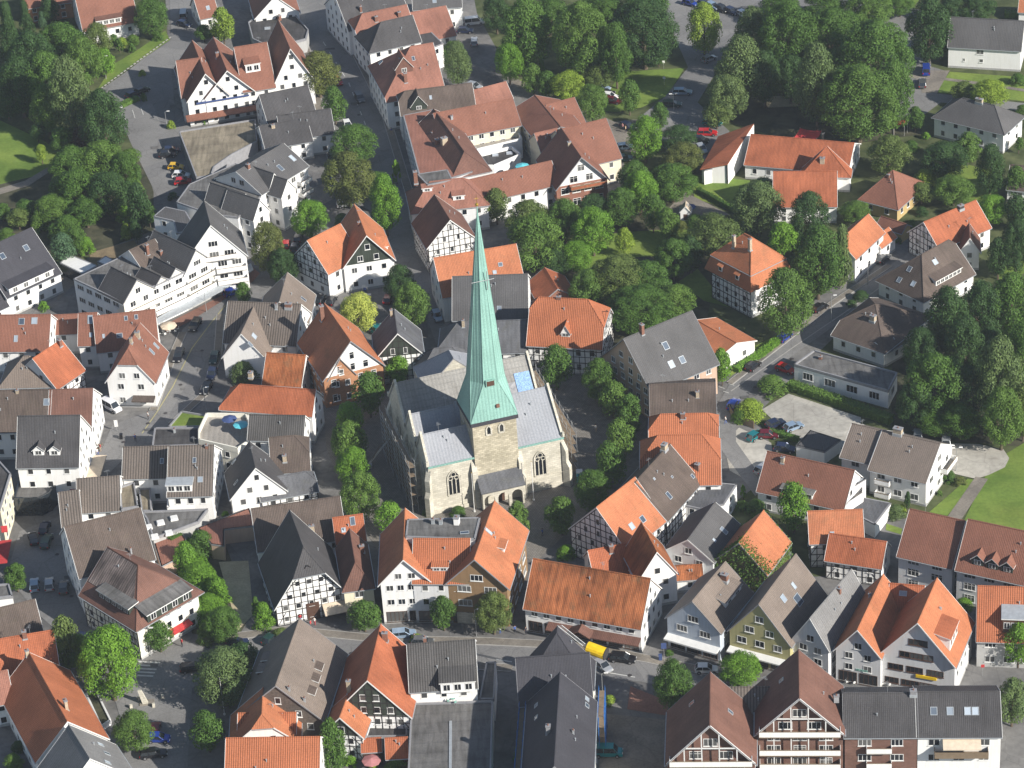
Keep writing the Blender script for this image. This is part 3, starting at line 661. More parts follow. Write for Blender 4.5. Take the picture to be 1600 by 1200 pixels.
# ---------------------------------------------------------------- cars
def loft_car(kind):
    # side profile (y from rear to front, z) and half widths; car points along +y
    L, Wd, Hh_ = {'hatch': (4.0, 1.7, 1.46), 'estate': (4.6, 1.76, 1.46), 'van': (4.9, 1.85, 1.95), 'small': (3.6, 1.6, 1.42)}[kind]
    b = MB(); g = MB(); w = Wd / 2; zb, zs = 0.28, 0.86 if kind != 'van' else 1.02
    if kind == 'van': roofp = [(-L / 2 + 0.10, zs), (-L / 2 + 0.18, Hh_), (L / 2 - 1.5, Hh_), (L / 2 - 0.85, zs)]
    elif kind == 'estate': roofp = [(-L / 2 + 0.12, zs), (-L / 2 + 0.45, Hh_), (L / 2 - 1.95, Hh_), (L / 2 - 1.2, zs)]
    else: roofp = [(-L / 2 + 0.08, zs), (-L / 2 + 0.55, Hh_), (L / 2 - 1.8, Hh_), (L / 2 - 1.05, zs)]
    prof = [(-L / 2 + 0.05, zb), (-L / 2, 0.5), (-L / 2 + 0.03, zs - 0.05), (-L / 2 + 0.12, zs), (L / 2 - 1.1, zs), (L / 2 - 0.25, zs - 0.14), (L / 2 - 0.02, zs - 0.3), (L / 2, 0.45), (L / 2 - 0.06, zb)]
    def hw(y, z): e = abs(y) / (L / 2); return w * (1 - 0.16 * max(0, e - 0.75) / 0.25) * (1 if z < 0.6 else 1 - 0.06 * (z - 0.6) / 0.4)
    for (y0, z0), (y1, z1) in zip(prof, prof[1:]): b.poly([(-hw(y0, z0), y0, z0), (hw(y0, z0), y0, z0), (hw(y1, z1), y1, z1), (-hw(y1, z1), y1, z1)][::-1])
    for s_ in (-1, 1):
        q = [(s_ * hw(y, z), y, z) for y, z in prof]; b.poly(q if s_ > 0 else q[::-1])
    b.poly([(-w + .1, -L / 2 + .1, zb), (w - .1, -L / 2 + .1, zb), (w - .1, L / 2 - .1, zb), (-w + .1, L / 2 - .1, zb)])
    (ya, za), (yb, zb2), (yc, zc), (yd, zd) = roofp; wt = w * 0.80; wb = w * 0.93
    b.slab([(-wt, yb, zb2), (wt, yb, zb2), (wt, yc, zc), (-wt, yc, zc)], 0.06)
    for s_ in (-1, 1):
        for (p0, p1) in (((ya, za), (yb, zb2)), ((yd, zd), (yc, zc))): b.tube((s_ * wb, p0[0], p0[1]), (s_ * wt, p1[0], p1[1] - .03), 0.05, 0.045, 5)
        b.tube((s_ * wb, (yb + yc) / 2, za), (s_ * wt, (yb + yc) / 2, zb2 - .03), 0.05, 0.04, 5)
        b.tube((s_ * wt, yb, zb2 - .03), (s_ * wt, yc, zc - .03), 0.04, 0.04, 5)
        q = [(s_ * wb * .99, ya + .04, za), (s_ * wb * .99, yd - .04, zd), (s_ * wt * .98, yc, zc - .05), (s_ * wt * .98, yb, zb2 - .05)]; g.poly(q if s_ < 0 else q[::-1])
        b.box((s_ * (w + 0.0) - (0.14 if s_ < 0 else 0), yd - 0.35, zs), (0.14, 0, 0), (0, 0.1, 0), (0, 0, 0.13))
    g.poly([(-wb, ya + .02, za), (wb, ya + .02, za), (wt, yb, zb2 - .04), (-wt, yb, zb2 - .04)]); g.poly([(wb, yd, zd), (-wb, yd, zd), (-wt, yc, zc - .04), (wt, yc, zc - .04)])
    wh = MB(); r = 0.31; n = 14
    for (r0, r1, x0, x1, m) in ((r, r, -.1, .1, 0),):
        A = [Vector((x0, math.cos(6.2832 * k / n) * r, math.sin(6.2832 * k / n) * r)) for k in range(n)]; B = [p + Vector((x1 - x0, 0, 0)) for p in A]
        for k in range(n): wh.poly([A[k], B[k], B[(k + 1) % n], A[(k + 1) % n]], 0)
        wh.poly(A, 0); wh.poly(B[::-1], 0)
        for xx in (-.105, .105): q = [Vector((xx, math.cos(6.2832 * k / n) * r * .62, math.sin(6.2832 * k / n) * r * .62)) for k in range(n)]; wh.poly(q if xx < 0 else q[::-1], 1)
    hl = MB(); hl.box((-.2, -.03, -.07), (.4, 0, 0), (0, .08, 0), (0, 0, .14)); tl = MB(); tl.box((-.13, -.05, -.12), (.26, 0, 0), (0, .08, 0), (0, 0, .24))
    return dict(L=L, w=w, body=b.mesh('body', ['paint_silver']), glass=g.mesh('glasshouse', ['car_glass']), wheel=wh.mesh('wheel', ['tyre', 'rim']), hl=hl.mesh('headlight', ['lamp_glass']), tl=tl.mesh('tail_light', ['lamp_red']), zs=zs)
def paint(n, c, met=0.3):
    m, t, b = nm('paint_' + n, 0.28, 0.5); b.inputs['Base Color'].default_value = (*c, 1); b.inputs['Metallic'].default_value = met; b.inputs['Coat Weight'].default_value = 0.5
for n, c in dict(silver=(0.38, 0.40, 0.42), white=(0.75, 0.75, 0.75), black=(0.015, 0.015, 0.018), red=(0.42, 0.012, 0.015), blue=(0.015, 0.05, 0.33), navy=(0.02, 0.03, 0.075), green=(0.02, 0.06, 0.05), teal=(0.01, 0.20, 0.22), yellow=(0.7, 0.42, 0.01), grey=(0.10, 0.105, 0.11), wine=(0.15, 0.01, 0.02), paleblue=(0.28, 0.38, 0.5), sky=(0.05, 0.22, 0.42)).items(): paint(n, c, 0.0 if n in ('white', 'red', 'yellow') else 0.3)
plain('car_glass', (0.02, 0.025, 0.03), 0.06, 0.8); plain('tyre', (0.02, 0.02, 0.02), 0.9); plain('rim', (0.4, 0.4, 0.42), 0.35, metal=0.7); plain('lamp_glass', (0.6, 0.6, 0.58), 0.15, 0.8); plain('lamp_red', (0.35, 0.01, 0.01), 0.3)
CARP = {k: loft_car(k) for k in ('hatch', 'estate', 'van', 'small')}
CARS = []
def car(x, y, dx, dy, colr='silver', kind='hatch', label=None, group='cars parked in the town'):
    c = CARP[kind]; p = W(x, y, 0.6); p.z = 0; q = W(x + dx, y + dy, 0.6); a = math.atan2(q.y - p.y, q.x - p.x) - math.pi / 2; z0 = 0.13
    nmn = 'delivery_van' if kind == 'van' else 'parked_car'
    o = empty(nmn, (p.x, p.y, z0), a); mw = WM[o.name]; T = Matrix.Translation
    b = inst('body', c['body'], o, mw); b.material_slots[0].link = 'OBJECT'; b.material_slots[0].material = M('paint_' + colr)
    inst('glasshouse', c['glass'], o, mw)
    for sx in (-1, 1):
        for sy in (-1, 1): inst('wheel', c['wheel'], o, mw @ T((sx * (c['w'] - 0.08), sy * c['L'] * 0.31, 0.31)))
        inst('headlight', c['hl'], o, mw @ T((sx * c['w'] * 0.62, c['L'] / 2 - 0.06, c['zs'] - 0.26))); inst('tail_light', c['tl'], o, mw @ T((sx * c['w'] * 0.74, -c['L'] / 2 + 0.03, c['zs'] - 0.16)))
    CARS.append((o, x, y, colr, kind, label)); return o
# ---------------------------------------------------------------- people
def person_mesh(pose, seed):
    r = random.Random(seed); st = 0.22 if pose == 'walk' else 0.04
    J = {'pel': (0, 0, .95), 'wst': (0, .01, 1.12), 'chs': (0, .02, 1.34), 'nck': (0, .02, 1.50), 'hd': (0, .04, 1.64), 'top': (0, .03, 1.75),
         'shl': (-.19, .02, 1.43), 'ell': (-.25, -st * .6, 1.16), 'wrl': (-.24, -st * .4 + .1, .93), 'hnl': (-.235, -st * .3 + .15, .84), 'shr': (.19, .02, 1.43), 'elr': (.25, st * .6, 1.16), 'wrr': (.24, st * .8 + .08, .94), 'hnr': (.235, st * .9 + .12, .85),
         'hpl': (-.1, 0, .90), 'knl': (-.11, st * .7 + .03, .50), 'anl': (-.11, st * .8, .09), 'tol': (-.12, st * .8 + .17, .03), 'hpr': (.1, 0, .90), 'knr': (.11, -st * .3 + .03, .50), 'anr': (.11, -st * 1.1, .10), 'tor': (.12, -st * 1.1 + .17, .03)}
    E = [('pel', 'wst', .14, .13), ('wst', 'chs', .13, .16), ('chs', 'nck', .16, .06), ('nck', 'hd', .055, .10), ('hd', 'top', .10, .07), ('chs', 'shl', .1, .075), ('shl', 'ell', .06, .045), ('ell', 'wrl', .043, .03), ('wrl', 'hnl', .035, .02),
         ('chs', 'shr', .1, .075), ('shr', 'elr', .06, .045), ('elr', 'wrr', .043, .03), ('wrr', 'hnr', .035, .02), ('pel', 'hpl', .13, .1), ('hpl', 'knl', .095, .06), ('knl', 'anl', .06, .04), ('anl', 'tol', .045, .03), ('pel', 'hpr', .13, .1), ('hpr', 'knr', .095, .06), ('knr', 'anr', .06, .04), ('anr', 'tor', .045, .03)]
    me = bpy.data.meshes.new('body'); ks = list(J); me.from_pydata([J[k] for k in ks], [(ks.index(a), ks.index(b_)) for a, b_, _, _ in E], [])
    ob = bpy.data.objects.new('body', me); S.collection.objects.link(ob); ob.modifiers.new('skin', 'SKIN'); ob.modifiers.new('sub', 'SUBSURF').levels = 1
    rr = {}
    for a, b_, x, y in E: rr[a] = max(rr.get(a, 0), x); rr.setdefault(b_, y)
    rr['nck'] = .06; rr['chs'] = .15; rr['pel'] = .14
    for i, k in enumerate(ks): me.skin_vertices[0].data[i].radius = (rr[k], rr[k] * (.8 if k in ('chs', 'wst', 'pel') else 1)); me.skin_vertices[0].data[i].use_root = (k == 'pel')
    dg = bpy.context.evaluated_depsgraph_get(); m2 = bpy.data.meshes.new_from_object(ob.evaluated_get(dg)); bpy.data.objects.remove(ob)
    m2.materials.clear()
    for q in ('shirt', 'trousers', 'skin'): m2.materials.append(M('skin'))
    for p in m2.polygons:
        c = p.center; armlow = abs(c.x) > .2 and c.z < 1.2
        p.material_index = 2 if c.z > 1.49 or armlow else (0 if c.z > .97 else 1)
        p.use_smooth = True
    hb = MB(); n = 10
    for i in range(5):
        for k in range(n):
            def q(i_, k_): a = i_ / 5 * 1.75; b2 = 6.2832 * k_ / n; return (math.sin(a) * math.cos(b2) * .112, .028 + math.sin(a) * math.sin(b2) * .115 - .012, 1.665 + math.cos(a) * .115)
            c = q(i + .5, k + .5)
            if c[1] > .09 and c[2] < 1.70: continue
            hb.poly([q(i, k), q(i + 1, k), q(i + 1, k + 1), q(i, k + 1)])
    return m2, hb.mesh('hair', ['timber_brown'])
for n, c in dict(white=(0.75, 0.74, 0.7), red=(0.5, 0.04, 0.05), blue=(0.06, 0.12, 0.35), dark=(0.03, 0.03, 0.04), beige=(0.45, 0.35, 0.24), hiviz=(0.6, 0.75, 0.05), pink=(0.6, 0.3, 0.3), green=(0.08, 0.25, 0.12)).items(): plain('cl_' + n, c, 0.9)
PM = {'walk': person_mesh('walk', 1), 'stand': person_mesh('stand', 2)}
def person(x, y, shirt, trous, label, pose='walk', ang=None, z=0.13):
    p = W(x, y, z); a = ang if ang is not None else R_.uniform(0, 6.28); b, h = PM[pose]; o = empty('person', (p.x, p.y, z), a); tag(o, label, 'person', 'people out in the streets')
    q = inst('body', b, o, WM[o.name])
    for i, mn in ((0, 'cl_' + shirt), (1, 'cl_' + trous), (2, 'skin')): q.material_slots[i].link = 'OBJECT'; q.material_slots[i].material = M(mn)
    inst('hair', h, o, WM[o.name]); return o
gmat('g_kerb_dark', (0.10, 0.10, 0.10), 0.3, 0.15)
# ---------------------------------------------------------------- ground sheets
mb = MB(); mb.poly([(-2500, -900, 0), (2500, -900, 0), (2500, 4000, 0), (-2500, 4000, 0)]); g_ = mb.build('ground', ['g_rough']); g_['kind'] = 'structure'
ground('town_paving', 'g_asphalt_dark', [(255, -60), (730, -60), (745, 20), (800, 120), (960, 190), (985, 300), (900, 330), (790, 330), (830, 420), (900, 520), (1000, 560), (1120, 600), (1290, 455), (1440, 350), (1500, 380), (1330, 500), (1180, 650), (1230, 740), (1400, 800), (1480, 850), (1620, 870), (2300, 1030), (2300, 1700), (-700, 1700), (-700, 560), (-100, 480), (100, 430), (240, 330), (230, 250), (150, 150), (200, 110), (262, 60)], 1)
G = ground
G('lawn', 'g_lawn', [(-90, 150), (50, 205), (95, 240), (80, 270), (0, 300), (-90, 315)], 1); G('lawn', 'g_lawn', [(150, 143), (178, 100), (215, 78), (258, 48), (266, 62), (228, 88)], 2)
G('lawn', 'g_lawn', [(930, 172), (972, 112), (1070, 106), (1042, 150), (1002, 168), (962, 175)], 2); G('lawn', 'g_lawn', [(868, 375), (985, 362), (1100, 355), (1078, 398), (980, 402), (900, 425)], 1)
G('lawn', 'g_lawn', [(1080, 272), (1172, 282), (1165, 335), (1085, 310)], 1); G('lawn', 'g_lawn', [(1463, 144), (1484, 112), (1620, 122), (1620, 160)], 1); G('lawn', 'g_lawn', [(1500, 826), (1550, 722), (1600, 692), (2300, 740), (2300, 1000), (1600, 850)], 2)
G('lawn', 'g_lawn', [(1452, 800), (1512, 748), (1528, 750), (1480, 806)], 2); G('lawn', 'g_lawn', [(140, 380), (150, 345), (205, 335), (200, 365), (165, 385)], 1); G('lawn', 'g_lawn', [(1450, 240), (1560, 270), (1560, 330), (1460, 300)], 1)
G('lawn', 'g_lawn', [(200, 240), (206, 262), (228, 298), (214, 300), (196, 262)], 2); G('lawn', 'g_lawn', [(1385, 818), (1410, 826), (1408, 835), (1384, 828)], 2); G('lawn', 'g_lawn', [(1140, 590), (1165, 570), (1240, 520), (1235, 512), (1150, 556)], 2); G('lawn', 'g_lawn', [(1090, 420), (1140, 480), (1100, 470), (1060, 440)], 1)
G('lawn', 'g_lawn', [(1560, 420), (1620, 400), (1620, 600), (1570, 560)], 1); G('lawn', 'g_lawn', [(1200, 20), (1440, -5), (1420, 20), (1380, 22)], 1); G('lawn', 'g_lawn', [(810, 125), (850, 118), (900, 130), (880, 150)], 2)
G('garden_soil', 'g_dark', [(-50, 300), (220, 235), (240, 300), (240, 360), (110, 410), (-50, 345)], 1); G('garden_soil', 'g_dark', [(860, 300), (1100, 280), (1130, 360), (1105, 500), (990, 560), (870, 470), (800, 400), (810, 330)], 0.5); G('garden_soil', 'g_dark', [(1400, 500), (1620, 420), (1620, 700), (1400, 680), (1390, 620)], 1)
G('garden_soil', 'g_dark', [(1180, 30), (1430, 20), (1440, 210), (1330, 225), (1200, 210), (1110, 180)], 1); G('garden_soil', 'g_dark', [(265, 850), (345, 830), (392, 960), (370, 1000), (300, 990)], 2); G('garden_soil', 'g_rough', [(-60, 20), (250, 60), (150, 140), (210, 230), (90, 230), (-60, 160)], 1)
G('garden_soil', 'g_rough', [(1135, 795), (1200, 745), (1300, 800), (1290, 900), (1180, 905)], 2)
G('lane', 'g_asphalt', [(262, -60), (300, -60), (318, 20), (300, 70), (268, 110), (272, 160), (300, 205), (300, 250), (310, 300), (245, 306), (205, 225), (180, 165), (152, 144), (228, 90), (268, 62)], 2)
G('car_park', 'g_asphalt', [(1020, -40), (1190, -20), (1440, 15), (1438, 85), (1370, 30), (1180, 20), (1130, 95), (1090, 160), (1140, 205), (1100, 255), (1050, 240), (985, 195), (1040, 150), (1075, 105), (1055, 60)], 2)
G('side_road', 'g_asphalt', [(1380, 20), (1442, 18), (1442, 100), (1482, 112), (1464, 146), (1700, 172), (1700, 184), (1470, 160), (1430, 190), (1400, 195), (1395, 120)], 1)
G('yard_paving', 'g_paving', [(1385, 110), (1484, 110), (1464, 145), (1440, 145), (1438, 125)], 2)
G('yard_paving', 'g_paving', [(800, 120), (960, 190), (1010, 185), (1000, 240), (960, 235), (900, 180), (830, 150), (760, 100)], 2)
G('yard_paving', 'g_paving', [(1040, 330), (1070, 300), (1140, 335), (1100, 345), (1062, 355)], 2); G('sandpit', 'g_sand', [(1190, 152), (1240, 148), (1248, 166), (1200, 168)], 2)
G('gravel', 'g_gravel', [(1130, 690), (1155, 668), (1205, 692), (1210, 735), (1170, 752), (1140, 735)], 2); G('gravel', 'g_gravel', [(1190, 640), (1232, 615), (1345, 652), (1345, 700), (1290, 700), (1235, 680)], 2)
G('turning_circle', 'g_gravel', [(1440, 690), (1470, 692), (1530, 694), (1568, 702), (1577, 716), (1570, 730), (1545, 742), (1525, 748), (1490, 740), (1465, 725), (1440, 712)], 3); G('path', 'g_paving', [(1480, 808), (1524, 745), (1544, 748), (1502, 812)], 3)
G('path', 'g_paving', [(1465, 120), (1530, 128), (1620, 142), (1620, 146), (1528, 132), (1466, 124)], 3); G('path', 'g_paving', [(-60, 312), (40, 282), (80, 258), (84, 264), (45, 290), (-60, 322)], 2)
G('church_square', 'g_setts', [(505, 640), (600, 600), (640, 560), (900, 550), (960, 580), (1012, 650), (1000, 700), (905, 815), (835, 880), (760, 830), (640, 830), (590, 860), (540, 780), (510, 700)], 2)
G('brick_footway', 'g_red_paving', [(395, 418), (410, 430), (300, 500), (262, 520), (248, 512), (350, 460)], 2); G('brick_footway', 'g_red_paving', [(985, 1072), (1045, 1096), (1042, 1118), (980, 1108)], 2); G('yard_earth', 'g_sand', [(342, 878), (388, 876), (396, 960), (372, 985)], 3); G('yard_earth', 'g_earth', [(140, 395), (210, 375), (225, 400), (165, 420), (140, 410)], 2)
G('yard_paving', 'g_paving', [(945, 1115), (1045, 1125), (1045, 1250), (930, 1250)], 2); G('yard_paving', 'g_paving', [(85, 415), (130, 430), (90, 470), (90, 440)], 2); G('yard_paving', 'g_paving', [(430, 320), (520, 280), (540, 300), (450, 350)], 2)
G('main_street', 'g_asphalt', [(478, -60), (545, 60), (600, 170), (632, 280), (652, 350), (660, 400), (690, 470), (705, 530), (690, 560), (660, 480), (620, 420), (600, 380), (580, 330), (520, 300), (505, 220), (490, 120), (470, 50), (455, -60)], 2)
G('street', 'g_asphalt', [(430, 400), (460, 430), (400, 470), (350, 490), (345, 560), (320, 620), (270, 665), (250, 690), (190, 720), (150, 760), (120, 745), (160, 700), (175, 665), (240, 640), (268, 560), (285, 515), (300, 500), (395, 440)], 2)
G('road', 'g_asphalt', [(170, 1060), (215, 1020), (330, 1000), (450, 985), (600, 1000), (760, 1003), (900, 1010), (1010, 1030), (1130, 1055), (1300, 1085), (1300, 1110), (1130, 1090), (1000, 1065), (880, 1050), (740, 1040), (600, 1036), (470, 1030), (350, 1045), (300, 1075), (290, 1250), (200, 1250), (190, 1130)], 2)
G('lane', 'g_asphalt', [(1455, 370), (1490, 385), (1400, 440), (1330, 490), (1260, 540), (1190, 590), (1150, 640), (1150, 690), (1200, 760), (1180, 775), (1125, 700), (1110, 650), (1140, 600), (1230, 530), (1300, 475), (1390, 415)], 2)
G('car_park', 'g_asphalt', [(30, 830), (110, 800), (130, 900), (150, 960), (215, 1010), (150, 1040), (60, 960), (10, 900)], 2)
for p_, w_ in (([(545, 62), (600, 172), (634, 284), (655, 352)], 1.6), ([(470, 50), (490, 120), (505, 220)], 1.8), ([(345, 492), (340, 560), (318, 618), (268, 664)], 1.4), ([(286, 520), (268, 562), (240, 642)], 1.4), ([(330, 1000), (450, 985), (600, 1000), (760, 1003), (900, 1010), (1010, 1030), (1130, 1055)], 1.8), ([(470, 1031), (600, 1037), (740, 1041), (800, 1045)], 1.8), ([(1140, 600), (1230, 530), (1300, 475), (1390, 415)], 1.2)):
    strip('footway', 'g_paving', p_, w_, 3, 0.12); strip('kerb', 'g_kerb', [(x + (0.0), y) for x, y in p_], w_ + 0.35, 3, 0.10)
strip('road_marking', 'g_line', [(505, 66), (545, 130), (575, 205)], .18, 4, 0, (2, 3)); strip('road_marking', 'g_line', [(880, 1040), (940, 1050), (1045, 1068)], .22, 4, 0, (3, 3)); strip('road_marking', 'g_line_yellow', [(352, 478), (330, 505), (300, 545), (270, 605), (245, 645), (222, 678)], .22, 4); strip('road_marking', 'g_line', [(775, 1031), (800, 1035)], .25, 4); strip('road_marking', 'g_kerb', [(1142, 612), (1240, 543), (1330, 482), (1400, 432)], .25, 4)
for i in range(5): strip('zebra_crossing', 'g_line', [(216 - i * .3, 1034.5 + i * 5.4), (250 - i * 2.6, 1036.5 + i * 5.2)], .42, 4)
for x in (193, 207, 220): strip('road_marking', 'g_line', [(x, 168 + (220 - x) * .35), (x + 4, 180 + (220 - x) * .4)], .15, 4)
for x, y in ((1123, 605), (1130, 612), (1138, 600)): strip('road_marking', 'g_line', [(x, y), (x + 9, y + 3)], .15, 4)
for i in range(22): t_ = i / 21; x, y = (158 + 106 * t_, 139 - 78 * t_); strip('kerb', 'g_kerb', [(x, y), (x + 3.2, y - 2.2)], .3, 4, .1)

r9 = random.Random(9)
for (x0, y0), (x1, y1), n in (((500, 60), (640, 330), 7), ((350, 500), (250, 660), 6), ((230, 1040), (600, 1018), 9), ((620, 1020), (1120, 1070), 10), ((1130, 640), (1400, 440), 8), ((70, 830), (130, 960), 5), ((240, 230), (290, 90), 6), ((180, 700), (240, 660), 4), ((600, 400), (690, 480), 4)):
    for i in range(n):
        t_ = (i + r9.random()) / n; x, y = x0 + (x1 - x0) * t_ + r9.uniform(-5, 5), y0 + (y1 - y0) * t_ + r9.uniform(-3, 3)
        if i % 2: p_ = W(x, y, 0); q = [P(p_ + Vector((math.cos(a) * .38, math.sin(a) * .38, 0))) for a in [k * .524 for k in range(12)]]; ground('manhole', 'trim_dark', q, 5)
        else: w_, h_ = r9.uniform(5, 16), r9.uniform(1.5, 4); ground('asphalt_patch', r9.choice(('g_asphalt_dark', 'g_kerb_dark')), [(x, y), (x + w_, y - w_ * .1), (x + w_ + 1, y + h_), (x + .5, y + h_ + .6)], 4)
tiles('tile_rust', (0.385, 0.125, 0.06), 0.3, 0.16, 0.45)
tiles('tile_slategrey', (0.100, 0.099, 0.101), 0.36, 0.08, 0.3)
# ---------------------------------------------------------------- church
CH = W(666.6, 731, 10.6); CB = W(882.5, 682.8, 10.6); cx_ = (CB - CH); cx_.z = 0; cx_.normalize(); cy_ = Vector((-cx_.y, cx_.x, 0)); CO = Vector((CH.x, CH.y, 0)); UP = Vector((0, 0, 1))
def cp(a, b_, z): return CO + cx_ * a + cy_ * b_ + UP * z
def VW(a, b_, L, D, he, rise, ax='x', roof='lead', wall='sandstone', ov=0.15, vg=0.0, hip=(0, 0)):
    v = Vol(); v.O = cp(a, b_, 0); v.ex, v.ey, v.L, v.D, v.he, v.rise, v.ax, v.hip, v.roof, v.wall, v.ov, v.vg, v.z0, v.gable, v.flat = cx_, cy_, L, D, he, rise, ax, hip, roof, wall, ov, vg, 0, wall, False
    return v
ch = house('church', 'large pale sandstone church with lead roofs and a tall slender green copper spire', 'the sandstone church',
    [VW(0.3, 0.3, 9.2, 7.2, 10.6, 4.6), VW(0.25, 7.5, 9.2, 7.4, 10.5, 4.8), VW(17.2, 0.25, 8.9, 15.2, 10.6, 6.4), VW(0.2, 14.8, 26, 11.5, 10.45, 6.2, roof='stone_slab'),
     VW(8.8, 6.5, 8.6, 9.5, 10.4, 5.4), VW(7.5, 26.0, 11.5, 9, 10.3, 5.5, 'y', hip=(0, 1))], cat='church')
CHo = ch['o']
mb = MB(); tw = 8.3; a0, b0 = 9.05, -0.25
for q in ((0, 0, 1, 0), (1, 0, 1, 1), (1, 1, 0, 1), (0, 1, 0, 0)):
    p0, p1 = cp(a0 + q[0] * tw, b0 + q[1] * tw, 0), cp(a0 + q[2] * tw, b0 + q[3] * tw, 0); mb.poly([p0, p1, p1 + UP * 18.2, p0 + UP * 18.2])
tower = mb.build('tower', ['sandstone_tower'], CHo)
mb = MB(); ctr = cp(a0 + tw / 2, b0 + tw / 2, 0); TIP = 59.3; LEAN = lambda z: cx_ * (0.9 * max(0, z - 20) / 40); e = tw / 2 + 0.3; z0 = 18.05; hf = tw / 2 - 0.35; zc = 25.5
def oc(z, k): r = hf * (TIP - z) / (TIP - 19.0) / math.cos(math.pi / 8); a = math.pi / 8 + k * math.pi / 4; return ctr + cx_ * (r * math.cos(a)) + cy_ * (r * math.sin(a)) + UP * z + LEAN(z)
zs_ = [19.2, 23, 28, 34, 40, 46, 52, TIP - 0.6]
zc = 25.2; zs_ = [zc, 30, 36, 42, 48, 53, TIP - 0.6]
for k in range(8):
    for z1, z2 in zip(zs_, zs_[1:]): mb.poly([oc(z1, k), oc(z1, k + 1), oc(z2, k + 1), oc(z2, k)])
    mb.tube(oc(zc, k), oc(TIP - 1, k), 0.07, 0.03, 4)
sq = [ctr + cx_ * (e * sx) + cy_ * (e * sy) + UP * z0 for sx, sy in ((1, -1), (1, 1), (-1, 1), (-1, -1))]
for i in range(4):
    k0 = (6, 0, 2, 4)[i]; c = sq[i]; mb.poly([c, oc(zc, k0 + 1), oc(zc, k0)]); mb.tube(c, oc(zc, k0), .07, .07, 4); mb.tube(c, oc(zc, k0 + 1), .07, .07, 4)
    a_, b_ = sq[i], sq[(i + 1) % 4]; mb.poly([a_, b_, oc(zc, k0 + 2), oc(zc, k0 + 1)])
    out = ((a_ + b_) / 2 - ctr); out.z = 0; out.normalize(); mb.box(a_ - UP * 0.75 - out * .25, b_ - a_, out * 0.3, UP * 0.78, 1)
mb.tube(ctr + UP * (TIP - 1.0) + LEAN(TIP), ctr + UP * (TIP + 0.3) + LEAN(TIP), 0.12, 0.05, 6)
sp = mb.build('spire', ['copper', 'slate_dark'], CHo)
mb = MB(); n = 10; cc = ctr + UP * (TIP + 0.55) + LEAN(TIP)
for i in range(6):
    for k in range(n):
        def q_(i_, k_): a = math.pi * i_ / 6; b3 = 6.2832 * k_ / n; return cc + Vector((math.sin(a) * math.cos(b3), math.sin(a) * math.sin(b3), math.cos(a))) * 0.32
        mb.poly([q_(i, k), q_(i + 1, k), q_(i + 1, k + 1), q_(i, k + 1)])
mb.tube(cc, cc + UP * 1.8, 0.05); mb.tube(cc + UP * 1.2 - cx_ * .4, cc + UP * 1.2 + cx_ * .4, 0.045); mb.build('finial', ['gold'], sp)
mb = MB(); d0 = ctr - cy_ * (hf * (TIP - 25) / (TIP - 19) + 0.35) + UP * 24.6; mb.box(d0 - cx_ * .85, cx_ * 1.7, cy_ * 0.9, UP * 1.3, 0); mb.box(d0 - cx_ * .7 - cy_ * .04 + UP * .12, cx_ * 1.4, cy_ * 0.1, UP * 1.0, 1); mb.build('louvre', ['copper', 'timber_brown'], sp)
mb = MB(); d0 = ctr - cy_ * (hf * (TIP - 21.0) / (TIP - 19) + 0.75) + UP * 20.3 + cx_ * 0.6; mb.box(d0, cx_ * .6, cy_ * .5, UP * .6, 0); mb.build('hatch', ['chimney_brick'], sp)
# hands-like bars of the spire's lightning cross
c1 = ctr - cy_ * 1.6 + UP * 45.5 + LEAN(45)
mb = MB(); mb.tube(c1 - cx_ * 2.2 - cy_ * .2, c1 + cx_ * 2.0 - cy_ * .2, .05); mb.tube(c1 + cx_ * .7 - cy_ * .2 - UP * 2.0, c1 + cx_ * .7 - cy_ * .2 + UP * 1.8, .07); mb.build('maintenance_bar', ['steel'], sp)
def arch_window(face_o, du, nn, w, h, name, lancets=3, tracery=True, dark='glass', mull='sandstone', parent=None):
    # pointed opening: dark pane, reveals and tracery, face_o at the sill's middle
    nseg = 8; pts = [(-w / 2, 0), (w / 2, 0)]; hs = h - w * 0.80
    for i in range(nseg + 1): t_ = i / nseg; a = t_ * 1.05; pts.append((w / 2 - w * (1 - math.cos(a)), hs + w * math.sin(a) * 0.92))
    left = [(-x, y) for x, y in pts[2:]][::-1]; pts = [p for p in pts if p[0] >= -0.001 or p[1] == 0]; left = [p for p in left if p[0] < -0.01]; pts = pts + left
    P3 = lambda x, y, d: face_o + du * x + UP * y + nn * d
    pa = MB(); pa.poly([P3(x, y, 0.02) for x, y in pts]); fr = MB(); L = len(pts)
    for i in range(L):
        a_, b_ = pts[i], pts[(i + 1) % L]; fr.beam(P3(*a_, 0.03), P3(*b_, 0.03), 0.28, nn, dep=0.16)
    if lancets:
        for i in range(1, lancets): x = -w / 2 + w * i / lancets; fr.beam(P3(x, 0, 0.03), P3(x, hs * 0.98, 0.03), 0.16, nn, dep=0.12)
        for cx2, cz2, r in ((0, hs + w * 0.38, w * 0.2), (-w * .24, hs + w * .04, w * .17), (w * .24, hs + w * .04, w * .17)) if tracery else ():
            for k in range(12): fr.beam(P3(cx2 + r * math.cos(k * .5236), cz2 + r * math.sin(k * .5236), .03), P3(cx2 + r * math.cos(k * .5236 + .5236), cz2 + r * math.sin(k * .5236 + .5236), .03), .12, nn, dep=.11)
    o = fr.build('window', [mull], parent); pa.build('pane', [dark], o); return o
def cw(p): return p
arch_window(cp(4.9, 0.3, 3.3), cx_, -cy_, 2.3, 5.4, 'window', parent=CHo); arch_window(cp(21.5, 0.25, 3.3), cx_, -cy_, 2.3, 5.4, 'window', parent=CHo)
for a_ in (3.0, 5.4): arch_window(cp(a0 + a_, b0, 14.9), cx_, -cy_, 0.95, 1.9, 'window', 0, parent=CHo)
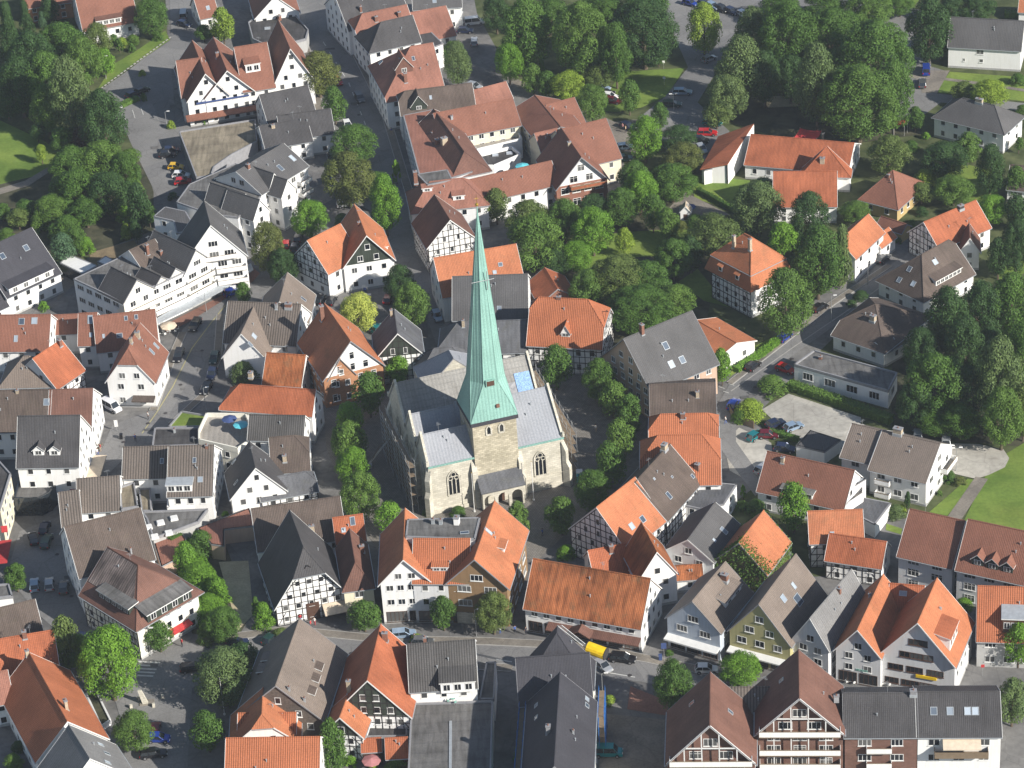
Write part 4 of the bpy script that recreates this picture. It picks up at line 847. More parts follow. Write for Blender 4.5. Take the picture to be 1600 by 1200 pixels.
for z_ in (15.2,):
    for b_ in (2.5, 5.6): arch_window(cp(a0, b0 + b_, z_), -cy_, -cx_, 0.95, 1.9, 'window', 0, parent=CHo)
for b_ in (3.9, 11.2, 20.5): arch_window(cp(0.2, b_, 3.3), -cy_, -cx_, 2.1, 6, 'window', parent=CHo)
for b_ in (7.5, 20.5): arch_window(cp(26.15, b_, 3.3), cy_, cx_, 2.1, 6, 'window', parent=CHo)
def buttress(a_, b_, da, db, h, w=1.0, dep=1.5):
    mb = MB(); o = cp(a_, b_, 0); n = (cx_ * da + cy_ * db).normalized(); t_ = Vector((-n.y, n.x, 0)); prof = [(0, 0), (dep, 0), (dep, h * .45), (dep * .6, h * .55), (dep * .6, h * .8), (0, h)]
    A = [o + n * x + UP * z - t_ * w / 2 for x, z in prof]; B = [p + t_ * w for p in A]; mb.poly(A); mb.poly(B[::-1])
    for i in range(len(prof)): mb.poly([A[i], A[(i + 1) % 6], B[(i + 1) % 6], B[i]][::-1])
    mb.build('buttress', ['sandstone'], CHo)
for a_, b_, x, y in ((0.4, 0.4, -1, -1), (26.0, 0.4, 1, -1), (8.9, 0.2, -.1, -1), (17.6, 0.2, .1, -1), (0.3, 7.4, -1, 0), (0.3, 14.8, -1, 0), (0.3, 26, -1, 0), (26.1, 15.3, 1, 0), (26.1, 26, 1, 0)): buttress(a_, b_, x, y, 9.6, 1.0, 1.4)
mb = MB()
for a_, L in ((0.25, 8.75), (17.4, 8.8)): mb.box(cp(a_, 0.02, 10.35), cx_ * L, -cy_ * 0.22, UP * 0.3, 0); mb.box(cp(a_, 0.25, 3.0), cx_ * L, -cy_ * 0.12, UP * 0.16, 1); mb.box(cp(a_, 0.25, 0), cx_ * L, -cy_ * 0.15, UP * 0.8, 1)
mb.build('cornice', ['copper', 'sandstone'], CHo)
def coping(a_, b_, D, he, rise, dirx):      # raised parapet along a gable
    mb = MB()
    for s in (0, 1):
        p0 = cp(a_, b_ + (0 if s == 0 else D), he + 0.1); p1 = cp(a_, b_ + D / 2, he + rise + 0.35); mb.beam(p0, p1, 0.42, UP, dep=0.45)
        mb.beam(p0 - cx_ * 0, p0 + UP * 0.9, 0.4, cx_ * dirx, dep=0.4)
    mb.build('gable_coping', ['sandstone'], CHo)
coping(0.35, 0.2, 7.3, 10.6, 4.7, -1); coping(0.35, 7.5, 7.4, 10.6, 4.9, -1); coping(26.0, 0.2, 15.2, 10.6, 6.5, 1); coping(26.1, 14.9, 11.4, 10.5, 6.3, 1); coping(0.3, 14.9, 11.4, 10.5, 6.3, -1)
# porch with three arches
pm = MB(); pa0, pL, pb0, pb1, ph = 9.35, 7.9, -2.6, -0.3, 4.3; nA = 3; pw = pL / nA
for i in range(nA):
    x0 = pa0 + pw * i; r = pw / 2 - 0.3; zc_ = 2.35
    pm.box(cp(x0, pb0, 0), cx_ * 0.3, cy_ * 0.5, UP * zc_); pm.box(cp(x0 + pw - 0.3, pb0, 0), cx_ * 0.3, cy_ * 0.5, UP * zc_); K = 10
    for k in range(K):
        a1, a2 = math.pi * k / K, math.pi * (k + 1) / K; cxm = x0 + pw / 2
        q1, q2 = (cxm - r * math.cos(a1), zc_ + r * math.sin(a1)), (cxm - r * math.cos(a2), zc_ + r * math.sin(a2))
        for yy in (pb0, pb0 + 0.5): pm.poly([cp(q1[0], yy, q1[1]), cp(q2[0], yy, q2[1]), cp(q2[0], yy, ph), cp(q1[0], yy, ph)])
        pm.poly([cp(q1[0], pb0, q1[1]), cp(q1[0], pb0 + .5, q1[1]), cp(q2[0], pb0 + .5, q2[1]), cp(q2[0], pb0, q2[1])])
    for s in (x0, x0 + pw - 0.3):
        for yy in (pb0, pb0 + .5): pm.poly([cp(s, yy, zc_), cp(s + .3, yy, zc_), cp(s + .3, yy, ph), cp(s, yy, ph)])
for s in (pa0, pa0 + pL): pm.poly([cp(s, pb0 + .5, 0), cp(s, pb1, 0), cp(s, pb1, ph + 1.2), cp(s, pb0 + .5, ph)])
pm.box(cp(pa0, pb1 - .02, 0), cx_ * pL, cy_ * .04, UP * ph)
por = pm.build('porch', ['sandstone'], CHo)
pr = MB(); pr.slab([cp(pa0 - .3, pb0 - .35, ph), cp(pa0 + pL + .3, pb0 - .35, ph), cp(pa0 + pL + .3, pb1 + .05, ph + 2.3), cp(pa0 - .3, pb1 + .05, ph + 2.3)], .2); pr.build('roof', ['slate'], por)
dg_ = MB(); dg_.poly([cp(pa0 + 3.2, pb1 - .05, 0), cp(pa0 + 4.8, pb1 - .05, 0), cp(pa0 + 4.8, pb1 - .05, 2.6), cp(pa0 + 3.2, pb1 - .05, 2.6)]); dg_.build('door', ['timber_brown'], CHo)
# torn blue and clear sheeting over the roof under repair
tm = MB(); r = random.Random(5)
vv = ch['vols'][2]; pl = vv.planes
def onroof(a_, zf, lift=0.18): # back slope of right roof: from ridge (zf=0) to its rear eave (1)
    return cp(a_, 0.25 + 7.6 + 7.6 * zf, 10.6 + 6.4 * (1 - zf) + lift)
for i in range(9):
    for j in range(5):
        a1 = 18.0 + i * 0.85; q = [(a1, j / 5), (a1 + .85, j / 5), (a1 + .85, (j + 1) / 5), (a1, (j + 1) / 5)]
        tm.poly([onroof(x, z, .14 + .1 * abs(math.sin(x * 7 + z * 9))) for x, z in q], 1 if i < 4 else 0)
tm.build('roof_sheeting', ['tarp_blue', 'trim_grey'], ch['roofs'][2])
def tarp_front(a1, a2, b1, b2):
    tm = MB(); n = 5
    for i in range(n):
        for j in range(n):
            q = [(a1 + (a2 - a1) * (i + x) / n, b1 + (b2 - b1) * (j + y) / n) for x, y in ((0, 0), (1, 0), (1, 1), (0, 1))]
            tm.poly([cp(x, y, 10.45 + (y - 14.8) * 6.2 / 5.75 + .16 + .1 * abs(math.sin(x * 5 + y * 3))) for x, y in q], 0)
    return tm
tarp_front(22.6, 25.6, 15.2, 18.4).build('tarpaulin', ['tarp_blue'], ch['roofs'][3]); tarp_front(17.8, 22.5, 15.2, 17.4).build('tarpaulin', ['trim_grey'], ch['roofs'][3])
def scaffold(name, label, a0_, b0_, a1_, b1_, h, out, mat='steel'):
    mb = MB(); p0, p1 = cp(a0_, b0_, 0), cp(a1_, b1_, 0); L = (p1 - p0).length; d = (p1 - p0).normalized(); n = out; k = int(L / 2.2)
    for i in range(k + 1):
        for s in (0, 1.1): q = p0 + d * L * i / k + n * s; mb.tube(q, q + UP * h, .045, n=5)
    z = 2.0
    while z < h:
        for s in (0, 1.1): mb.tube(p0 + n * s + UP * z, p1 + n * s + UP * z, .04, n=4); mb.tube(p0 + n * s + UP * (z + 1), p1 + n * s + UP * (z + 1), .03, n=4)
        mb.box(p0 + UP * (z - .05), d * L, n * 1.1, UP * .06, 1); z += 2.0
    for i in range(0, k, 2): mb.tube(p0 + n * 1.1 + d * L * i / k, p0 + n * 1.1 + d * L * (i + 1) / k + UP * 2, .035, n=4)
    for i in range(k): 
        if i % 3 == 1: mb.tube(p0 + n * 1.1 + d * L * i / k + UP * 4, p0 + n * 1.1 + d * L * (i + 1) / k + UP * 8, .035, n=4)
    return single(mb, name, [mat, 'wood'], label, 'scaffold', at=p0)
scaffold('scaffold', 'grey tubular scaffold along the sunlit right side of the church', 27.8, 1.0, 27.8, 25, 11.5, cx_)
scaffold('scaffold', 'grey tubular scaffold along the shaded left side of the church', -1.7, 2.0, -1.7, 22, 11.5, -cx_)
# ---------------------------------------------------------------- houses
def slabpx(parent, name, mats, pts, th=0.15, label=None):
    mb = MB(); mb.slab([W(x, y, z) for x, y, z in pts], th); o = mb.build(name, [mats] if isinstance(mats, str) else mats, parent)
    if label: o['label'] = label
    return o
RW = dict(sp=2.8)
house('brick_house', 'orange brick house cut by the top left corner of the photo', 'the orange brick house in the corner', [V('x', (38, 12), (112, 1), R=(45, -25), he=4.5, roof='tile_red', wall='orange_brick')], win=RW)
house('house', 'red roofed house with a long four light dormer beside the curving lane', 'the red roof with the four light dormer', [V('x', (130, 47), (215, 32), R=(122, -18), he=4, roof='tile_red')], win=RW, dorm=[(0, 171, 38, 6, 1.4, dict(kind='s', nwin=4, roof='tile_redbrown'))])
house('house', 'small red roofed house end at the top edge behind the lane', 'the small red roof at the top edge', [V('x', (313, 28), (341, 22), R=(307, -8), he=3.5, roof='tile_red')], win=RW, sky=[(0, 325, 13, .9, 1.1)])
house('house', 'white gabled house with a red roof touching the top edge above the hotel', 'the white gable above the red hotel', [V('y', (392, 28), (460, 19), R=(430, -6), R2=(418, -45), he=4.5, roof='tile_red')], win=RW)
house('workshop', 'low dark felt roofed workshop beside the shopping street at the top', 'the dark flat roof by the shopping street', [FV([(388, 36), (400, 28), (458, 20), (482, 48), (478, 62), (425, 76), (395, 62)], 3.5, 'felt_dark', 'grey')], sky=[(0, 418, 45, 1.4, 1.4)], chim=[(0, 437, 32)])
h = house('hotel', 'large white hotel with many sharp red gables beside the parking lane', 'the red gabled hotel',
    [V('y', (285, 155), (349, 146), R=(320, 114), R2=(301, 65), he=7, roof='tile_red', vg=.7), V('y', (318, 151), (394, 140), R=(354, 109), R2=(334, 60), he=7, roof='tile_red', vg=.7), V('y', (424, 131), (487, 122), R=(453, 75), R2=(435, 32), he=7, roof='tile_red', vg=.6),
     V('x', (380, 142), (430, 134), R=(400, 69), p=46, he=7, roof='tile_red'), V('x', (284, 151), (322, 146), R=(272, 96), p=48, he=6.9, roof='tile_red')], cat='hotel', win=dict(sp=2.4), dorm=[(3, 396, 113, 3.4, 2.2, dict(kind='s', nwin=2, roof='tile_red'))], chim=[(1, 340, 90)])
on_wall(h, 0, 'f', 'canopy_roof', -0.1, 2.15, 2.9, 3.1, 2.0, 'tile_red', slope=0.6); on_wall(h, 0, 'f', 'awning_board', 0.2, 1.5, 5.6, 5.9, 0.5, 'cloth_blue')
on_wall(h, 0, 'f', 'shop_window', 0.1, 1.9, 0.5, 2.6, 0.06, 'car_glass')
house('parking_deck', 'flat tan gravel roofed parking deck in front of the red hotel', 'the tan flat parking deck', [FV([(280, 207), (399, 188), (402, 222), (362, 243), (335, 262), (330, 276), (307, 279)], 3.6, 'felt_tan', 'trim_grey')], cat='parking deck')
house('house', 'dark grey roofed hall beside the right end of the red hotel', 'the dark grey hall by the hotel', [V('x', (420, 195), (494, 180), R=(410, 148), he=5, p=38, roof='tile_dark', wall='palegrey'), V('x', (440, 218), (522, 207), R=(517, 170), he=5, p=36, roof='tile_dark', wall='white'), V('x', (415, 232), (488, 219), R=(470, 186), he=4.5, p=30, roof='tile_dark', wall='white')], win=RW, sky=[(0, 437, 186, 1, 1.2)], chim=[(2, 427, 200, .8, .5, .8, 'chimney_plaster')])
h = house('apartment_block', 'long white apartment block with sawtooth gables, grey roofs and stacked balconies', 'the long white sawtooth block',
    [FV([(115, 436), (203, 395), (262, 403), (291, 424), (190, 471)], 9, 'felt', 'white', par=.1), V('y', (193, 473), (240, 449), R=(212, 437), D=8, he=9, roof='tile_dark', wall='ivory'), V('y', (242, 447), (263, 436), R=(251, 432), D=6, he=9, roof='tile_dark', wall='ivory'), V('y', (264, 436), (287, 425), R=(272, 419), D=7, he=9, roof='tile_dark', wall='ivory'),
     V('y', (287, 429), (331, 406), R=(304, 390), D=13, he=8.6, roof='tile_slategrey', wall='ivory'), V('y', (285, 427), (376, 383), R=(329, 352), R2=(319, 314), he=8.6, roof='tile_slategrey'), FV([(240, 338), (258, 323), (290, 330), (306, 357), (276, 365), (271, 345)], 8, 'tile_slategrey', 'white', par=.05),
     FV([(276, 316), (296, 288), (368, 256), (398, 262), (415, 300), (372, 340), (330, 335)], 8.3, 'felt', 'white', par=.1), V('y', (374, 333), (398, 318), R=(386, 303), D=10, he=8.5, roof='tile_slategrey'), V('y', (396, 342), (421, 326), R=(405, 312), D=9, he=8.5, roof='tile_slategrey'),
     V('y', (419, 300), (442, 286), R=(430, 271), D=8, he=8.5, roof='tile_slategrey'), V('y', (440, 307), (463, 292), R=(448, 281), D=9, he=8.5, roof='tile_slategrey'), V('x', (408, 303), (482, 258), R=(470, 208), p=27, he=9, roof='tile_slategrey'),
     V('x', (222, 420), (262, 402), R=(240, 374), p=35, he=9.1, roof='tile_brown', wall='white')], cat='apartments', wk=[dict(sp=2.7, w=2.0, h=1.2), dict(sp=2.6, w=1.4), None, None, dict(sp=2.7, w=2.1, h=1.2), dict(sp=2.9, w=2.0), RW, None, dict(sp=2.2), dict(sp=2.2), dict(sp=2.2), dict(sp=2.2), dict(sp=2.4, w=1.4), None],
    sky=[(12, 457, 248, 1, 1.8), (12, 438, 263, 1, 1.8), (7, 331, 307, 2, 2), (7, 342, 308, 2, 2)], chim=[(13, 231, 397, .6, .6, 2.2), (13, 252, 400, .6, .6, 1.2), (12, 388, 263, .7, .7, 1)])
for z in (3.0, 5.8): balcony(h, 0, 'f', .02, .98, z, 1.3) if wallref(h['vols'][0], 'f') else None
for z in (3.0, 5.8): balcony(h, 5, 'f', .5, .98, z, 1.4); balcony(h, 4, 'f', .05, .95, z, 1.2)
balcony(h, 5, 'f', .3, .85, 8.7, 1.0); balcony(h, 12, 'f', .75, .98, 5.8, 1.3); balcony(h, 12, 'f', .75, .98, 3.0, 1.3)
slabpx(h['o'], 'canopy', 'zinc', [(243, 498, 3), (243, 507, 2.8), (300, 479, 2.8), (350, 452, 2.8), (396, 421, 2.8), (392, 411, 3), (345, 438, 3), (298, 467, 3)], .2)
house('house', 'near black roofed white house with a wide dormer at the left edge', 'the black roof at the left edge', [V('x', (10, 464), (94, 425), R=(72, 346), p=40, he=5, roof='slate_dark'), V('x', (-40, 500), (12, 476), D=9, rise=3, he=3.4, roof='slate_dark')], win=RW, dorm=[(0, 50, 446, 11, 1.6, dict(kind='s', nwin=4))], sky=[(0, 41, 388, 1.2, 1.4), (0, 4, 401, 1.2, 1.4)])
house('greenhouse', 'long low white roofed greenhouse behind the flat grey roof', 'the white greenhouse', [FV([(94, 411), (107, 397), (152, 415), (129, 428)], 3, 'trim_white', 'car_glass', par=.05)], cat='greenhouse')
house('shed', 'small white flat roofed shed in the back yard near the greenhouse', 'the small white shed', [FV([(152, 409), (165, 400), (177, 406), (164, 414)], 2.5, 'trim_white', 'white', par=.05)], cat='shed')
house('row_house', 'red roofed row house with two paired skylights at the left edge', 'the red row house at the left edge', [V('x', (-10, 547), (75, 546), R=(60, 492), he=5.5, p=42, roof='tile_red')], win=RW, sky=[(0, 34, 503, 1.2, 1.4), (0, 54, 502, 1.2, 1.4), (0, 25, 530, .8, 1.4)])
house('row_house', 'narrow low red roofed link house between the row houses', 'the low red link house', [V('x', (77, 521), (120, 519), R=(100, 492), he=5, p=38, roof='tile_red', wall='palegrey')], win=RW)
house('row_house', 'red roofed row house with a step in its roof, left of the sawtooth block', 'the stepped red row house', [V('x', (123, 538), (150, 537), R=(125, 490), he=5.8, p=42, roof='tile_red'), V('x', (152, 549), (247, 538), R=(240, 484), he=5.2, p=42, roof='tile_red')], win=RW, sky=[(0, 141, 500, 1, 1.8), (0, 142, 524, .6, 1), (1, 197, 498, .7, 1), (1, 213, 496, .7, 1), (1, 187, 525, 1.2, 1), (1, 162, 526, .5, .9)])
h = house('house', 'white house with a half hipped red roof at the bend of the street', 'the white house at the street bend', [V('y', (165, 597), (240, 592), R=(197, 552), R2=(218, 505), he=6.2, hip=(.38, 0), roof='tile_red', ov=.45)], win=dict(sp=2.9, w=1.3), sky=[(0, 244, 541, .8, 1.6), (0, 237, 550, .8, 1.6)], chim=[(0, 215, 527, .9, .7, 1.2, 'chimney_plaster'), (0, 205, 535, .5, .5, 1, 'chimney_plaster')])
on_wall(h, 0, 'f', 'porch_roof', .52, 1.0, 2.6, 2.8, 1.8, 'tile_brown', slope=.3)
house('house', 'bright rust roofed house with a timbered side behind the brown and red long roof', 'the rust roofed timbered house', [V('x', (88, 606), (131, 577), R=(95, 532), p=44, he=5, roof='tile_rust')], win=RW, tf='fr', chim=[(0, 94, 540)])
house('house', 'grey hipped roof house at the left edge beside the rust roof', 'the grey hipped roof at the left edge', [V('x', (0, 604), (78, 602), R=(40, 557), hip=(1, 1), p=42, he=5, roof='tile_taupe', wall='grey')], win=RW)
house('house', 'long house whose roof is half brown and half red above the street corner', 'the half brown half red roof', [V('x', (-40, 674), (76, 672), R=(70, 609.5), p=40, he=6.5, roof='tile_brown'), V('x', (76, 672), (142, 670), R=(140, 607.5), p=40, he=6.52, roof='tile_redbrown')], win=dict(sp=2.3), sky=[(0, 73, 629, 1.2, 1.4)], chim=[(0, 27, 614, .5, .5, .6, 'chimney_plaster')])
h = house('inn', 'white inn with a dark roof and two small gabled dormers', 'the white inn with twin dormers', [V('x', (27, 728), (122, 726.5), R=(110, 649.5), p=47, he=8.5, roof='tile_dark'), FV([(30, 754), (104, 754), (88, 760), (78, 773), (62, 781), (22, 781)], 3.6, 'felt', 'car_glass', par=.5)], wk=[dict(sp=2.6), None], dorm=[(0, 61, 712, 2.0, 1.3), (0, 86, 712, 2.0, 1.3)])
on_wall(h, 0, 'r', 'balcony_roof', .3, .9, 2.8, 3.1, 2.6, 'cloth_cream'); on_wall(h, 0, 'f', 'awning', .8, .98, 2.9, 3.1, 1.2, 'cloth_wine', slope=.3)
house('shop_building', 'cream shop building cut by the left edge beside the car park', 'the cream shop building', [FV([(-70, 770), (-20, 700), (17, 742), (0, 797)], 8, 'felt_dark', 'cream')], cat='shop', win=dict(sp=2.2))
slabpx(bpy.data.objects['shop_building'], 'red_awning', 'cloth_red', [(-2, 845, 3.2), (18, 843, 3.2), (11, 879, 2.7), (-8, 881, 2.7)], .12); slabpx(bpy.data.objects['shop_building'], 'red_sign', 'cloth_red', [(1, 822, 5), (11, 821, 5), (12, 830, 4.4), (2, 831, 4.4)], .2)
h = house('house', 'house with a ribbed grey brown roof, white gable and roof terrace', 'the ribbed roof with the roof terrace', [V('x', (192, 746), (262, 744), R=(200, 699), p=38, he=6, roof='tile_greybrown_ribbed'), V('x', (262, 774), (331, 772), R=(325, 696), p=38, he=6, roof='tile_greybrown_ribbed'), FV([(262, 775), (331, 774), (330, 791), (262, 798)], 3, 'felt_tan', 'white', par=.6)], wk=[RW, dict(sp=2.0), None], sky=[(0, 253, 721, .7, 1.1), (0, 279, 724, 1.1, 1.1), (1, 304, 720, .7, 1.1), (1, 313, 750, 1.0, 1.1)], chim=[(1, 323, 700, .5, .5, .6)], dorm=[(1, 281, 769, 4.6, 1.6, dict(kind='s', nwin=3, wall='white', roof='zinc', slope=.1, back=2.2))])
house('annex', 'small white annex with a brown lid roof left of the roof terrace', 'the small white annex', [FV([(187, 763), (210, 755), (216, 793), (190, 797)], 5, 'felt_tan', 'white'), FV([(217, 765), (235, 764), (237, 800), (222, 800)], 3.2, 'felt_tan', 'white')], win=RW)
h = house('flat_hall', 'flat grey felt hall with five white skylight domes', 'the flat hall with skylight domes', [FV([(222, 801), (325, 797), (310, 817), (240, 843), (230, 813)], 4, 'felt', 'grey')], cat='hall')
for x, y in ((232, 825), (251, 818), (272, 811), (264, 834), (242, 840)):
    p = W(x, y, 4.05); mb = MB(); e_ = h['vols'][0].ex; f_ = Vector((-e_.y, e_.x, 0)); mb.box(p - e_ * .7 - f_ * .7, e_ * 1.4, f_ * 1.4, UP * .3, 0); mb.box(p - e_ * .6 - f_ * .6 + UP * .3, e_ * 1.2, f_ * 1.2, UP * .15, 1); mb.build('skylight', ['trim_white', 'trim_white'], h['roofs'][0])
house('house', 'brown ribbed double roof above the dark car park, left of the terrace', 'the brown ribbed double roof', [V('x', (122, 800), (187, 795), R=(184, 744), p=36, he=5, roof='tile_greybrown_ribbed'), V('x', (98, 825), (128, 821), R=(100, 769), p=36, he=5, roof='tile_greybrown_ribbed')], win=RW)
h = house('corner_inn', 'corner inn with a broad taupe roof, rusty metal slope and curved front', 'the rusty corner inn',
    [V('x', (124, 901), (241, 871), R=(218, 794.4), p=40, he=8.5, roof='tile_brown'), V('x', (128, 924), (213, 977), R=(205, 877), p=40, he=7.5, hip=(0, 1), roof='tile_redbrown', wall='ivory', ov=.8)], wk=[RW, dict(sp=2.4)], tf=['', 'fl'],
    dorm=[(1, 178, 947, 8.5, 1.5, dict(kind='s', nwin=5, wall='slate_cladding', roof='felt', slope=.16, back=4.5)), (1, 266, 954, 9.8, 1.8, dict(kind='s', nwin=4, wall='slate_cladding', roof='felt', slope=.22, back=5.5))], chim=[(0, 206, 868, .25, .25, 1.5, 'zinc')])
_q = h['vols'][1].planes[0]; _a, _b, _c, _d = _q[0], _q[1], _q[2], _q[3]
mb = MB(); _n = (_b - _a).cross(_d - _a).normalized(); mb.slab([p + UP * .22 for p in (_a.lerp(_d, .30).lerp(_b.lerp(_c, .30), .03), _a.lerp(_d, .30).lerp(_b.lerp(_c, .30), .93), _a.lerp(_d, .97).lerp(_b.lerp(_c, .97), .97), _a.lerp(_d, .97).lerp(_b.lerp(_c, .97), .03))], .1); mb.build('metal_sheeting', ['rust_metal'], h['roofs'][1])
on_wall(h, 1, 'r', 'awning', .45, .8, 2.6, 2.75, 1.3, 'cloth_red', slope=.4)
house('shed', 'salmon tiled lean-to with a corner cut out beside the dark courtyard', 'the salmon tiled lean-to', [FV([(309, 825), (389, 794), (400, 821), (350, 827), (350, 853), (330, 850)], 3.3, 'tile_rose', 'pink_plaster', par=.02)], cat='shed')
house('shed', 'small salmon tiled shed overgrown with creeper beside the flat hall', 'the small salmon shed', [FV([(240, 845), (282, 832), (290, 842), (282, 870), (252, 885)], 3.1, 'tile_rose', 'pink_plaster', par=.02)], cat='shed')
house('garage', 'dark flat roofed garage with a grassed roof beside the street', 'the grass roofed garage', [FV([(238, 699), (242, 670), (311, 670), (311, 697)], 4.5, 'felt_dark', 'grey'), FV([(263, 669), (284, 644), (325, 651), (316, 668)], 3.2, 'g_lawn', 'grey')], cat='garage', chim=[(0, 273, 676, .4, .4, .8, 'zinc')])
h = house('terrace_house', 'pale house with a planted roof terrace and parasols', 'the planted roof terrace', [FV([(311, 677), (323, 651), (385, 652), (397, 678), (392, 692), (372, 706), (311, 692)], 5, 'terrace_paving', 'ivory', par=.9)], win=RW)
house('house', 'taupe house with a plain white gable and a ribbed rear roof', 'the plain white gable', [V('x', (350, 533), (462, 538), R=(400, 473), p=42, he=5.5, roof='tile_greybrown_ribbed'), V('y', (344, 560), (413, 556), R=(377, 521.5), R2=(398, 477), he=5, roof='tile_taupe')], wk=[RW, False], sky=[(1, 397, 526, 1.3, 1.3), (1, 391, 539, 1, 1.3)], chim=[(0, 451, 481, 1.3, .8, 1.0), (0, 432, 482, .5, .5, 1, 'zinc')])
house('house', 'taupe roofed house wedged in front of the white and orange timbered house', 'the wedged taupe roof', [V('y', (405, 512), (486, 497), R=(437, 471), R2=(449, 427), he=5, roof='tile_taupe')], win=RW, sky=[(0, 474, 468, .8, 1.4)])
house('house', 'little house with a square old orange roof beside the conservatory', 'the square old orange roof', [V('x', (411, 598), (470, 602), R=(470, 555), p=42, he=4, roof='tile_old_orange')], win=RW)
house('conservatory', 'low glazed conservatory between the square orange roof and the ribbed roof', 'the conservatory', [FV([(434, 539), (462, 539), (471, 552), (430, 551)], 3.2, 'roof_glass', 'trim_white', par=.05)], cat='conservatory')
h = house('merchant_house', 'long rust red roofed house with a stepped white gable to the church lane', 'the long rust roof by the church lane', [V('x', (344, 637), (487, 648), R=(490, 609.5), p=44, he=6.5, hip=(.9, 0), roof='tile_rust'), V('x', (388, 685), (473, 686.5), R=(478, 650), p=42, he=6.5, roof='tile_dark_ribbed')], wk=[dict(sp=2.2), dict(sp=2.2)], chim=[(0, 392, 588, .8, .8, .9, 'chimney_plaster')])
house('house', 'white gabled house with a dark roof and long ridge below the ribbed roof', 'the dark roof with the white gable', [V('y', (356, 778), (441, 765), R=(399, 731), R2=(390, 691), he=5.5, roof='tile_dark')], win=RW, sky=[(0, 366, 722, .6, 1.3), (0, 369, 755, .6, 1.3)])
house('house', 'small brown hipped house behind the grey slate timbered house', 'the small brown hipped house', [V('x', (425, 738), (484, 733), R=(458, 681), p=42, he=5.5, roof='tile_brown', hip=(0, .5))], win=RW, chim=[(0, 445, 720, .7, .7, 1.2, 'chimney_plaster')])
house('timbered_house', 'low timbered house with an uneven grey slate roof beside the lane', 'the low slate timbered house', [V('x', (408, 781), (496, 765), R=(470, 738.5), p=40, he=4.3, roof='slate', hip=(.2, .5))], tf='fr', win=dict(sp=2.6), sky=[(0, 439, 765, .9, 1)])
h = house('timbered_hall', 'big black and white timbered hall with a half hipped dark roof', 'the big timbered hall', [V('y', (423, 943), (537, 926), R=(478, 866), R2=(454, 801), he=4.6, hip=(.42, 0), roof='tile_dark', vg=.8), V('x', (403, 860), (540, 840), R=(460, 786), p=40, he=5.5, roof='tile_brown')], tf='frl', wk=[dict(sp=2.0, w=1.0, h=1.1), RW], chim=[(1, 488, 833, .9, .6, 1.6, 'chimney_plaster')])
on_wall(h, 0, 'f', 'door', .42, .6, 0, 3.6, .12, 'timber_brown'); on_wall(h, 0, 'f', 'awning', .64, .98, 2.7, 2.85, 2.6, 'cloth_cream', slope=.7)
house('house', 'narrow cream house with a long red brown roof right of the timbered hall', 'the narrow cream house', [V('y', (537, 921), (583, 915), rise=3.4, D=13, hip=(1, 0), he=6.2, roof='tile_redbrown', wall='cream'), V('x', (526, 848), (571, 842), R=(562, 804), p=45, he=6.4, roof='tile_rust', wall='cream')], win=dict(sp=3.2, w=1.5), sky=[(1, 551, 815, .9, 1.6), (1, 537, 829, .8, .9)], chim=[(0, 566, 862, .8, .6, 1.3)])
v1 = V('y', (596, 910), (674, 906), R=(630, 873), R2=(633, 797), he=8.9, roof='tile_orange', ov=.5, vg=.5); v2 = V('y', (702, 908), (795, 914.5), R=(742, 872), R2=(772, 786), he=8.9, roof='tile_orange', wall='tan_wall', ov=.6, vg=.6)
v3 = V('x', (645, 909), (732, 909), R=(690, 842), p=43, he=8.8, roof='tile_orange_ribbed', wall='palegrey')
h = house('shop_house', 'large orange roofed shop house with a white gable and a tan gable', 'the big shop house with two gables', [v1, v2, v3, FV([(637, 812), (750, 809), (742, 843), (634, 839)], v3.he + v3.rise - .1, 'felt', 'palegrey', par=.15, z0=6)], cat='shop house', wk=[dict(sp=1.75, w=1.3, h=1.2), dict(sp=3.4, w=2.4, h=1.3), dict(sp=2.6), None], shop='f',
    sky=[(1, 763, 831, .8, 1.8), (3, 726, 833, 1.6, .8)], dorm=[(2, 688, 893, 2.6, 1.0, dict(kind='s', nwin=2)), (1, 790, 858, 2.4, 1.0, dict(kind='s', nwin=1))], chim=[(3, 714, 818, .9, 1.2, 1.3, 'white'), (3, 677, 818, .6, .6, .9, 'zinc'), (3, 689, 819, .6, .6, .9, 'zinc')])
on_wall(h, 1, 'f', 'shop_front', .12, .6, .2, 2.5, .2, 'sandstone')
h = house('inn', 'low inn with a broad weathered orange roof and a tiled canopy on its street side', 'the old orange roofed inn', [V('x', (820, 946), (1001, 978), R=(1018, 905), p=47, he=5.6, roof='tile_old_orange', ov=.5)], win=dict(sp=2.0, w=1.2), shop='f')
on_wall(h, 0, 'f', 'canopy_roof', .2, 1.0, 2.9, 3.08, 1.7, 'tile_redbrown', slope=.55)
wl = wallref(h['vols'][0], 'f'); o_ = wl[1] + wl[2] * (wl[3] * .5); mb = MB(); u_, n_ = wl[2], wl[4]
for s in (-1, 1): mb.slab([o_ + n_ * 0.3 + UP * 4.1, o_ + n_ * 2.4 + UP * 3.9, o_ + n_ * 2.4 + u_ * s * 2 + UP * 2.8, o_ + n_ * .3 + u_ * s * 2 + UP * 3.0], .15)
mb.build('porch_roof', ['tile_redbrown'], h['o'])
house('house', 'white house with a small orange roof behind the old orange roofed inn', 'the white house behind the inn', [V('y', (998, 906), (1057, 894), R=(1031, 862), D=9, he=6.5, roof='tile_old_orange')], win=RW)
house('house', 'small orange roofed link house between the timbered house and the inn', 'the small orange link roof', [V('x', (930, 905), (992, 893), R=(965, 852), p=44, he=4, roof='tile_rust'), V('x', (1058, 905), (1098, 902), R=(1075, 884), p=30, he=3, roof='tile_old_orange')], win=RW, chim=[(0, 955, 862)])
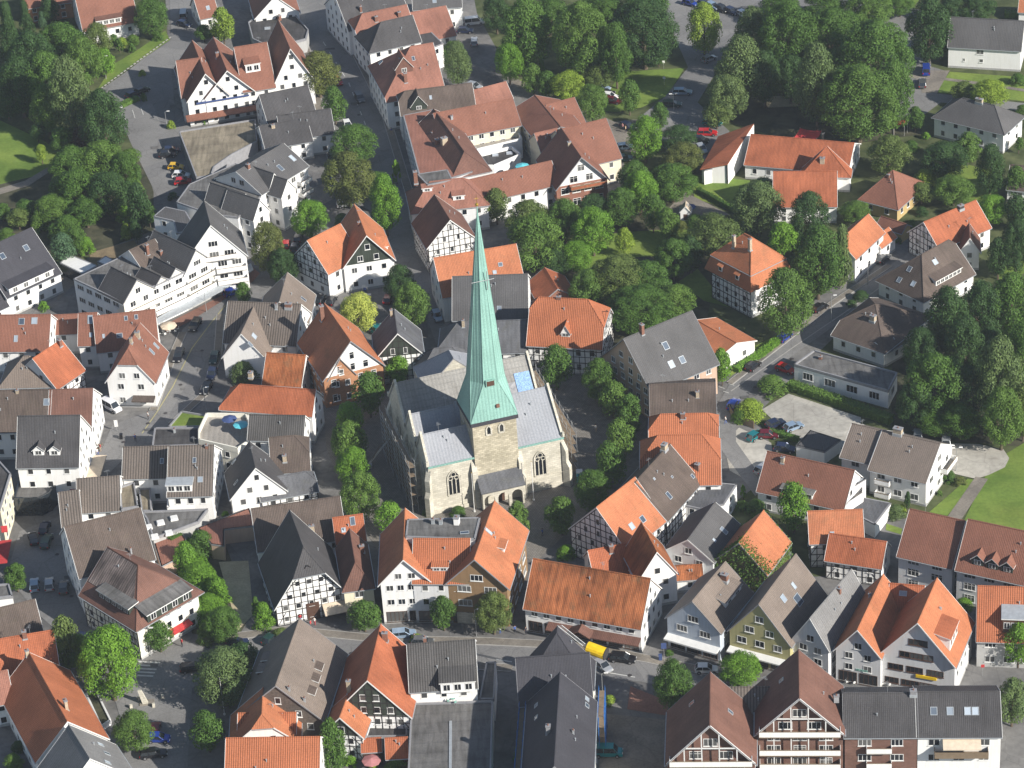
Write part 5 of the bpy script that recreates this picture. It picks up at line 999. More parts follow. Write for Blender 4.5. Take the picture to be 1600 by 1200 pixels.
h = house('timbered_house', 'timbered house with a bright orange roof and black framed shaded gable', 'the orange roofed timbered house', [V('x', (980, 860), (1038, 813), R=(986, 751), p=47, he=6, roof='tile_orange', ov=.3)], tf='frl', win=dict(sp=2.3, w=.9), sky=[(0, 1004, 812, 1.1, 1.3), (0, 987, 823, 1.1, 1.3)])
house('timbered_house', 'timbered house with a tall taupe roof behind the orange roofed timbered house', 'the taupe roofed timbered house', [V('x', (1041, 812), (1094, 752), R=(1047, 694), p=46, he=6, roof='tile_brown')], tf='fl', win=RW, sky=[(0, 1045, 775, .9, 1.5), (0, 1082, 745, .7, .9), (0, 1022, 749, .5, .5), (0, 1050, 746, .5, .5)], chim=[(0, 1038, 703, 1.2, .9, 1.2, 'chimney_plaster'), (0, 1090, 738, .8, .8, 1.8)])
house('annex', 'grey flat roofed white annex joined to the taupe timbered house', 'the grey flat annex', [FV([(1097, 752), (1151, 757), (1131, 788), (1095, 795), (1067, 789)], 4.5, 'slate', 'white', par=.05)], win=RW)
house('house', 'pale grey gabled house with a dull grey tiled roof beside the ivy house', 'the pale grey gabled house', [V('y', (1038, 864), (1120, 873), R=(1075, 843), R2=(1117, 786), he=5, roof='tile_slategrey', wall='palegrey')], win=dict(sp=3.2, w=1.4), sky=[(0, 1131, 830, 1, 1.6), (0, 1116, 845, .6, .8)])
ivy = house('ivy_house', 'house smothered in ivy with a steep orange roof', 'the ivy house', [V('x', (1197, 896), (1234, 846), R=(1192, 800), p=46, he=4.5, roof='tile_orange', wall='g_earth')])
house('timbered_house', 'small timbered house with two orange roofs above the row of gables', 'the small double orange roof', [V('x', (1266, 847), (1349, 844), R=(1330, 797), p=42, he=5.5, roof='tile_orange'), V('x', (1290, 873), (1377, 886), R=(1345, 841), p=42, he=4.2, roof='tile_rust')], tf=['fl', 'f'], win=RW, sky=[(0, 1300, 834, .8, .6)])
house('house', 'white house with a long red roof and a felt topped dormer', 'the long red roof with the felt dormer', [V('x', (1184, 765), (1318, 795), R=(1201, 706), p=45, he=4.5, roof='tile_red'), FV([(1303, 746), (1325, 738), (1353, 748), (1335, 759)], 6, 'zinc', 'white', par=.02), FV([(1310, 760), (1325, 752), (1350, 756), (1349, 777), (1322, 795)], 4, 'terrace_paving', 'white', par=.9)], wk=[RW, None, None], dorm=[(0, 1245, 776, 6, 1.2, dict(kind='s', nwin=5, roof='felt', slope=.1, back=3.2))], chim=[(0, 1223, 722, .6, .6, 1, 'chimney_plaster')])
house('garage', 'grey flat roofed white garage behind the long red roof', 'the grey flat garage', [FV([(1342, 776), (1392, 786), (1367, 819), (1321, 796)], 3, 'slate', 'white', par=.05)], cat='garage')
h = house('apartment_block', 'white apartment house with two stepped taupe roofs by the gravel turning circle', 'the white apartment house by the turning circle', [V('x', (1359, 730), (1447, 751), R=(1380, 673), p=33, foot=792, roof='tile_taupe', ov=.6), V('x', (1315, 710), (1358, 720), R=(1331, 662), p=33, he=6, roof='tile_taupe', ov=.6)], cat='apartments', win=dict(sp=3.0, w=1.6), chim=[(0, 1403, 678, 1.6, 1, 1.2, 'chimney_plaster')], dorm=[])
balcony(h, 0, 'f', .12, .38, .3, 1.0); balcony(h, 0, 'f', .12, .38, 3.1, 1.0); balcony(h, 0, 'r', .55, .95, 3.1, 1.3)
house('carport', 'low dark hipped carport beside the white apartment house', 'the dark carport', [FV([(1244, 696), (1266, 672), (1314, 687), (1288, 706)], 2.8, 'tile_slategrey', 'white', par=.02)], cat='carport')
h = house('school', 'long pale school building with two red roofs and three small dormers', 'the red roofed school', [V('x', (1404, 864), (1488, 883), R=(1419, 795), p=42, he=7, roof='tile_red', wall='palegrey', ov=.6), V('x', (1495, 885), (1660, 921), R=(1514, 812), p=44, he=7.5, roof='tile_red', wall='palegrey', ov=.6)], cat='school', win=dict(sp=3.0, w=2.1, h=1.5), dorm=[(1, 1527, 884, 2, 1.4, dict(wall='slate_cladding')), (1, 1550, 890, 2, 1.4, dict(wall='slate_cladding')), (1, 1573, 895, 2, 1.4, dict(wall='slate_cladding'))])
house('house', 'bright orange ribbed roof with a glazed dormer at the right edge', 'the orange ribbed roof at the right edge', [V('x', (1527, 995), (1690, 1001), R=(1534, 916), p=47, he=6.2, roof='tile_orange_ribbed', wall='grey', ov=.6)], win=dict(sp=2.8, w=1.9), dorm=[(0, 1590, 990, 5, 3, dict(kind='s', nwin=4, roof='zinc', wall='timber_brown', slope=.15))])
h = house('gabled_house', 'blue grey gabled shop house with a white canopy on the main street', 'the blue grey gable', [V('y', (1040, 969), (1131, 982), R=(1082, 939.5), R2=(1133, 879), he=6.5, roof='tile_taupe', wall='blue_grey')], win=dict(sp=3.4, w=2.0), shop='f', dorm=[(0, 1146, 936, 6, 1.2, dict(kind='s', nwin=2, slope=.35))], chim=[(0, 1132, 908, 1.2, .8, 1.4)])
on_wall(h, 0, 'f', 'canopy', 0, 1.0, 2.9, 3.2, 1.6, 'trim_white', slope=.25)
h = house('gabled_house', 'yellow green gabled shop house with a taupe roof', 'the yellow green gable', [V('y', (1137, 987), (1237, 1004), R=(1186, 944), R2=(1243, 867), he=6.5, roof='tile_taupe', wall='yellow_green')], win=dict(sp=2.8, w=1.7), shop='f', sky=[(0, 1224, 936, 1.2, 1.4), (0, 1240, 916, .8, 1.3), (0, 1247, 938, 1.8, 2.0)])
on_wall(h, 0, 'f', 'canopy', 0, 1.0, 2.9, 3.15, 1.5, 'trim_white', slope=.2)
h = house('gabled_house', 'pale gabled house with a long bluish slate roof', 'the pale gable with slate roof', [V('y', (1238, 1003), (1304, 1008), R=(1266, 966), R2=(1330, 891), he=7, roof='slate_pale', wall='palegrey')], win=dict(sp=2.4, w=1.5), shop='f', chim=[(0, 1311, 925, .6, .6, .8)])
h = house('gabled_house', 'pale grey gabled shop house with the smaller of two joined orange roofs', 'the smaller orange gable', [V('y', (1306, 1014), (1378, 1022), R=(1341, 982), R2=(1379, 901), he=7, roof='tile_orange', wall='palegrey', vg=.6)], win=dict(sp=2.5, w=1.4), shop='f', chim=[(0, 1359, 933, .4, .4, .7, 'zinc')])
on_wall(h, 0, 'f', 'green_sign', .45, .72, 3.0, 3.4, .06, 'copper')
h = house('gabled_house', 'pale grey gabled shop house with a broad orange roof and yellow shop sign', 'the broad orange gable', [V('y', (1378, 1023), (1498, 1033), R=(1435, 971), R2=(1463, 907), he=7, roof='tile_orange', wall='palegrey', vg=.6), V('x', (1388, 958), (1440, 962), R=(1405, 913), p=46, he=7, roof='tile_rust', wall='palegrey')], wk=[dict(sp=2.6, w=1.2, fl=30), None], nowin='f', style='d', wins=[(0, 'f', u, z, w, 1.25) for u, z, w in ((.2, 4.4, 2.6), (.46, 4.4, 2.8), (.74, 4.4, 2.8), (.32, 7.3, 1.7), (.48, 7.3, 2.2), (.64, 7.3, 1.7), (.5, 10.1, 3.2), (.15, 1.5, 2.4), (.4, 1.5, 3), (.65, 1.5, 3), (.88, 1.5, 2))], sky=[(1, 1411, 928, 1.3, .9)], dorm=[(0, 1490, 1004, 5.2, 2.6, dict(kind='s', nwin=3, roof='tile_rust', slope=.25))])
BG = h
h = house('gabled_block', 'brown gabled apartment house with white framed balconies at the bottom edge', 'the brown gable at the bottom edge', [V('y', (1044, 1187), (1181, 1189), R=(1109, 1129), R2=(1110, 1056), he=9, roof='tile_redbrown', wall='brown_brick', vg=.9)], cat='apartments', style='w', win=dict(sp=3.2, w=2.2, h=1.5), sky=[(0, 1081, 1100, .8, 1.2), (0, 1141, 1113, .8, 1.2)])
def gable_frame(H_, vi=0):
    v = H_['vols'][vi]; wl = wallref(v, 'f'); _, a, d, w, n, g, k = wl; mb = MB(); up = UP; o = n * 0.85
    mb.beam(a + o + up * (v.he), a + o + d * w / 2 + up * (v.he + v.rise), .3, n, dep=.12); mb.beam(a + o + d * w + up * v.he, a + o + d * w / 2 + up * (v.he + v.rise), .3, n, dep=.12)
    for i in range(1, 5):
        u = w * i / 5; mb.beam(a + o + d * u, a + o + d * u + up * (wall_top(wl, v, u) - .2), .18, n, dep=.12)
    for z in (v.he + 3.1,):
        if z < v.he + v.rise - 1: e_ = max(0, (z - v.he)) / v.rise * w / 2; mb.beam(a + o + d * e_ + up * z, a + o + d * (w - e_) + up * z, .2, n, dep=.12)
    mb.build('gable_frame', ['trim_white'], H_['o'])
    for z in (.6 + 2.8, .6 + 5.6, v.he - .1): balcony(H_, vi, 'f', .03, .97, z, 1.5, 'wood', 'white', 1.0)
gable_frame(h)
h = house('gabled_block', 'taller brown gabled apartment house with balconies beside the long dark roof', 'the taller brown gable', [V('y', (1183, 1142), (1318, 1142), R=(1249, 1087), R2=(1248, 1021), he=10, roof='tile_redbrown', wall='brown_brick', vg=.9)], cat='apartments', style='w', win=dict(sp=3.2, w=2.2, h=1.5), sky=[(0, 1221, 1064, .8, 1)])
gable_frame(h)
house('link_house', 'ribbed brown roof joining the two brown gables', 'the ribbed brown link roof', [V('x', (1135, 1137), (1232, 1136), R=(1180, 1074), p=40, he=8, roof='tile_greybrown_ribbed', wall='brown_brick')], win=RW)
h = house('apartment_block', 'long dark roofed block, brick on its left half and white on its right', 'the long dark roof at the bottom right', [V('x', (1320, 1150), (1433, 1149.5), R=(1380, 1083), p=31, he=9, roof='tile_dark', wall='brown_brick'), V('x', (1434, 1149.5), (1564, 1149), R=(1500, 1081), p=31, he=9, roof='tile_dark', wall='white')], cat='apartments', wk=[dict(sp=3.6, w=2.1), dict(sp=3.2, w=1.8)], sky=[(1, 1459, 1112, 1.1, 1.4), (1, 1484.5, 1112, 1.1, 1.4), (1, 1512, 1112, 1.1, 1.4), (1, 1524, 1112, 1.1, 1.4)], chim=[(0, 1427, 1086, 1.0, .8, .9, 'trim_grey'), (0, 1307, 1092, .8, .6, .6, 'zinc')])
balcony(h, 0, 'f', .3, .65, 6.2, 1.0, 'terrace_paving', 'white'); balcony(h, 0, 'f', .3, .65, 3.2, 1.0, 'terrace_paving', 'white'); balcony(h, 1, 'f', .2, .85, 5.8, 1.6, 'wood', 'wood')
on_wall(h, 1, 'f', 'striped_awning', .3, .76, 8.3, 8.45, 1.9, 'cloth_cream', slope=.8)
h = house('construction_house', 'house under repair with near black slate roofs and scaffolding', 'the slate house under repair', [V('y', (826, 1242), (934, 1242), R=(866, 1197), R2=(875, 1052), he=9, roof='slate_dark', wall='ivory'), V('y', (818, 1078), (926, 1071), R=(868, 1022), R2=(871, 980), he=9, hip=(1, 0), roof='slate_dark', wall='ivory'), V('x', (812, 1100), (925, 1092), R=(868, 1024), p=46, he=8.7, roof='slate_dark', wall='ivory')], win=RW, sky=[(0, 917, 1093, 1.0, .9), (0, 917, 1103, 1.0, .9), (0, 838, 1103, .9, .8), (0, 838, 1122, .9, .8)], dorm=[], chim=[(0, 857, 1145, .7, .7, 1.4, 'trim_grey'), (0, 896, 1147, .3, .3, .7, 'zinc')])
CONS = h
h = house('house', 'white gabled house with a dull ribbed roof and flat grey roof in front', 'the white house with the big flat roof', [V('x', (641, 1079), (745, 1072), R=(700, 1003), p=38, he=7.5, roof='tile_dark_ribbed'), FV([(643, 1101), (770, 1097), (766, 1245), (636, 1245)], 4.6, 'felt', 'white'), FV([(760, 1037), (775, 1036), (772, 1094), (749, 1094)], 4.4, 'felt', 'white')], wk=[dict(sp=2.6), None, None], dorm=[(0, 716, 1082, 5.6, 2.2, dict(kind='s', nwin=3, slope=.15, roof='tile_dark_ribbed'))], sky=[(0, 717, 1050, 1.2, 1.4)], chim=[(0, 664, 1002, .5, .5, .8)])
mb = MB(); mb.box(W(702, 1127, 4.64), (W(701, 1245, 4.64) - W(702, 1127, 4.64)), Vector((0.45, 0, 0)), UP * .1); mb.build('roof_channel', ['zinc'], h['roofs'][1])
house('timbered_house', 'rust orange roofed house with a black slated gable over timber', 'the rust roof with the black gable', [V('y', (514, 1122), (638, 1113), R=(574, 1063), R2=(595, 977), he=5.6, roof='tile_rust', gable='slate_cladding')], tf='fr', win=dict(sp=1.9, w=1.1), chim=[(0, 602, 1001, .9, .6, 1.6), (0, 546, 1082, .7, .6, 2.4, 'chimney_plaster')], nowin='')
house('timbered_house', 'small orange roofed timbered house with a dark gable beside the bottom bush', 'the small orange roof with dark gable', [V('y', (498, 1152), (566, 1145), R=(531, 1121), R2=(545, 1084), he=5, roof='tile_orange', gable='slate_cladding')], tf='f', win=RW)
house('outbuilding', 'two low orange tiled outbuildings roofs round a little yard', 'the low orange outbuildings', [V('x', (566, 1173), (595, 1171), R=(594, 1153), p=35, he=2.8, roof='tile_rust', wall='timber_brown'), V('x', (604, 1183), (637, 1181), R=(620, 1153), p=40, he=2.8, roof='tile_rust', wall='timber_brown'), FV([(572, 1133), (636, 1133), (636, 1152), (568, 1153)], 2.9, 'felt_dark', 'white')], cat='outbuilding')
house('hall', 'long taupe roofed hall with rows of low louvre dormers at the junction', 'the long taupe hall', [V('y', (362, 1122), (500, 1122), R=(431, 1071), R2=(468, 968), he=6, roof='tile_taupe', wall='wood_grey')], cat='hall', win=RW, dorm=[(0, 503, 1046, 1.6, .5, dict(kind='s', nwin=0, slope=.45, wall='timber_brown', roof='tile_brown')), (0, 498, 1064, 1.6, .5, dict(kind='s', nwin=0, slope=.45, wall='timber_brown', roof='tile_brown')), (0, 492, 1084, 1.6, .5, dict(kind='s', nwin=0, slope=.45, wall='timber_brown', roof='tile_brown')), (0, 412, 1032, 2, .8, dict(kind='s', nwin=0, wall='timber_brown')), (0, 405, 1050, 2, .8, dict(kind='s', nwin=0, wall='timber_brown'))], chim=[(0, 452, 1080, .3, .3, .8, 'zinc'), (0, 476, 1097, .3, .3, .8, 'zinc')])
house('house', 'orange ribbed roofs with a hipped top at the bottom edge left of centre', 'the orange ribbed roofs at the bottom', [V('x', (352, 1245), (497, 1243), R=(480, 1152), p=40, he=5, roof='tile_orange_ribbed'), V('y', (356, 1166), (463, 1160), R=(409, 1126), R2=(411, 1076), he=5.5, hip=(.3, 0), roof='tile_orange'), V('x', (372, 1154), (461, 1153), R=(440, 1114), p=40, he=5.6, roof='tile_orange_ribbed')], win=RW)
house('barn', 'steep orange ribbed barn roof with a white edged gable at the bottom left', 'the steep orange barn roof', [V('y', (60, 1193), (165, 1149), R=(105, 1127), R2=(46, 1021), he=5, roof='tile_orange_ribbed'), V('y', (82, 1262), (205, 1212), R=(140, 1185), R2=(108, 1134), he=4.6, roof='slate_pale')], cat='barn', win=RW, sky=[(1, 157, 1164, .8, 1.3), (1, 167, 1178, .8, 1.3), (1, 168, 1192, .8, 1.3)], chim=[(0, 43, 1024, .6, .6, 1, 'chimney_plaster'), (0, 104, 1108, .5, .9, 1.8, 'chimney_plaster')])
house('house', 'brown roofed house at the left edge above the crossing', 'the brown roof at the left edge', [V('x', (-40, 1012), (66, 986), R=(50, 938), p=42, he=6, roof='tile_brown')], win=RW)
house('house', 'faded red roofed house at the left edge behind the orange barn', 'the faded red roof behind the barn', [V('x', (-45, 1064), (91, 1041), R=(76, 986), p=42, he=5.5, roof='tile_rust'), V('x', (-45, 1108), (20, 1094), R=(8, 1048), p=42, he=5, roof='tile_rose')], win=RW, chim=[(0, 39, 996)])
kb = house('kiosk_house', 'narrow white shop with yellow signs at the left edge by the car park', 'the white shop with yellow signs', [FV([(-40, 918), (14, 914), (20, 933), (-40, 940)], 6, 'felt', 'white')], cat='shop')
on_wall(kb, 0, 'f', 'yellow_sign', .55, .8, 2.6, 3.4, .15, 'yellow') if wallref(kb['vols'][0], 'f') else None
# around the church
h = house('timbered_house', 'white and timbered house with crossing orange roofs and a dark gable top', 'the white house with crossing orange roofs', [V('x', (512, 426), (562, 400), R=(481, 376), p=46, he=6.3, roof='tile_orange'), V('y', (540, 415), (619, 404), R=(572, 367), R2=(554, 321), he=6.4, roof='tile_orange', gable='slate_cladding', vg=.5)], tf=['l', ''], wk=[dict(sp=2.8), dict(sp=3.0, w=1.2)], zs=3, dorm=[(1, 604, 385, 3, 1.1)], chim=[(1, 561, 352, .5, .5, .8)])
house('town_hall', 'orange roofed house with a timbered top over an arched brick gable', 'the brick and timber gable', [V('y', (506, 592), (598, 568), R=(547, 532), R2=(508, 476), he=6.8, roof='tile_orange', wall='orange_brick', gable='white', vg=.4), V('y', (512, 594), (556, 584), R=(537, 560), D=2.5, he=6.2, roof='orange_brick', wall='orange_brick', ov=.1)], wk=[dict(sp=2.3, w=1.1, h=1.6), dict(sp=2, w=1)], chim=[(0, 504, 500, .8, .8, 3.2, 'chimney_brick')])
house('timbered_house', 'dark slate roofed timbered house with a green slated gable', 'the slate roofed timbered house', [V('y', (590, 557), (663, 554), R=(621, 521), R2=(616, 484), he=6.3, roof='slate', gable='slate_cladding', wall='white')], tf='frl', win=dict(sp=1.9, w=.9), chim=[(0, 612, 495, .5, .6, 1.6, 'chimney_plaster')])
house('timbered_house', 'timbered house with a steep mottled brown roof left of the spire tip', 'the mottled brown roof left of the spire', [V('y', (669, 387), (743, 371), R=(703, 343.5), R2=(679, 305), he=6.5, roof='tile_redbrown')], tf='fl', win=dict(sp=2.6, w=.8))
house('house', 'plain orange roofed house behind the spire tip', 'the plain orange roof behind the spire', [V('x', (692, 463), (819, 441), R=(805, 382), p=42, he=6.5, roof='tile_orange')], win=RW, sky=[(0, 782, 414, .9, .9), (0, 773, 426, .8, .8)])
house('house', 'plain dark grey roof directly behind the middle of the spire', 'the plain grey roof behind the spire', [V('x', (708, 499), (824, 495), R=(760, 431), p=34, he=6.5, roof='tile_slategrey', wall='palegrey')], win=RW, sky=[(0, 780, 482, .9, .9)])
house('house', 'dark slate hipped roof just behind the church choir', 'the slate roof behind the choir', [V('x', (686, 552), (826, 548), R=(760, 502), p=42, he=5, hip=(.8, 0), roof='slate')], win=RW, chim=[(0, 724, 510, .5, .5, 1.4, 'chimney_plaster')])
house('house', 'small pyramid slate roof half hidden behind the church nave', 'the small slate pyramid roof', [V('x', (652, 592), (742, 582), R=(697, 543), p=46, he=4, hip=(1, 1), roof='slate')], win=RW)
house('timbered_house', 'black and white timbered house with a ribbed orange hipped roof behind the church', 'the timbered house behind the church', [V('x', (824, 537), (940, 543), R=(890, 467), p=47, he=6.6, hip=(.25, .55), roof='tile_orange_ribbed')], tf='frl', win=dict(sp=2.4, w=1.1, h=1.5), dorm=[(0, 884, 527, 1.7, 1.1, dict(rise=1.6))], chim=[(0, 873, 467, .9, .5, .5)])
house('barn', 'small orange and brick barn among the trees behind the church', 'the small brick barn', [V('y', (843, 472), (899, 461), R=(882, 449), R2=(862, 417), he=3.2, roof='tile_rust', wall='red_brick')], cat='barn')
house('house', 'modern house with a plain grey roof and three skylights beside the church trees', 'the grey roof with three skylights', [V('x', (1018, 610), (1120, 567), R=(1074, 489), p=44, he=7, roof='tile_slategrey', wall='pink_plaster', vg=.4)], win=dict(sp=2.4, w=1.3), sky=[(0, 1040, 541, 1.2, 1.6), (0, 1049, 570, 1.2, 1.5), (0, 1066, 563, 1.2, 1.5)], chim=[(0, 1003, 521, .6, .9, 2.0, 'chimney_brick')])
house('bungalow', 'white bungalow with a low orange roof and yellow flowering climber', 'the white bungalow with climber', [V('y', (1114, 557), (1181, 535), R=(1150, 536), R2=(1089, 501), he=3.6, roof='tile_orange', ov=.5)], cat='bungalow', win=RW)
house('house', 'dark weathered metal roofed building beside the lane above the orange hipped roofs', 'the weathered metal roof', [V('x', (1017, 652), (1118, 649), R=(1060, 600), p=26, he=6, roof='tile_brown', wall='grey')], win=RW, chim=[(0, 1090, 620, .6, .6, 1.2, 'chimney_plaster')])
house('house', 'house with two stepped ribbed orange hipped roofs beside the gravel car park', 'the stepped orange hipped roofs', [V('x', (1015, 686), (1122, 684), R=(1065, 647), p=42, he=6.3, hip=(.6, .5), roof='tile_orange_ribbed'), V('x', (1002, 757), (1126, 754), R=(1060, 680), p=44, he=6, hip=(.5, .5), roof='tile_orange_ribbed')], win=RW, chim=[(0, 1067, 653, .8, .6, 1)])
v = V('x', (1111, 398), (1173, 430), D=9.6, rise=4.0, he=10.0, hip=(1, 1), roof='tile_orange', ov=.1)
h = house('manor_house', 'tall timbered manor house with an orange mansard roof and two small dormers', 'the timbered manor house', [v], tf='fl', win=dict(sp=2.3, w=1.0), chim=[(0, 1147, 386, .6, .6, 2.6, 'chimney_plaster'), (0, 1172, 390, .6, .6, 2.4, 'chimney_plaster')])
sk = MB()
for key, a, d, w_, n, g, k in wall_list(v): sk.slab([a - d * 1.0 + n * 1.0 + UP * 6.9, a + d * (w_ + 1.0) + n * 1.0 + UP * 6.9, a + d * w_ + UP * 10.05, a + UP * 10.05], .15)
sk.build('mansard_skirt', ['tile_orange'], h['roofs'][0])
_, a, d, w_, n, g, k = wallref(v, 'f')
for u in (.3, .72):
    mb = MB(); o = a + d * (w_ * u) + UP * 7.9 + n * .75; mb.box(o - d * .5, d * 1.0, -n * 1.0, UP * 1.3, 0); mb.box(o - d * .35 + UP * .2, d * .7, n * .03, UP * .9, 1); mb.slab([o - d * .75 + n * .3 + UP * 1.3, o + d * .75 + n * .3 + UP * 1.3, o + d * .75 - n * .9 + UP * 1.8, o - d * .75 - n * .9 + UP * 1.8], .12, 2); mb.build('dormer', ['white', 'glass', 'tile_orange'], h['roofs'][0])
# street row at the top
house('house', 'dark roofed house at the top of the shaded street row', 'the top dark roof of the street row', [V('x', (545, 47), (640, 25), R=(530, -14), p=38, he=7, roof='tile_dark')], win=RW, chim=[(0, 564, 18, .5, .5, 1.4)])
house('house', 'rose red hipped roof partly behind the dark hipped roof in the street row', 'the rose red roof of the street row', [V('x', (560, 60), (646, 42), R=(600, 15), p=40, he=7, hip=(.6, 0), roof='tile_rose')], win=RW, chim=[(0, 588, 33, .7, .6, 1.2), (0, 624, 26, .7, .6, 1.2)])
house('house', 'dark hipped roof with white ridge lines in the middle of the street row', 'the dark hipped roof of the street row', [V('x', (578, 81), (657, 63), R=(600, 34), p=42, he=7.5, hip=(1, 0), roof='tile_dark'), FV([(655, 50), (672, 48), (692, 68), (672, 76), (652, 66)], 6, 'tile_dark', 'white', par=.05)], win=RW)
house('house', 'square rose roofed house with a tall white side wall behind the street row', 'the square rose roof', [V('x', (645, 67), (712, 54), R=(700, 9), p=30, he=5, roof='tile_rose')], win=RW)
house('house', 'dark roofed white house touching the top edge beside the car park', 'the dark roof at the top car park', [V('x', (646, 14), (721, 9), R=(700, -25), p=36, he=6.5, roof='tile_slategrey')], win=RW, sky=[(0, 679, 2, 1, 1.2)])
house('house', 'broad rose red hipped house with triangular dormers in the street row', 'the broad rose red hipped roof', [V('x', (604, 158), (695, 142), R=(620, 77), p=40, he=7.5, hip=(.9, 0), roof='tile_rose')], win=RW, dorm=[(0, 632, 114, 4.0, 1.4, dict(wall='tile_redbrown', rise=2.6))], chim=[(0, 627, 105, .7, .6, 2.2), (0, 634, 128, .7, .6, 2.2)], sky=[(0, 646, 92, .7, 1.1), (0, 595, 98, 1, 1.2)])
house('house', 'dark brown roof with a white framed gable dormer in the street row', 'the dark brown roof of the street row', [V('x', (627, 179), (742, 165), R=(680, 137), p=42, he=7, hip=(.4, 0), roof='tile_brown')], win=RW, dorm=[(0, 655, 172, 3.6, 1.2, dict(wall='slate_cladding', rise=2.4))], sky=[(0, 673, 153, .6, 1)])
house('house', 'rose tiled rear wing behind the dark brown roof', 'the rose tiled rear wing', [V('x', (743, 167), (800, 152), R=(760, 136), p=38, he=4, roof='tile_rose')], win=RW)
v3z = V('x', (643, 332), (763, 318), R=(700, 281), p=42, he=6.2, hip=(1, 1), roof='tile_rose', wall='palegrey')
v5 = V('y', (870, 287), (958, 283), R=(907, 244), R2=(878, 202), he=6, roof='tile_red', vg=.8, wall='red_brick', gable='white')
h = house('shopping_court', 'sprawling red roofed court of shops with many joined wings and a terrace', 'the sprawling red roofed court',
    [V('x', (690, 218), (813, 194), R=(790, 156), p=36, he=7, roof='tile_red', wall='cream'), V('y', (700, 276), (761, 267), R=(735, 251), R2=(678, 171), he=7.6, hip=(1, 0), roof='tile_redbrown', wall='palegrey'), FV([(630, 180), (677, 171), (702, 208), (718, 246), (738, 268), (660, 292)], 8, 'tile_rose', 'palegrey', par=.05),
     v3z, V('x', (738, 318), (874, 286), R=(850, 254), p=36, he=5.6, roof='tile_red', wall='white'), v5,
     V('x', (893, 264), (971, 245), R=(940, 187), p=36, he=6, roof='tile_red', wall='cream'), V('y', (835, 219), (913, 206), R=(876, 198), R2=(836, 149), he=7, roof='tile_red', wall='cream'), V('x', (847, 241), (882, 233), R=(860, 203), p=38, he=6.3, roof='tile_rose', wall='cream'), V('x', (872, 205), (916, 193), R=(880, 157), p=36, he=5.2, roof='tile_red', wall='cream'), FV([(652, 272), (699, 265), (707, 281), (668, 289)], v3z.he + v3z.rise - .1, 'felt', 'tile_rose', par=.06, z0=6)],
    cat='shopping court', wk=[dict(sp=2.3, w=1.2), None, RW, RW, RW, dict(sp=2.4, w=1.8, h=1.6), RW, RW, None, RW, None], dorm=[(3, 717, 313, 2.4, 1.2, dict(kind='s')), (3, 668, 300, 2.0, 1.0, dict(kind='s'))], chim=[(7, 890, 236, .7, .7, 2.2, 'chimney_plaster'), (2, 695, 232, 1.3, 1.0, 2.6, 'chimney_plaster'), (2, 684, 228, .8, .8, 1.6), (2, 676, 212, .5, .5, .8, 'zinc'), (3, 650, 285, .8, .8, 2.6), (0, 706, 186, .5, .5, .8, 'zinc')])
balcony(h, 5, 'f', .25, .95, 5.4, 1.6, 'wood', 'tile_rust', .6)
h = house('terrace', 'white walled roof terrace in the yard of the red roofed court', 'the white terrace in the court', [FV([(727, 224), (808, 207), (816, 222), (745, 239)], 4.0, 'terrace_paving', 'white', par=1.0), FV([(748, 245), (800, 233), (814, 245), (772, 263), (757, 263)], 3.8, 'felt_dark', 'white', par=.8)], cat='terrace', sky=[(1, 774, 243, 1.4, 1.4), (1, 796, 240, 1.4, 1.4)])
# right side
h = house('kindergarten', 'long low kindergarten with rust red roofs and an upswept left wing', 'the kindergarten', [V('x', (1164, 256), (1324, 270), R=(1240, 216), p=28, he=3.6, roof='tile_rust'), V('x', (1209, 322), (1307, 321), R=(1262, 268), p=33, he=4.2, roof='tile_rust'), V('y', (1245, 272), (1320, 275), R=(1290, 240), R2=(1292, 229), he=4, roof='tile_rust', hip=(1, 0)), FV([(1100, 266), (1136, 258), (1162, 220), (1124, 222)], 3.6, 'tile_rust', 'white', par=.02)], cat='kindergarten', wk=[RW, RW, None, dict(sp=2.6, w=2, h=1.8)], chim=[(2, 1285, 252, 1, .8, .8, 'chimney_plaster')])
mb = MB(); mb.slab([W(1094, 264, 3.7), W(1137, 256, 5.0), W(1178, 193, 6.6), W(1122, 213, 3.7)], .25); mb.build('roof', ['tile_rust'], h['o']); mb = MB(); q = [W(1137, 256, 5.0), W(1178, 193, 6.6)]; mb.poly([Vector((*q[0].xy, 0)), Vector((*q[1].xy, 0)), q[1] - UP * .2, q[0] - UP * .2]); q = [W(1097, 264, 3.7), W(1135, 257, 4.9)]; mb.poly([Vector((*q[0].xy, 0)) + Vector((0, .5, 0)), Vector((*q[1].xy, 0)) + Vector((0, .5, 0)), q[1] - UP * .2 + Vector((0, .5, 0)), q[0] - UP * .2 + Vector((0, .5, 0))]); mb.build('wing_wall', ['white'], h['o'])
house('barn', 'white barn with a plain brown roof and two tiny windows at the top right', 'the white barn', [V('x', (1482, 71), (1595, 77.5), R=(1540, 30), p=45, foot=112, roof='tile_slategrey')], cat='barn', wins=[(0, 'f', .22, 2.2, .5, .8), (0, 'f', .46, 2.2, .9, .9), (0, 'f', .44, 4.6, 1.7, 1.6)])
house('villa', 'two storey white villa with a brown hipped roof below the white barn', 'the white hipped villa', [V('x', (1460, 181), (1568, 207), R=(1520, 157), p=37, foot=240, hip=(1, 1), roof='tile_slategrey', ov=.5)], cat='villa', win=dict(sp=2.9), chim=[(0, 1530, 161, 1.6, .7, 1, 'chimney_plaster')])
house('villa', 'ochre villa with a red pyramid roof', 'the ochre villa', [V('x', (1344, 310), (1402, 325), R=(1405, 269), p=38, foot=346, hip=(1, 1), roof='tile_red', wall='ochre', ov=.4)], cat='villa', win=RW, chim=[(0, 1388, 278, .5, .5, .8)])
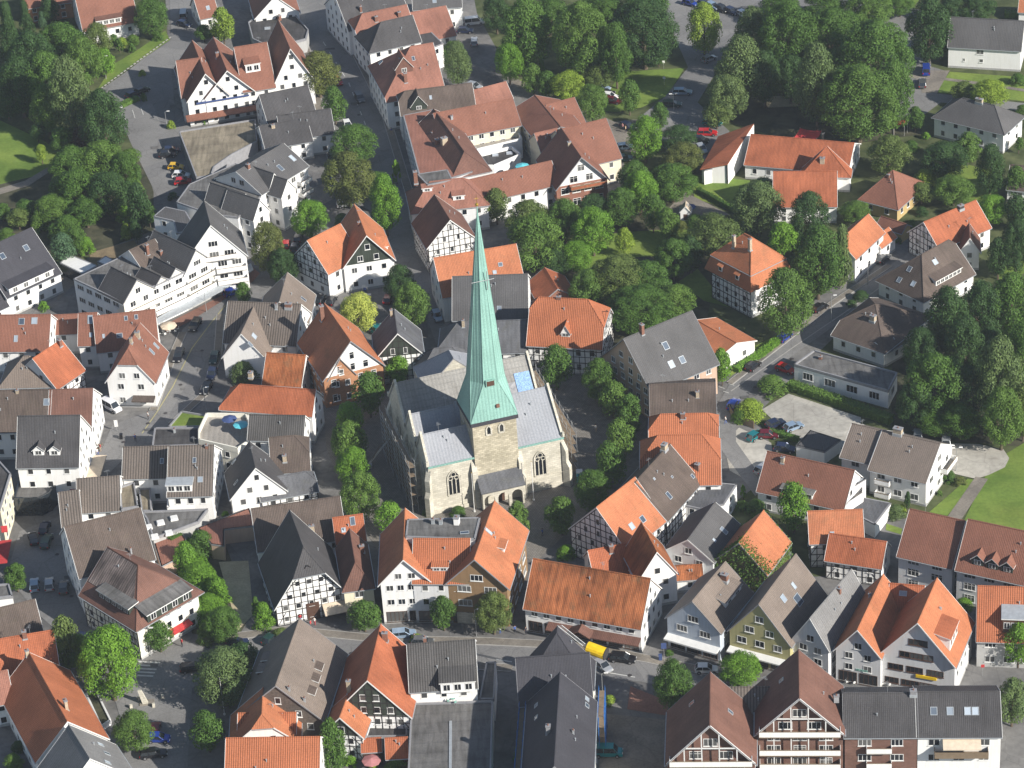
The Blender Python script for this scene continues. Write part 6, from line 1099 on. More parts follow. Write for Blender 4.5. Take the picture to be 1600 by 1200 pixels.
house('garage', 'ochre garage with a small red roof beside the ochre villa', 'the ochre garage', [V('x', (1371, 351), (1409, 363), R=(1376, 338), p=35, he=2.6, roof='tile_red', wall='ochre')], cat='garage')
house('house', 'white two storey house with a bright orange roof at the end of the lane', 'the white house at the lane end', [V('x', (1336, 403), (1380, 362), R=(1355, 337), p=42, he=6, roof='tile_orange'), V('x', (1376, 386), (1399, 369), R=(1380, 362), p=40, he=3.4, roof='tile_orange')], win=dict(sp=2.8), chim=[(0, 1320, 366, .5, .5, .8)])
house('timbered_house', 'orange roofed house with a shaded timbered gable on the right side lane', 'the orange roof with timbered gable', [V('x', (1467, 388), (1547, 354), R=(1516, 317), p=42, he=5, roof='tile_rust'), V('y', (1500, 392), (1530, 392), R=(1514, 372), D=6, he=4.5, roof='tile_redbrown')], tf='l', win=RW, chim=[(0, 1501, 327, 1.2, .8, .9, 'trim_dark')])
house('house', 'brown hipped house with a broad shed dormer by the side lane', 'the brown roof with the broad dormer', [V('x', (1443, 468), (1521, 425), R=(1470, 382), p=42, he=4.2, hip=(1, .15), roof='tile_brown', ov=.5)], win=RW, dorm=[(0, 1482, 437, 7.5, 1.3, dict(kind='s', nwin=6, slope=.25))], sky=[(0, 1461, 410, 1.2, 1.2), (0, 1421, 421, 1, 1.2), (0, 1405, 438, 1, 1.2), (0, 1427, 444, 1, 1.2)])
house('bungalow', 'brown roofed white bungalow with a big chimney by the flat roofed bungalow', 'the brown roofed bungalow', [V('x', (1302, 520), (1381, 547), R=(1362, 474), p=27, he=4, hip=(.6, 1), roof='tile_brown', ov=.7), V('x', (1384, 550), (1418, 531), D=5, p=24, he=3.4, roof='tile_brown', ov=.4)], cat='bungalow', win=RW, chim=[(0, 1364, 502, 1.1, .9, 1.3, 'chimney_plaster')])
house('bungalow', 'long flat roofed white bungalow with a hedge in front', 'the flat roofed bungalow', [FV([(1241, 571), (1272, 549), (1402, 584), (1388, 612)], 3.8, 'felt', 'white')], cat='bungalow', win=dict(sp=4.0, w=2.4, h=1.6), chim=[(0, 1282, 561, .6, .6, .6)])
house('house', 'brown roof corner at the right edge below the white villa', 'the brown roof at the right edge', [V('x', (1574, 294), (1645, 301), R=(1592, 259), p=42, he=3.2, roof='tile_brown')], win=RW)
house('house', 'orange roof corner at the extreme top right', 'the orange roof at the top right corner', [V('x', (1592, 17), (1650, 20), R=(1600, -8), p=42, he=3, roof='tile_orange')], win=RW)
h = house('wayside_chapel', 'tiny white wayside chapel with a niche among the trees', 'the tiny white chapel', [V('y', (1063, 331), (1079, 331), R=(1071, 323), D=2.2, he=2.8, roof='chimney_plaster', ov=.15, vg=.1)], cat='chapel')
on_wall(h, 0, 'f', 'niche', .3, .7, .8, 2.2, .03, 'timber_brown')
# ---------------------------------------------------------------- trees and shrubs: crown centre x, y, width, height in pixels
T = tree
for a in [
 # top left
 (14, 50, 40, 80, 'dark', 'con'), (40, 28, 26, 46, 'dark', 'con'), (20, 62, 20, 36, 'blue', 'con'), (77, 14, 28, 34, 'dark', 'egg'), (66, 30, 18, 22, 'blue', 'con'), (236, 25, 50, 50, 'green', 'round'), (246, 56, 18, 14, 'green', 'bush'), (208, 62, 22, 14, 'mid', 'bush'), (190, 66, 18, 14, 'lime', 'bush'), (178, 62, 14, 16, 'green', 'bush'), (150, 62, 46, 46, 'olive', 'round'), (162, 96, 32, 34, 'bright', 'round'), (186, 70, 10, 18, 'green', 'col'), (206, 75, 12, 14, 'green', 'bush'),
 (95, 72, 74, 66, 'green', 'round'), (48, 92, 70, 76, 'dark', 'round'), (128, 95, 56, 66, 'mid', 'round'), (30, 132, 64, 76, 'dark', 'round'), (70, 125, 70, 80, 'green', 'round'), (108, 150, 66, 104, 'grey', 'egg'), (72, 170, 48, 66, 'mid', 'egg'), (160, 188, 68, 84, 'dark', 'round'), (130, 214, 34, 30, 'copper', 'round'), (96, 216, 38, 32, 'green', 'round'), (10, 160, 36, 40, 'dark', 'round'), (64, 238, 18, 22, 'lime', 'egg'), (58, 206, 26, 22, 'dark', 'round'), (134, 246, 40, 30, 'mid', 'round'), (204, 244, 30, 22, 'mid', 'round'),
 (347, 38, 34, 44, 'lime', 'round'), (318, 50, 26, 20, 'green', 'round'), (337, 52, 22, 20, 'mid', 'bush'), (222, 114, 12, 9, 'lime', 'bush'), (267, 195, 13, 12, 'lime', 'bush'), (309, 190, 8, 9, 'bright', 'bush'), (318, 190, 9, 9, 'bright', 'bush'), (224, 152, 10, 12, 'green', 'bush'),
 (110, 262, 60, 60, 'green', 'round'), (160, 255, 70, 64, 'mid', 'round'), (196, 268, 42, 54, 'green', 'round'), (98, 294, 40, 40, 'mid', 'round'), (120, 296, 64, 60, 'green', 'round'), (170, 300, 64, 60, 'dark', 'round'), (40, 326, 34, 26, 'green', 'round'), (80, 325, 50, 40, 'mid', 'round'), (134, 330, 52, 40, 'green', 'round'), (4, 330, 26, 22, 'green', 'round'), (28, 340, 34, 26, 'olive', 'round'), (60, 348, 30, 26, 'mid', 'bush'), (104, 352, 36, 30, 'green', 'round'),
 (194, 334, 26, 24, 'bright', 'bush'), (216, 322, 34, 62, 'dark', 'egg'), (180, 320, 24, 20, 'lime', 'bush'), (232, 332, 22, 30, 'green', 'round'), (197, 362, 18, 22, 'lime', 'bush'), (212, 360, 20, 26, 'dark', 'round'), (98, 388, 36, 42, 'blue', 'egg'), (118, 372, 32, 34, 'green', 'round'), (134, 384, 26, 26, 'bright', 'bush'), (86, 362, 26, 26, 'green', 'bush'), (68, 478, 16, 14, 'bright', 'bush'), (270, 306, 16, 12, 'dark', 'bush'), (10, 365, 26, 18, 'mid', 'bush'),
 (380, 457, 24, 28, 'green', 'egg'), (497, 113, 64, 60, 'rust', 'round'), (522, 162, 36, 46, 'green', 'round'), (552, 224, 70, 54, 'green', 'round'), (544, 278, 76, 74, 'rust', 'round'), (601, 316, 46, 76, 'bright', 'egg'), (590, 285, 30, 30, 'green', 'round'), (619, 268, 13, 40, 'bright', 'col'), (714, 98, 40, 58, 'grey', 'egg'), (706, 80, 26, 26, 'mid', 'round'),
 (484, 340, 54, 50, 'bright', 'round'), (418, 386, 50, 70, 'rust', 'round'), (442, 415, 46, 50, 'dark', 'round'), (534, 344, 22, 20, 'dark', 'bush'), (624, 440, 46, 48, 'dark', 'round'), (643, 476, 52, 62, 'mid', 'round'), (560, 487, 58, 54, 'yellow', 'round'), (622, 577, 38, 38, 'bright', 'round'), (716, 546, 24, 26, 'olive', 'round'), (576, 614, 46, 56, 'green', 'round'), (790, 546, 18, 30, 'bright', 'round'), (382, 578, 46, 34, 'grey', 'bush'), (392, 570, 14, 20, 'pale', 'bush'),
 # park at the top
 (822, 50, 72, 90, 'green', 'round'), (795, 96, 40, 50, 'bright', 'round'), (775, 20, 40, 46, 'dark', 'round'), (858, 22, 56, 50, 'green', 'round'), (908, 58, 84, 100, 'mid', 'round'), (962, 82, 46, 80, 'green', 'egg'), (1006, 48, 98, 92, 'dark', 'round'), (1006, 8, 70, 40, 'green', 'round'), (940, 8, 60, 40, 'green', 'round'), (1100, 42, 50, 66, 'lime', 'round'), (935, 116, 50, 30, 'olive', 'round'), (832, 122, 32, 38, 'mid', 'round'), (886, 132, 48, 40, 'lime', 'round'), (856, 130, 28, 34, 'green', 'round'), (846, 105, 16, 26, 'green', 'con'), (925, 160, 48, 50, 'mid', 'round'), (983, 149, 31, 42, 'green', 'round'), (1029, 92, 22, 12, 'green', 'round'), (1031, 180, 28, 34, 'green', 'egg'), (1008, 214, 50, 58, 'bright', 'round'), (1060, 214, 54, 34, 'dark', 'round'), (1066, 246, 60, 44, 'rust', 'round'), (1050, 284, 74, 54, 'green', 'round'), (990, 282, 50, 56, 'green', 'round'),
 (1176, 56, 56, 76, 'grey', 'egg'), (1158, 108, 76, 90, 'grey', 'egg'), (1136, 150, 60, 60, 'grey', 'round'), (1195, 120, 50, 70, 'dark', 'egg'), (1120, 178, 40, 34, 'olive', 'round'), (1232, 60, 84, 100, 'green', 'round'), (1300, 62, 100, 92, 'green', 'round'), (1368, 92, 104, 110, 'green', 'round'), (1342, 158, 116, 104, 'mid', 'round'), (1396, 148, 56, 90, 'green', 'round'), (1276, 130, 62, 104, 'grey', 'egg'), (1235, 120, 50, 60, 'dark', 'round'), (1310, 115, 60, 70, 'green', 'round'), (1218, 10, 60, 26, 'green', 'round'), (1290, 8, 66, 30, 'green', 'round'), (1356, 14, 74, 34, 'mid', 'round'), (1406, 8, 40, 26, 'green', 'round'), (1452, 44, 64, 84, 'dark', 'round'), (1526, 10, 56, 34, 'dark', 'round'), (1486, 12, 40, 36, 'dark', 'egg'), (1470, 62, 34, 40, 'green', 'round'),
 (1506, 142, 40, 26, 'olive', 'round'), (1546, 145, 54, 40, 'lime', 'round'), (1590, 124, 26, 16, 'green', 'bush'), (1430, 184, 26, 30, 'green', 'round'), (1390, 240, 62, 54, 'olive', 'round'), (1476, 248, 70, 50, 'dark', 'round'), (1512, 230, 40, 40, 'mid', 'round'), (1548, 264, 44, 66, 'dark', 'egg'), (1592, 224, 14, 18, 'green', 'round'), (1447, 212, 13, 11, 'bright', 'bush'), (1424, 228, 24, 14, 'green', 'bush'), (1598, 172, 24, 12, 'mid', 'bush'), (1490, 296, 60, 34, 'mid', 'round'), (1446, 276, 36, 26, 'lime', 'bush'), (1440, 300, 40, 26, 'olive', 'round'), (1550, 326, 46, 40, 'bright', 'round'), (1590, 330, 40, 44, 'dark', 'round'),
 # behind the church
 (775, 320, 40, 44, 'olive', 'round'), (826, 344, 70, 60, 'olive', 'round'), (836, 376, 80, 80, 'mid', 'round'), (882, 342, 52, 56, 'green', 'round'), (926, 328, 50, 46, 'dark', 'round'), (970, 322, 50, 52, 'green', 'round'), (1000, 298, 50, 56, 'bright', 'round'), (1020, 330, 36, 46, 'green', 'round'), (926, 358, 60, 62, 'bright', 'round'), (976, 376, 26, 34, 'lime', 'round'), (1044, 350, 34, 42, 'mid', 'round'), (1116, 366, 78, 60, 'olive', 'round'), (1052, 402, 54, 54, 'green', 'round'), (1080, 395, 34, 44, 'dark', 'round'), (965, 436, 90, 74, 'olive', 'round'), (920, 452, 56, 56, 'mid', 'round'), (1010, 440, 70, 60, 'green', 'round'), (1000, 482, 100, 70, 'green', 'round'), (1054, 472, 60, 50, 'mid', 'round'), (868, 408, 50, 40, 'dark', 'round'), (900, 400, 46, 44, 'bright', 'round'), (1024, 508, 44, 34, 'green', 'round'), (812, 408, 30, 26, 'dark', 'bush'), (1086, 345, 30, 16, 'green', 'bush'), (1064, 352, 20, 12, 'rust', 'bush'),
 (868, 571, 47, 56, 'green', 'round'), (936, 591, 50, 58, 'green', 'round'), (959, 622, 44, 46, 'mid', 'round'), (983, 646, 40, 52, 'green', 'round'), (968, 684, 46, 50, 'mid', 'round'), (953, 724, 48, 56, 'green', 'round'), (926, 766, 52, 58, 'green', 'round'), (877, 803, 47, 50, 'mid', 'round'), (808, 812, 34, 48, 'mid', 'round'), (668, 800, 16, 10, 'mid', 'bush'), (716, 800, 26, 12, 'green', 'bush'),
 (546, 652, 40, 44, 'bright', 'round'), (545, 688, 48, 52, 'mid', 'round'), (551, 728, 50, 54, 'bright', 'round'), (562, 772, 58, 66, 'mid', 'round'), (606, 808, 42, 44, 'bright', 'round'), (528, 690, 22, 40, 'green', 'round'),
 # right side
 (1184, 322, 74, 70, 'grey', 'round'), (1192, 292, 40, 26, 'grey', 'round'), (1222, 372, 44, 44, 'bright', 'round'), (1264, 340, 58, 70, 'dark', 'round'), (1278, 406, 74, 92, 'green', 'round'), (1316, 400, 36, 80, 'grey', 'con'), (1228, 470, 76, 92, 'mid', 'round'), (1205, 420, 30, 30, 'green', 'bush'), (1336, 330, 46, 30, 'mid', 'round'), (1440, 330, 20, 14, 'dark', 'bush'), (1425, 350, 14, 14, 'green', 'bush'), (1404, 376, 12, 10, 'green', 'bush'), (1330, 474, 16, 10, 'dark', 'bush'), (1345, 462, 24, 16, 'dark', 'bush'), (1245, 350, 26, 26, 'lime', 'bush'),
 (1588, 282, 30, 40, 'green', 'round'), (1588, 384, 46, 70, 'dark', 'round'), (1560, 400, 34, 50, 'dark', 'egg'), (1480, 500, 70, 90, 'dark', 'egg'), (1440, 545, 56, 60, 'dark', 'round'), (1532, 490, 66, 88, 'dark', 'egg'), (1580, 480, 66, 92, 'green', 'round'), (1508, 540, 60, 80, 'dark', 'egg'), (1460, 600, 90, 90, 'green', 'round'), (1510, 610, 60, 70, 'dark', 'round'), (1560, 590, 80, 110, 'grey', 'egg'), (1596, 550, 50, 80, 'green', 'egg'), (1566, 650, 64, 80, 'mid', 'egg'), (1430, 630, 50, 60, 'dark', 'round'), (1600, 640, 40, 70, 'olive', 'round'), (1500, 656, 60, 50, 'green', 'round'), (1460, 660, 50, 30, 'green', 'round'), (1545, 545, 50, 60, 'dark', 'round'),
 (1172, 640, 48, 34, 'lime', 'bush'), (1205, 602, 44, 24, 'mid', 'bush'), (1158, 650, 30, 22, 'green', 'bush'), (1128, 570, 28, 44, 'bright', 'round'), (1161, 768, 8, 36, 'bright', 'col'), (1182, 792, 34, 18, 'green', 'bush'), (1160, 790, 20, 16, 'mid', 'bush'), (1240, 790, 44, 62, 'bright', 'round'), (1418, 781, 10, 22, 'dark', 'egg'), (1400, 800, 30, 24, 'grey', 'bush'), (1410, 794, 14, 12, 'lime', 'bush'), (1482, 744, 22, 20, 'green', 'bush'), (1500, 752, 20, 10, 'rust', 'bush'), (1468, 770, 10, 8, 'mid', 'bush'), (1310, 885, 30, 14, 'grey', 'bush'), (1335, 885, 20, 12, 'olive', 'bush'),
 # lower left
 (314, 850, 44, 40, 'green', 'bush'), (290, 872, 40, 46, 'bright', 'bush'), (312, 905, 60, 54, 'bright', 'bush'), (340, 925, 40, 44, 'bright', 'bush'), (325, 950, 56, 46, 'bright', 'bush'), (348, 975, 54, 50, 'green', 'round'), (322, 990, 30, 30, 'mid', 'bush'), (400, 950, 14, 30, 'green', 'egg'), (411, 962, 34, 38, 'bright', 'bush'), (438, 992, 30, 18, 'olive', 'bush'), (248, 993, 42, 40, 'green', 'round'), (170, 1033, 92, 100, 'bright', 'round'), (128, 1020, 40, 50, 'mid', 'round'), (102, 1004, 46, 70, 'olive', 'egg'), (348, 1056, 84, 80, 'grey', 'round'), (380, 1030, 50, 50, 'dark', 'round'), (323, 1140, 50, 54, 'green', 'round'), (208, 1140, 60, 58, 'mid', 'round'), (24, 900, 36, 36, 'green', 'round'), (20, 1190, 34, 22, 'mid', 'bush'), (30, 1166, 26, 16, 'dark', 'bush'),
 (568, 960, 46, 42, 'green', 'round'), (692, 955, 38, 44, 'green', 'round'), (770, 955, 54, 56, 'olive', 'round'), (651, 998, 22, 16, 'lime', 'bush'), (584, 975, 16, 10, 'green', 'bush'), (1052, 1068, 56, 68, 'green', 'round'), (1156, 1044, 60, 50, 'bright', 'round'), (952, 1094, 22, 14, 'lime', 'bush'), (1592, 1005, 44, 56, 'bright', 'round'), (1582, 1095, 50, 60, 'grey', 'round'), (1435, 1186, 24, 36, 'green', 'con'), (518, 1164, 46, 70, 'green', 'egg'), (620, 1192, 38, 22, 'mid', 'bush'), (815, 1178, 26, 30, 'bright', 'bush'), (1506, 944, 28, 18, 'bright', 'bush'), (548, 1190, 20, 18, 'bright', 'bush'), (584, 1196, 16, 14, 'lime', 'bush'), (1045, 1020, 14, 10, 'green', 'bush'),
 (885, 862, 30, 16, 'bright', 'bush'), (905, 858, 24, 14, 'mid', 'bush'), (1592, 940, 20, 20, 'green', 'round'), (320, 800, 16, 16, 'green', 'bush'), (352, 803, 12, 8, 'bright', 'bush')]: T(*a)
IVY = [o for o in bpy.data.objects if o.name.startswith('ivy_house')][0]
v = ivy['vols'][0]; mb = MB(); r = random.Random(4)
for key, a, d, w_, n, g, k in wall_list(v):
    H_ = v.he + (v.rise if g else 0)
    for _ in range(int(w_ * H_ * 22)):
        u, z = r.uniform(-.2, w_ + .2), r.uniform(0, H_)
        if z > wall_top((key, a, d, w_, n, g, k), v, min(max(u, 0), w_)) + .3: continue
        p = a + d * u + UP * z + n * r.uniform(.05, .5); nn = (n + rdir(r) * .8).normalized(); x = nn.orthogonal().normalized(); y = nn.cross(x); s = r.uniform(.2, .42); mb.poly([p - x * s * .6, p - y * s * .4, p + x * s * .6, p + y * s * .4])
for q in v.planes[:1] + v.planes[1:2]:
    for _ in range(500):
        e = r.random(); p = q[0].lerp(q[3 if len(q) > 3 else 2], e ** 1.2); e2 = q[1] - q[0]; p = p + e2.normalized() * abs(r.gauss(0, 1.3)) + UP * r.uniform(.1, .4); nn = (UP + rdir(r)).normalized(); x = nn.orthogonal().normalized(); y = nn.cross(x); s = r.uniform(.2, .4); mb.poly([p - x * s * .6, p - y * s * .4, p + x * s * .6, p + y * s * .4])
mb.build('ivy', ['leaf_mid'], IVY)
hedge([(1232, 606), (1310, 632), (1392, 662)], 2.0, 1.6, 'mid', 'clipped green hedge in front of the flat roofed bungalow', 1, 18)
hedge([(1150, 582), (1190, 556), (1232, 524)], 1.6, 1.2, 'bright', 'bright clipped hedge along the lane beside the white bungalow', 2, 18)
hedge([(1090, 300), (1130, 322), (1160, 338)], 1.0, 1.2, 'green', 'thin dark hedge along the paving by the tiny chapel', 3, 18)
hedge([(1570, 26), (1640, 30)], 1.5, 1.4, 'mid', 'short clipped hedge in the top right corner', 4, 18)
hedge([(1202, 678), (1248, 690)], 1.0, 1.1, 'green', 'low hedge between the gravel car park and the dark carport', 5, 18)
hedge([(180, 172), (216, 156)], 1.6, 1.0, 'mid', 'low hedge strip at the end of the lane by the big trees', 6, 18)

hedge([(272, 842), (290, 868), (305, 898), (322, 930), (334, 962), (338, 985)], 5.5, 1.6, 'bright', 'dense bright creeper bank between the corner inn and the earth yard', 7, 14, 'creeper_bank')
hedge([(246, 835), (262, 850), (280, 862)], 3.0, 3.6, 'green', 'dark creeper spilling over the small salmon shed', 8, 14, 'creeper')
# ---------------------------------------------------------------- cars: centre pixel, heading in pixels
for a in [(287, 24, 1, -8, 'silver', 'van'), (288, 38, 8, 2, 'navy'), (208, 148, 9, -4, 'navy'), (222, 142, 9, -4, 'black'), (262, 242, 8, -1, 'black'), (268, 235, 8, -1, 'navy'), (275, 261, 8, 0, 'yellow', 'small'), (283, 274, 9, 0, 'white'), (286, 284, 9, -1, 'red'),
 (527, 127, 6, 6, 'red'), (562, 153, 5, 8, 'grey', 'estate'), (543, 196, 4, 8, 'white'), (521, 247, 5, 6, 'green'), (516, 284, 4, 6, 'blue'), (741, 35, 9, -1, 'white', 'van'), (727, 48, 9, 0, 'navy'), (741, 65, 0, -8, 'silver', 'estate'), (741, 135, 8, 2, 'silver'), (727, 139, 8, 2, 'navy'),
 (1078, 5, 8, 2, 'blue'), (1101, 7, 7, 3, 'navy'), (1114, 10, 7, 3, 'paleblue'), (1128, 14, 7, 3, 'black'), (1162, 23, 7, 3, 'white'), (1143, 18, 7, 3, 'navy'), (1178, 27, 7, 3, 'grey'),
 (941, 137, 9, 2, 'paleblue'), (948, 146, 9, 0, 'black'), (953, 151, 9, 1, 'white'), (958, 158, 9, 1, 'wine'), (981, 198, 8, 3, 'navy'), (1066, 144, 9, 0, 'paleblue', 'estate'), (1050, 163, 9, 0, 'green', 'estate'), (1113, 192, 8, 1, 'teal', 'estate'), (1105, 208, 9, 0, 'red', 'estate'), (1095, 219, 9, 1, 'black'), (1096, 233, 5, 6, 'silver'), (976, 230, 9, -1, 'paleblue'), (975, 248, 9, -1, 'green'), (1108, 92, 7, -3, 'silver'),
 (1447, 110, 0, -8, 'blue', 'van'), (1441, 130, 0, -8, 'grey', 'estate'), (305, 508, -5, 8, 'black', 'estate'), (279, 556, -3, 8, 'black', 'estate'), (331, 585, -3, 8, 'navy'), (322, 608, -5, 8, 'black'), (335, 560, -3, 8, 'green'), (363, 457, 8, -3, 'blue'), (447, 382, 1, -7, 'red'), (461, 386, 2, -7, 'navy'), (466, 372, 2, -7, 'black'), (570, 467, 4, -6, 'white'), (607, 467, 3, -7, 'wine'), (500, 468, 3, -5, 'black'), (518, 470, 3, -5, 'black'), (540, 319, 8, -1, 'white'), (683, 494, 3, 6, 'paleblue'), (592, 513, 5, -3, 'teal'),
 (1177, 572, 6, -5, 'black'), (1226, 527, 6, -5, 'blue'), (1281, 481, 7, -4, 'black'), (1227, 577, 9, 3, 'red'), (1380, 404, 7, -5, 'grey'), (1146, 632, 4, -6, 'blue'), (1212, 662, 8, -3, 'navy'), (1240, 667, 8, -3, 'paleblue'), (1180, 681, 6, -4, 'teal'), (1226, 701, 9, 1, 'navy'), (1203, 727, 7, -4, 'silver'), (1193, 733, 7, -4, 'silver'), (1478, 687, 0, -9, 'silver', 'estate'), (1434, 679, 0, -9, 'silver'), (1200, 680, 8, 0, 'wine'),
 (174, 636, 9, 5, 'white', 'van'), (52, 842, -2, -8, 'black'), (73, 846, 3, -8, 'green', 'estate'), (70, 825, 3, -8, 'navy'), (54, 914, 0, -8, 'paleblue'), (77, 913, 0, -8, 'silver'), (100, 918, 1, -8, 'grey'), (135, 999, 9, 2, 'navy'), (240, 1178, 9, -1, 'black', 'estate'), (302, 1044, 9, -1, 'black', 'estate'), (372, 1006, 9, -2, 'navy'), (243, 1140, 1, -8, 'wine'), (248, 1154, 9, 0, 'blue'), (424, 998, 6, -5, 'green'), (630, 991, 9, -1, 'paleblue', 'estate'), (973, 1029, 9, 1, 'black', 'estate'), (942, 1041, 8, 6, 'silver'), (1104, 1046, 9, 0, 'white'), (950, 1176, 9, 0, 'teal', 'van'), (1407, 1062, 8, 4, 'silver'), (1070, 1078, 9, 2, 'navy'), (660, 1003, 9, 0, 'grey'), (1250, 1078, 9, 2, 'silver')]:
    car(*a)
# ---------------------------------------------------------------- people
for i, (x, y, s_, t_, lab) in enumerate([(452, 322, 'hiviz', 'dark', 'person in a bright yellow vest under the tree left of the main street'), (1134, 662, 'white', 'blue', 'person in a white shirt in the lane by the curved wooden fence'), (931, 675, 'white', 'beige', 'person in a white top walking on the church square'), (973, 203, 'pink', 'dark', 'person in pink beside the dark blue car near the red court'), (978, 207, 'beige', 'dark', 'person in beige just right of the one in pink'),
  (1460, 686, 'pink', 'dark', 'person beside the silver estate at the turning circle'), (822, 992, 'dark', 'dark', 'person in dark clothes in front of the inn'), (805, 990, 'blue', 'dark', 'person in blue left of the inn front'), (930, 975, 'red', 'dark', 'person in red under the inn canopy'), (470, 972, 'red', 'blue', 'person in red in front of the timbered hall door'), (492, 977, 'white', 'red', 'person in white right of the timbered hall door'), (486, 981, 'red', 'dark', 'person in a red top nearest the road by the hall'),
  (158, 705, 'red', 'beige', 'person in red at the tables beside the white inn'), (153, 712, 'white', 'blue', 'person in white at the tables beside the white inn'), (147, 722, 'pink', 'blue', 'person in pink by the table nearest the brown ribbed roof'), (258, 516, 'white', 'dark', 'person in white under the cream parasol'), (266, 517, 'white', 'dark', 'second person in white under the cream parasol'), (1395, 1066, 'white', 'dark', 'person in white left of the yellow sign'), (1332, 1062, 'white', 'red', 'person in white outside the smaller orange gable'), (1345, 1064, 'beige', 'blue', 'person in beige outside the smaller orange gable'),
  (607, 153, 'white', 'dark', 'person in white in the shaded main street'), (612, 210, 'blue', 'beige', 'person in blue in the shaded main street'), (285, 1010, 'red', 'dark', 'person in red under the red awning'), (940, 1142, 'white', 'dark', 'person in white beside the scaffolded house'), (782, 990, 'white', 'blue', 'person in white in front of the tan gable'), (212, 690, 'blue', 'dark', 'person in blue crossing at the street bend'), (1440, 1066, 'blue', 'dark', 'person in blue right of the yellow sign'), (648, 1002, 'dark', 'blue', 'person in dark clothes beside the pale blue estate car'), (232, 655, 'white', 'dark', 'person in white below the white house at the street bend'), (590, 330, 'beige', 'dark', 'person in beige under the bright tree on the main street'), (385, 436, 'white', 'blue', 'person in white at the right end of the zinc canopy'), (352, 462, 'pink', 'dark', 'person in pink below the zinc canopy'), (848, 838, 'blue', 'dark', 'person in blue in the lane behind the old orange roofed inn')]):
    person(x, y, s_, t_, lab, 'walk' if i % 2 else 'stand')
# ---------------------------------------------------------------- street things
def lamp(x, y, label, h=6.0, arms=1, dirx=1, group='street lamps'):
    p = W(x, y, 0); o = empty('street_lamp', p); tag(o, label, 'street lamp', group); mb = MB(); mb.tube(p, p + UP * 1, .09, .08); mb.tube(p + UP, p + UP * h, .06, .05); mb.build('pole', ['steel'], o)
    for i in range(arms):
        s = (1 if i == 0 else -1) * dirx; mb = MB(); a_ = p + UP * h; mb.tube(a_, a_ + Vector((s * .7, 0, .15)), .04); mb.box(a_ + Vector((s * .7 - .3, -.14, .1)), (.7, 0, 0), (0, .28, 0), (0, 0, .12), 1); mb.build('lamp_head', ['steel', 'trim_white'], o)
lamp(1299, 503, 'white headed street lamp beside the lane near the parked black car'); lamp(1356, 446, 'lamp post by the white house at the lane end', 5.0); lamp(1454, 106, 'street lamp by the blue van near the white barn', 6); lamp(1494, 736, 'twin headed lamp at the edge of the turning circle', 5, 2); lamp(322, 640, 'lamp post beside the rust roof on the street', 5); lamp(323, 488, 'dark lamp post by the zinc canopy on the street', 5); lamp(236, 1026, 'slim lamp post by the crossing near the corner inn', 6)
lamp(166, 124, 'slim lamp on the grass beside the curving lane', 6); lamp(745, 997, 'lamp post in front of the tan gable', 6); lamp(260, 193, 'short lamp by the hedge corner of the red hotel', 3); lamp(1053, 172, 'lamp with a double head in the park car park', 4, 2); lamp(942, 1090, 'lamp post beside the scaffolded house', 5)
def pole(x, y, h, label, flag=None):
    p = W(x, y, 0); o = empty('flagpole', p); tag(o, label, 'flagpole'); mb = MB(); mb.tube(p, p + UP * h, .075, .04); mb.tube(p, p + UP * .3, .2); mb.build('mast', ['trim_white'], o); mb = MB(); mb.tube(p + UP * h, p + UP * (h + .15), .1, .04); mb.build('finial', ['gold'], o)
pole(741.5, 800, 8.6, 'white flagpole left of the church porch'); pole(834, 782, 8.6, 'white flagpole right of the church porch'); pole(351, 1117, 8, 'white flagpole beside the grey green tree at the junction')
def parasol(x, y, mat, label, r=1.7, h=2.5, grp='parasols over terraces'):
    p = W(x, y, 2.3); z0 = p.z - 2.3; p.z = 0; o = empty('parasol', p); tag(o, label, 'parasol', grp); mb = MB(); mb.tube(p, p + UP * h, .03); mb.build('pole', ['steel'], o); mb = MB(); n = 8
    for k in range(n):
        a1, a2 = 6.2832 * k / n, 6.2832 * (k + 1) / n; q = [p + Vector((math.cos(a) * r, math.sin(a) * r, h - .45)) for a in (a1, a2)]; mb.poly([q[0], q[1], p + UP * h]); mb.poly([q[1], q[0], q[0] - UP * .15, q[1] - UP * .15])
    mb.build('canopy', [mat], o)
def parasol_on(x, y, z, mat, label, r=1.5):
    p = W(x, y, z + 2.2); p.z = z; o = empty('parasol', p); tag(o, label, 'parasol', 'parasols over terraces'); mb = MB(); mb.tube(p, p + UP * 2.4, .03); mb.build('pole', ['steel'], o); mb = MB()
    for k in range(8): a1, a2 = .7854 * k, .7854 * (k + 1); q = [p + Vector((math.cos(a) * r, math.sin(a) * r, 1.98)) for a in (a1, a2)]; mb.poly([q[0], q[1], p + UP * 2.4])
    mb.build('canopy', [mat], o)
parasol(263, 507, 'cloth_cream', 'cream parasol over tables beside the zinc canopy'); parasol(580, 1186, 'pink_cloth', 'faded red parasol in the yard at the bottom edge', 1.6)
parasol_on(358, 653, 5, 'cloth_blue', 'blue parasol on the planted roof terrace'); parasol_on(376, 662, 5, 'cyan', 'pale turquoise parasol on the planted roof terrace'); parasol_on(816, 258, 3.8, 'cyan', 'turquoise parasol in the red court yard', 1.6); parasol_on(1500, 1190, 0, 'yellow', 'yellow parasol in front of the long dark roofed block', 1.2); parasol(1078, 321, 'cloth_blue', 'blue parasol behind the tiny white chapel', 1.3); parasol(830, 440, 'cloth_blue', 'blue parasol beside the small brick barn', 1.2); parasol(118, 812, 'cloth_red', 'red parasol in the dark car park near the brown ribbed roof', 1.2)
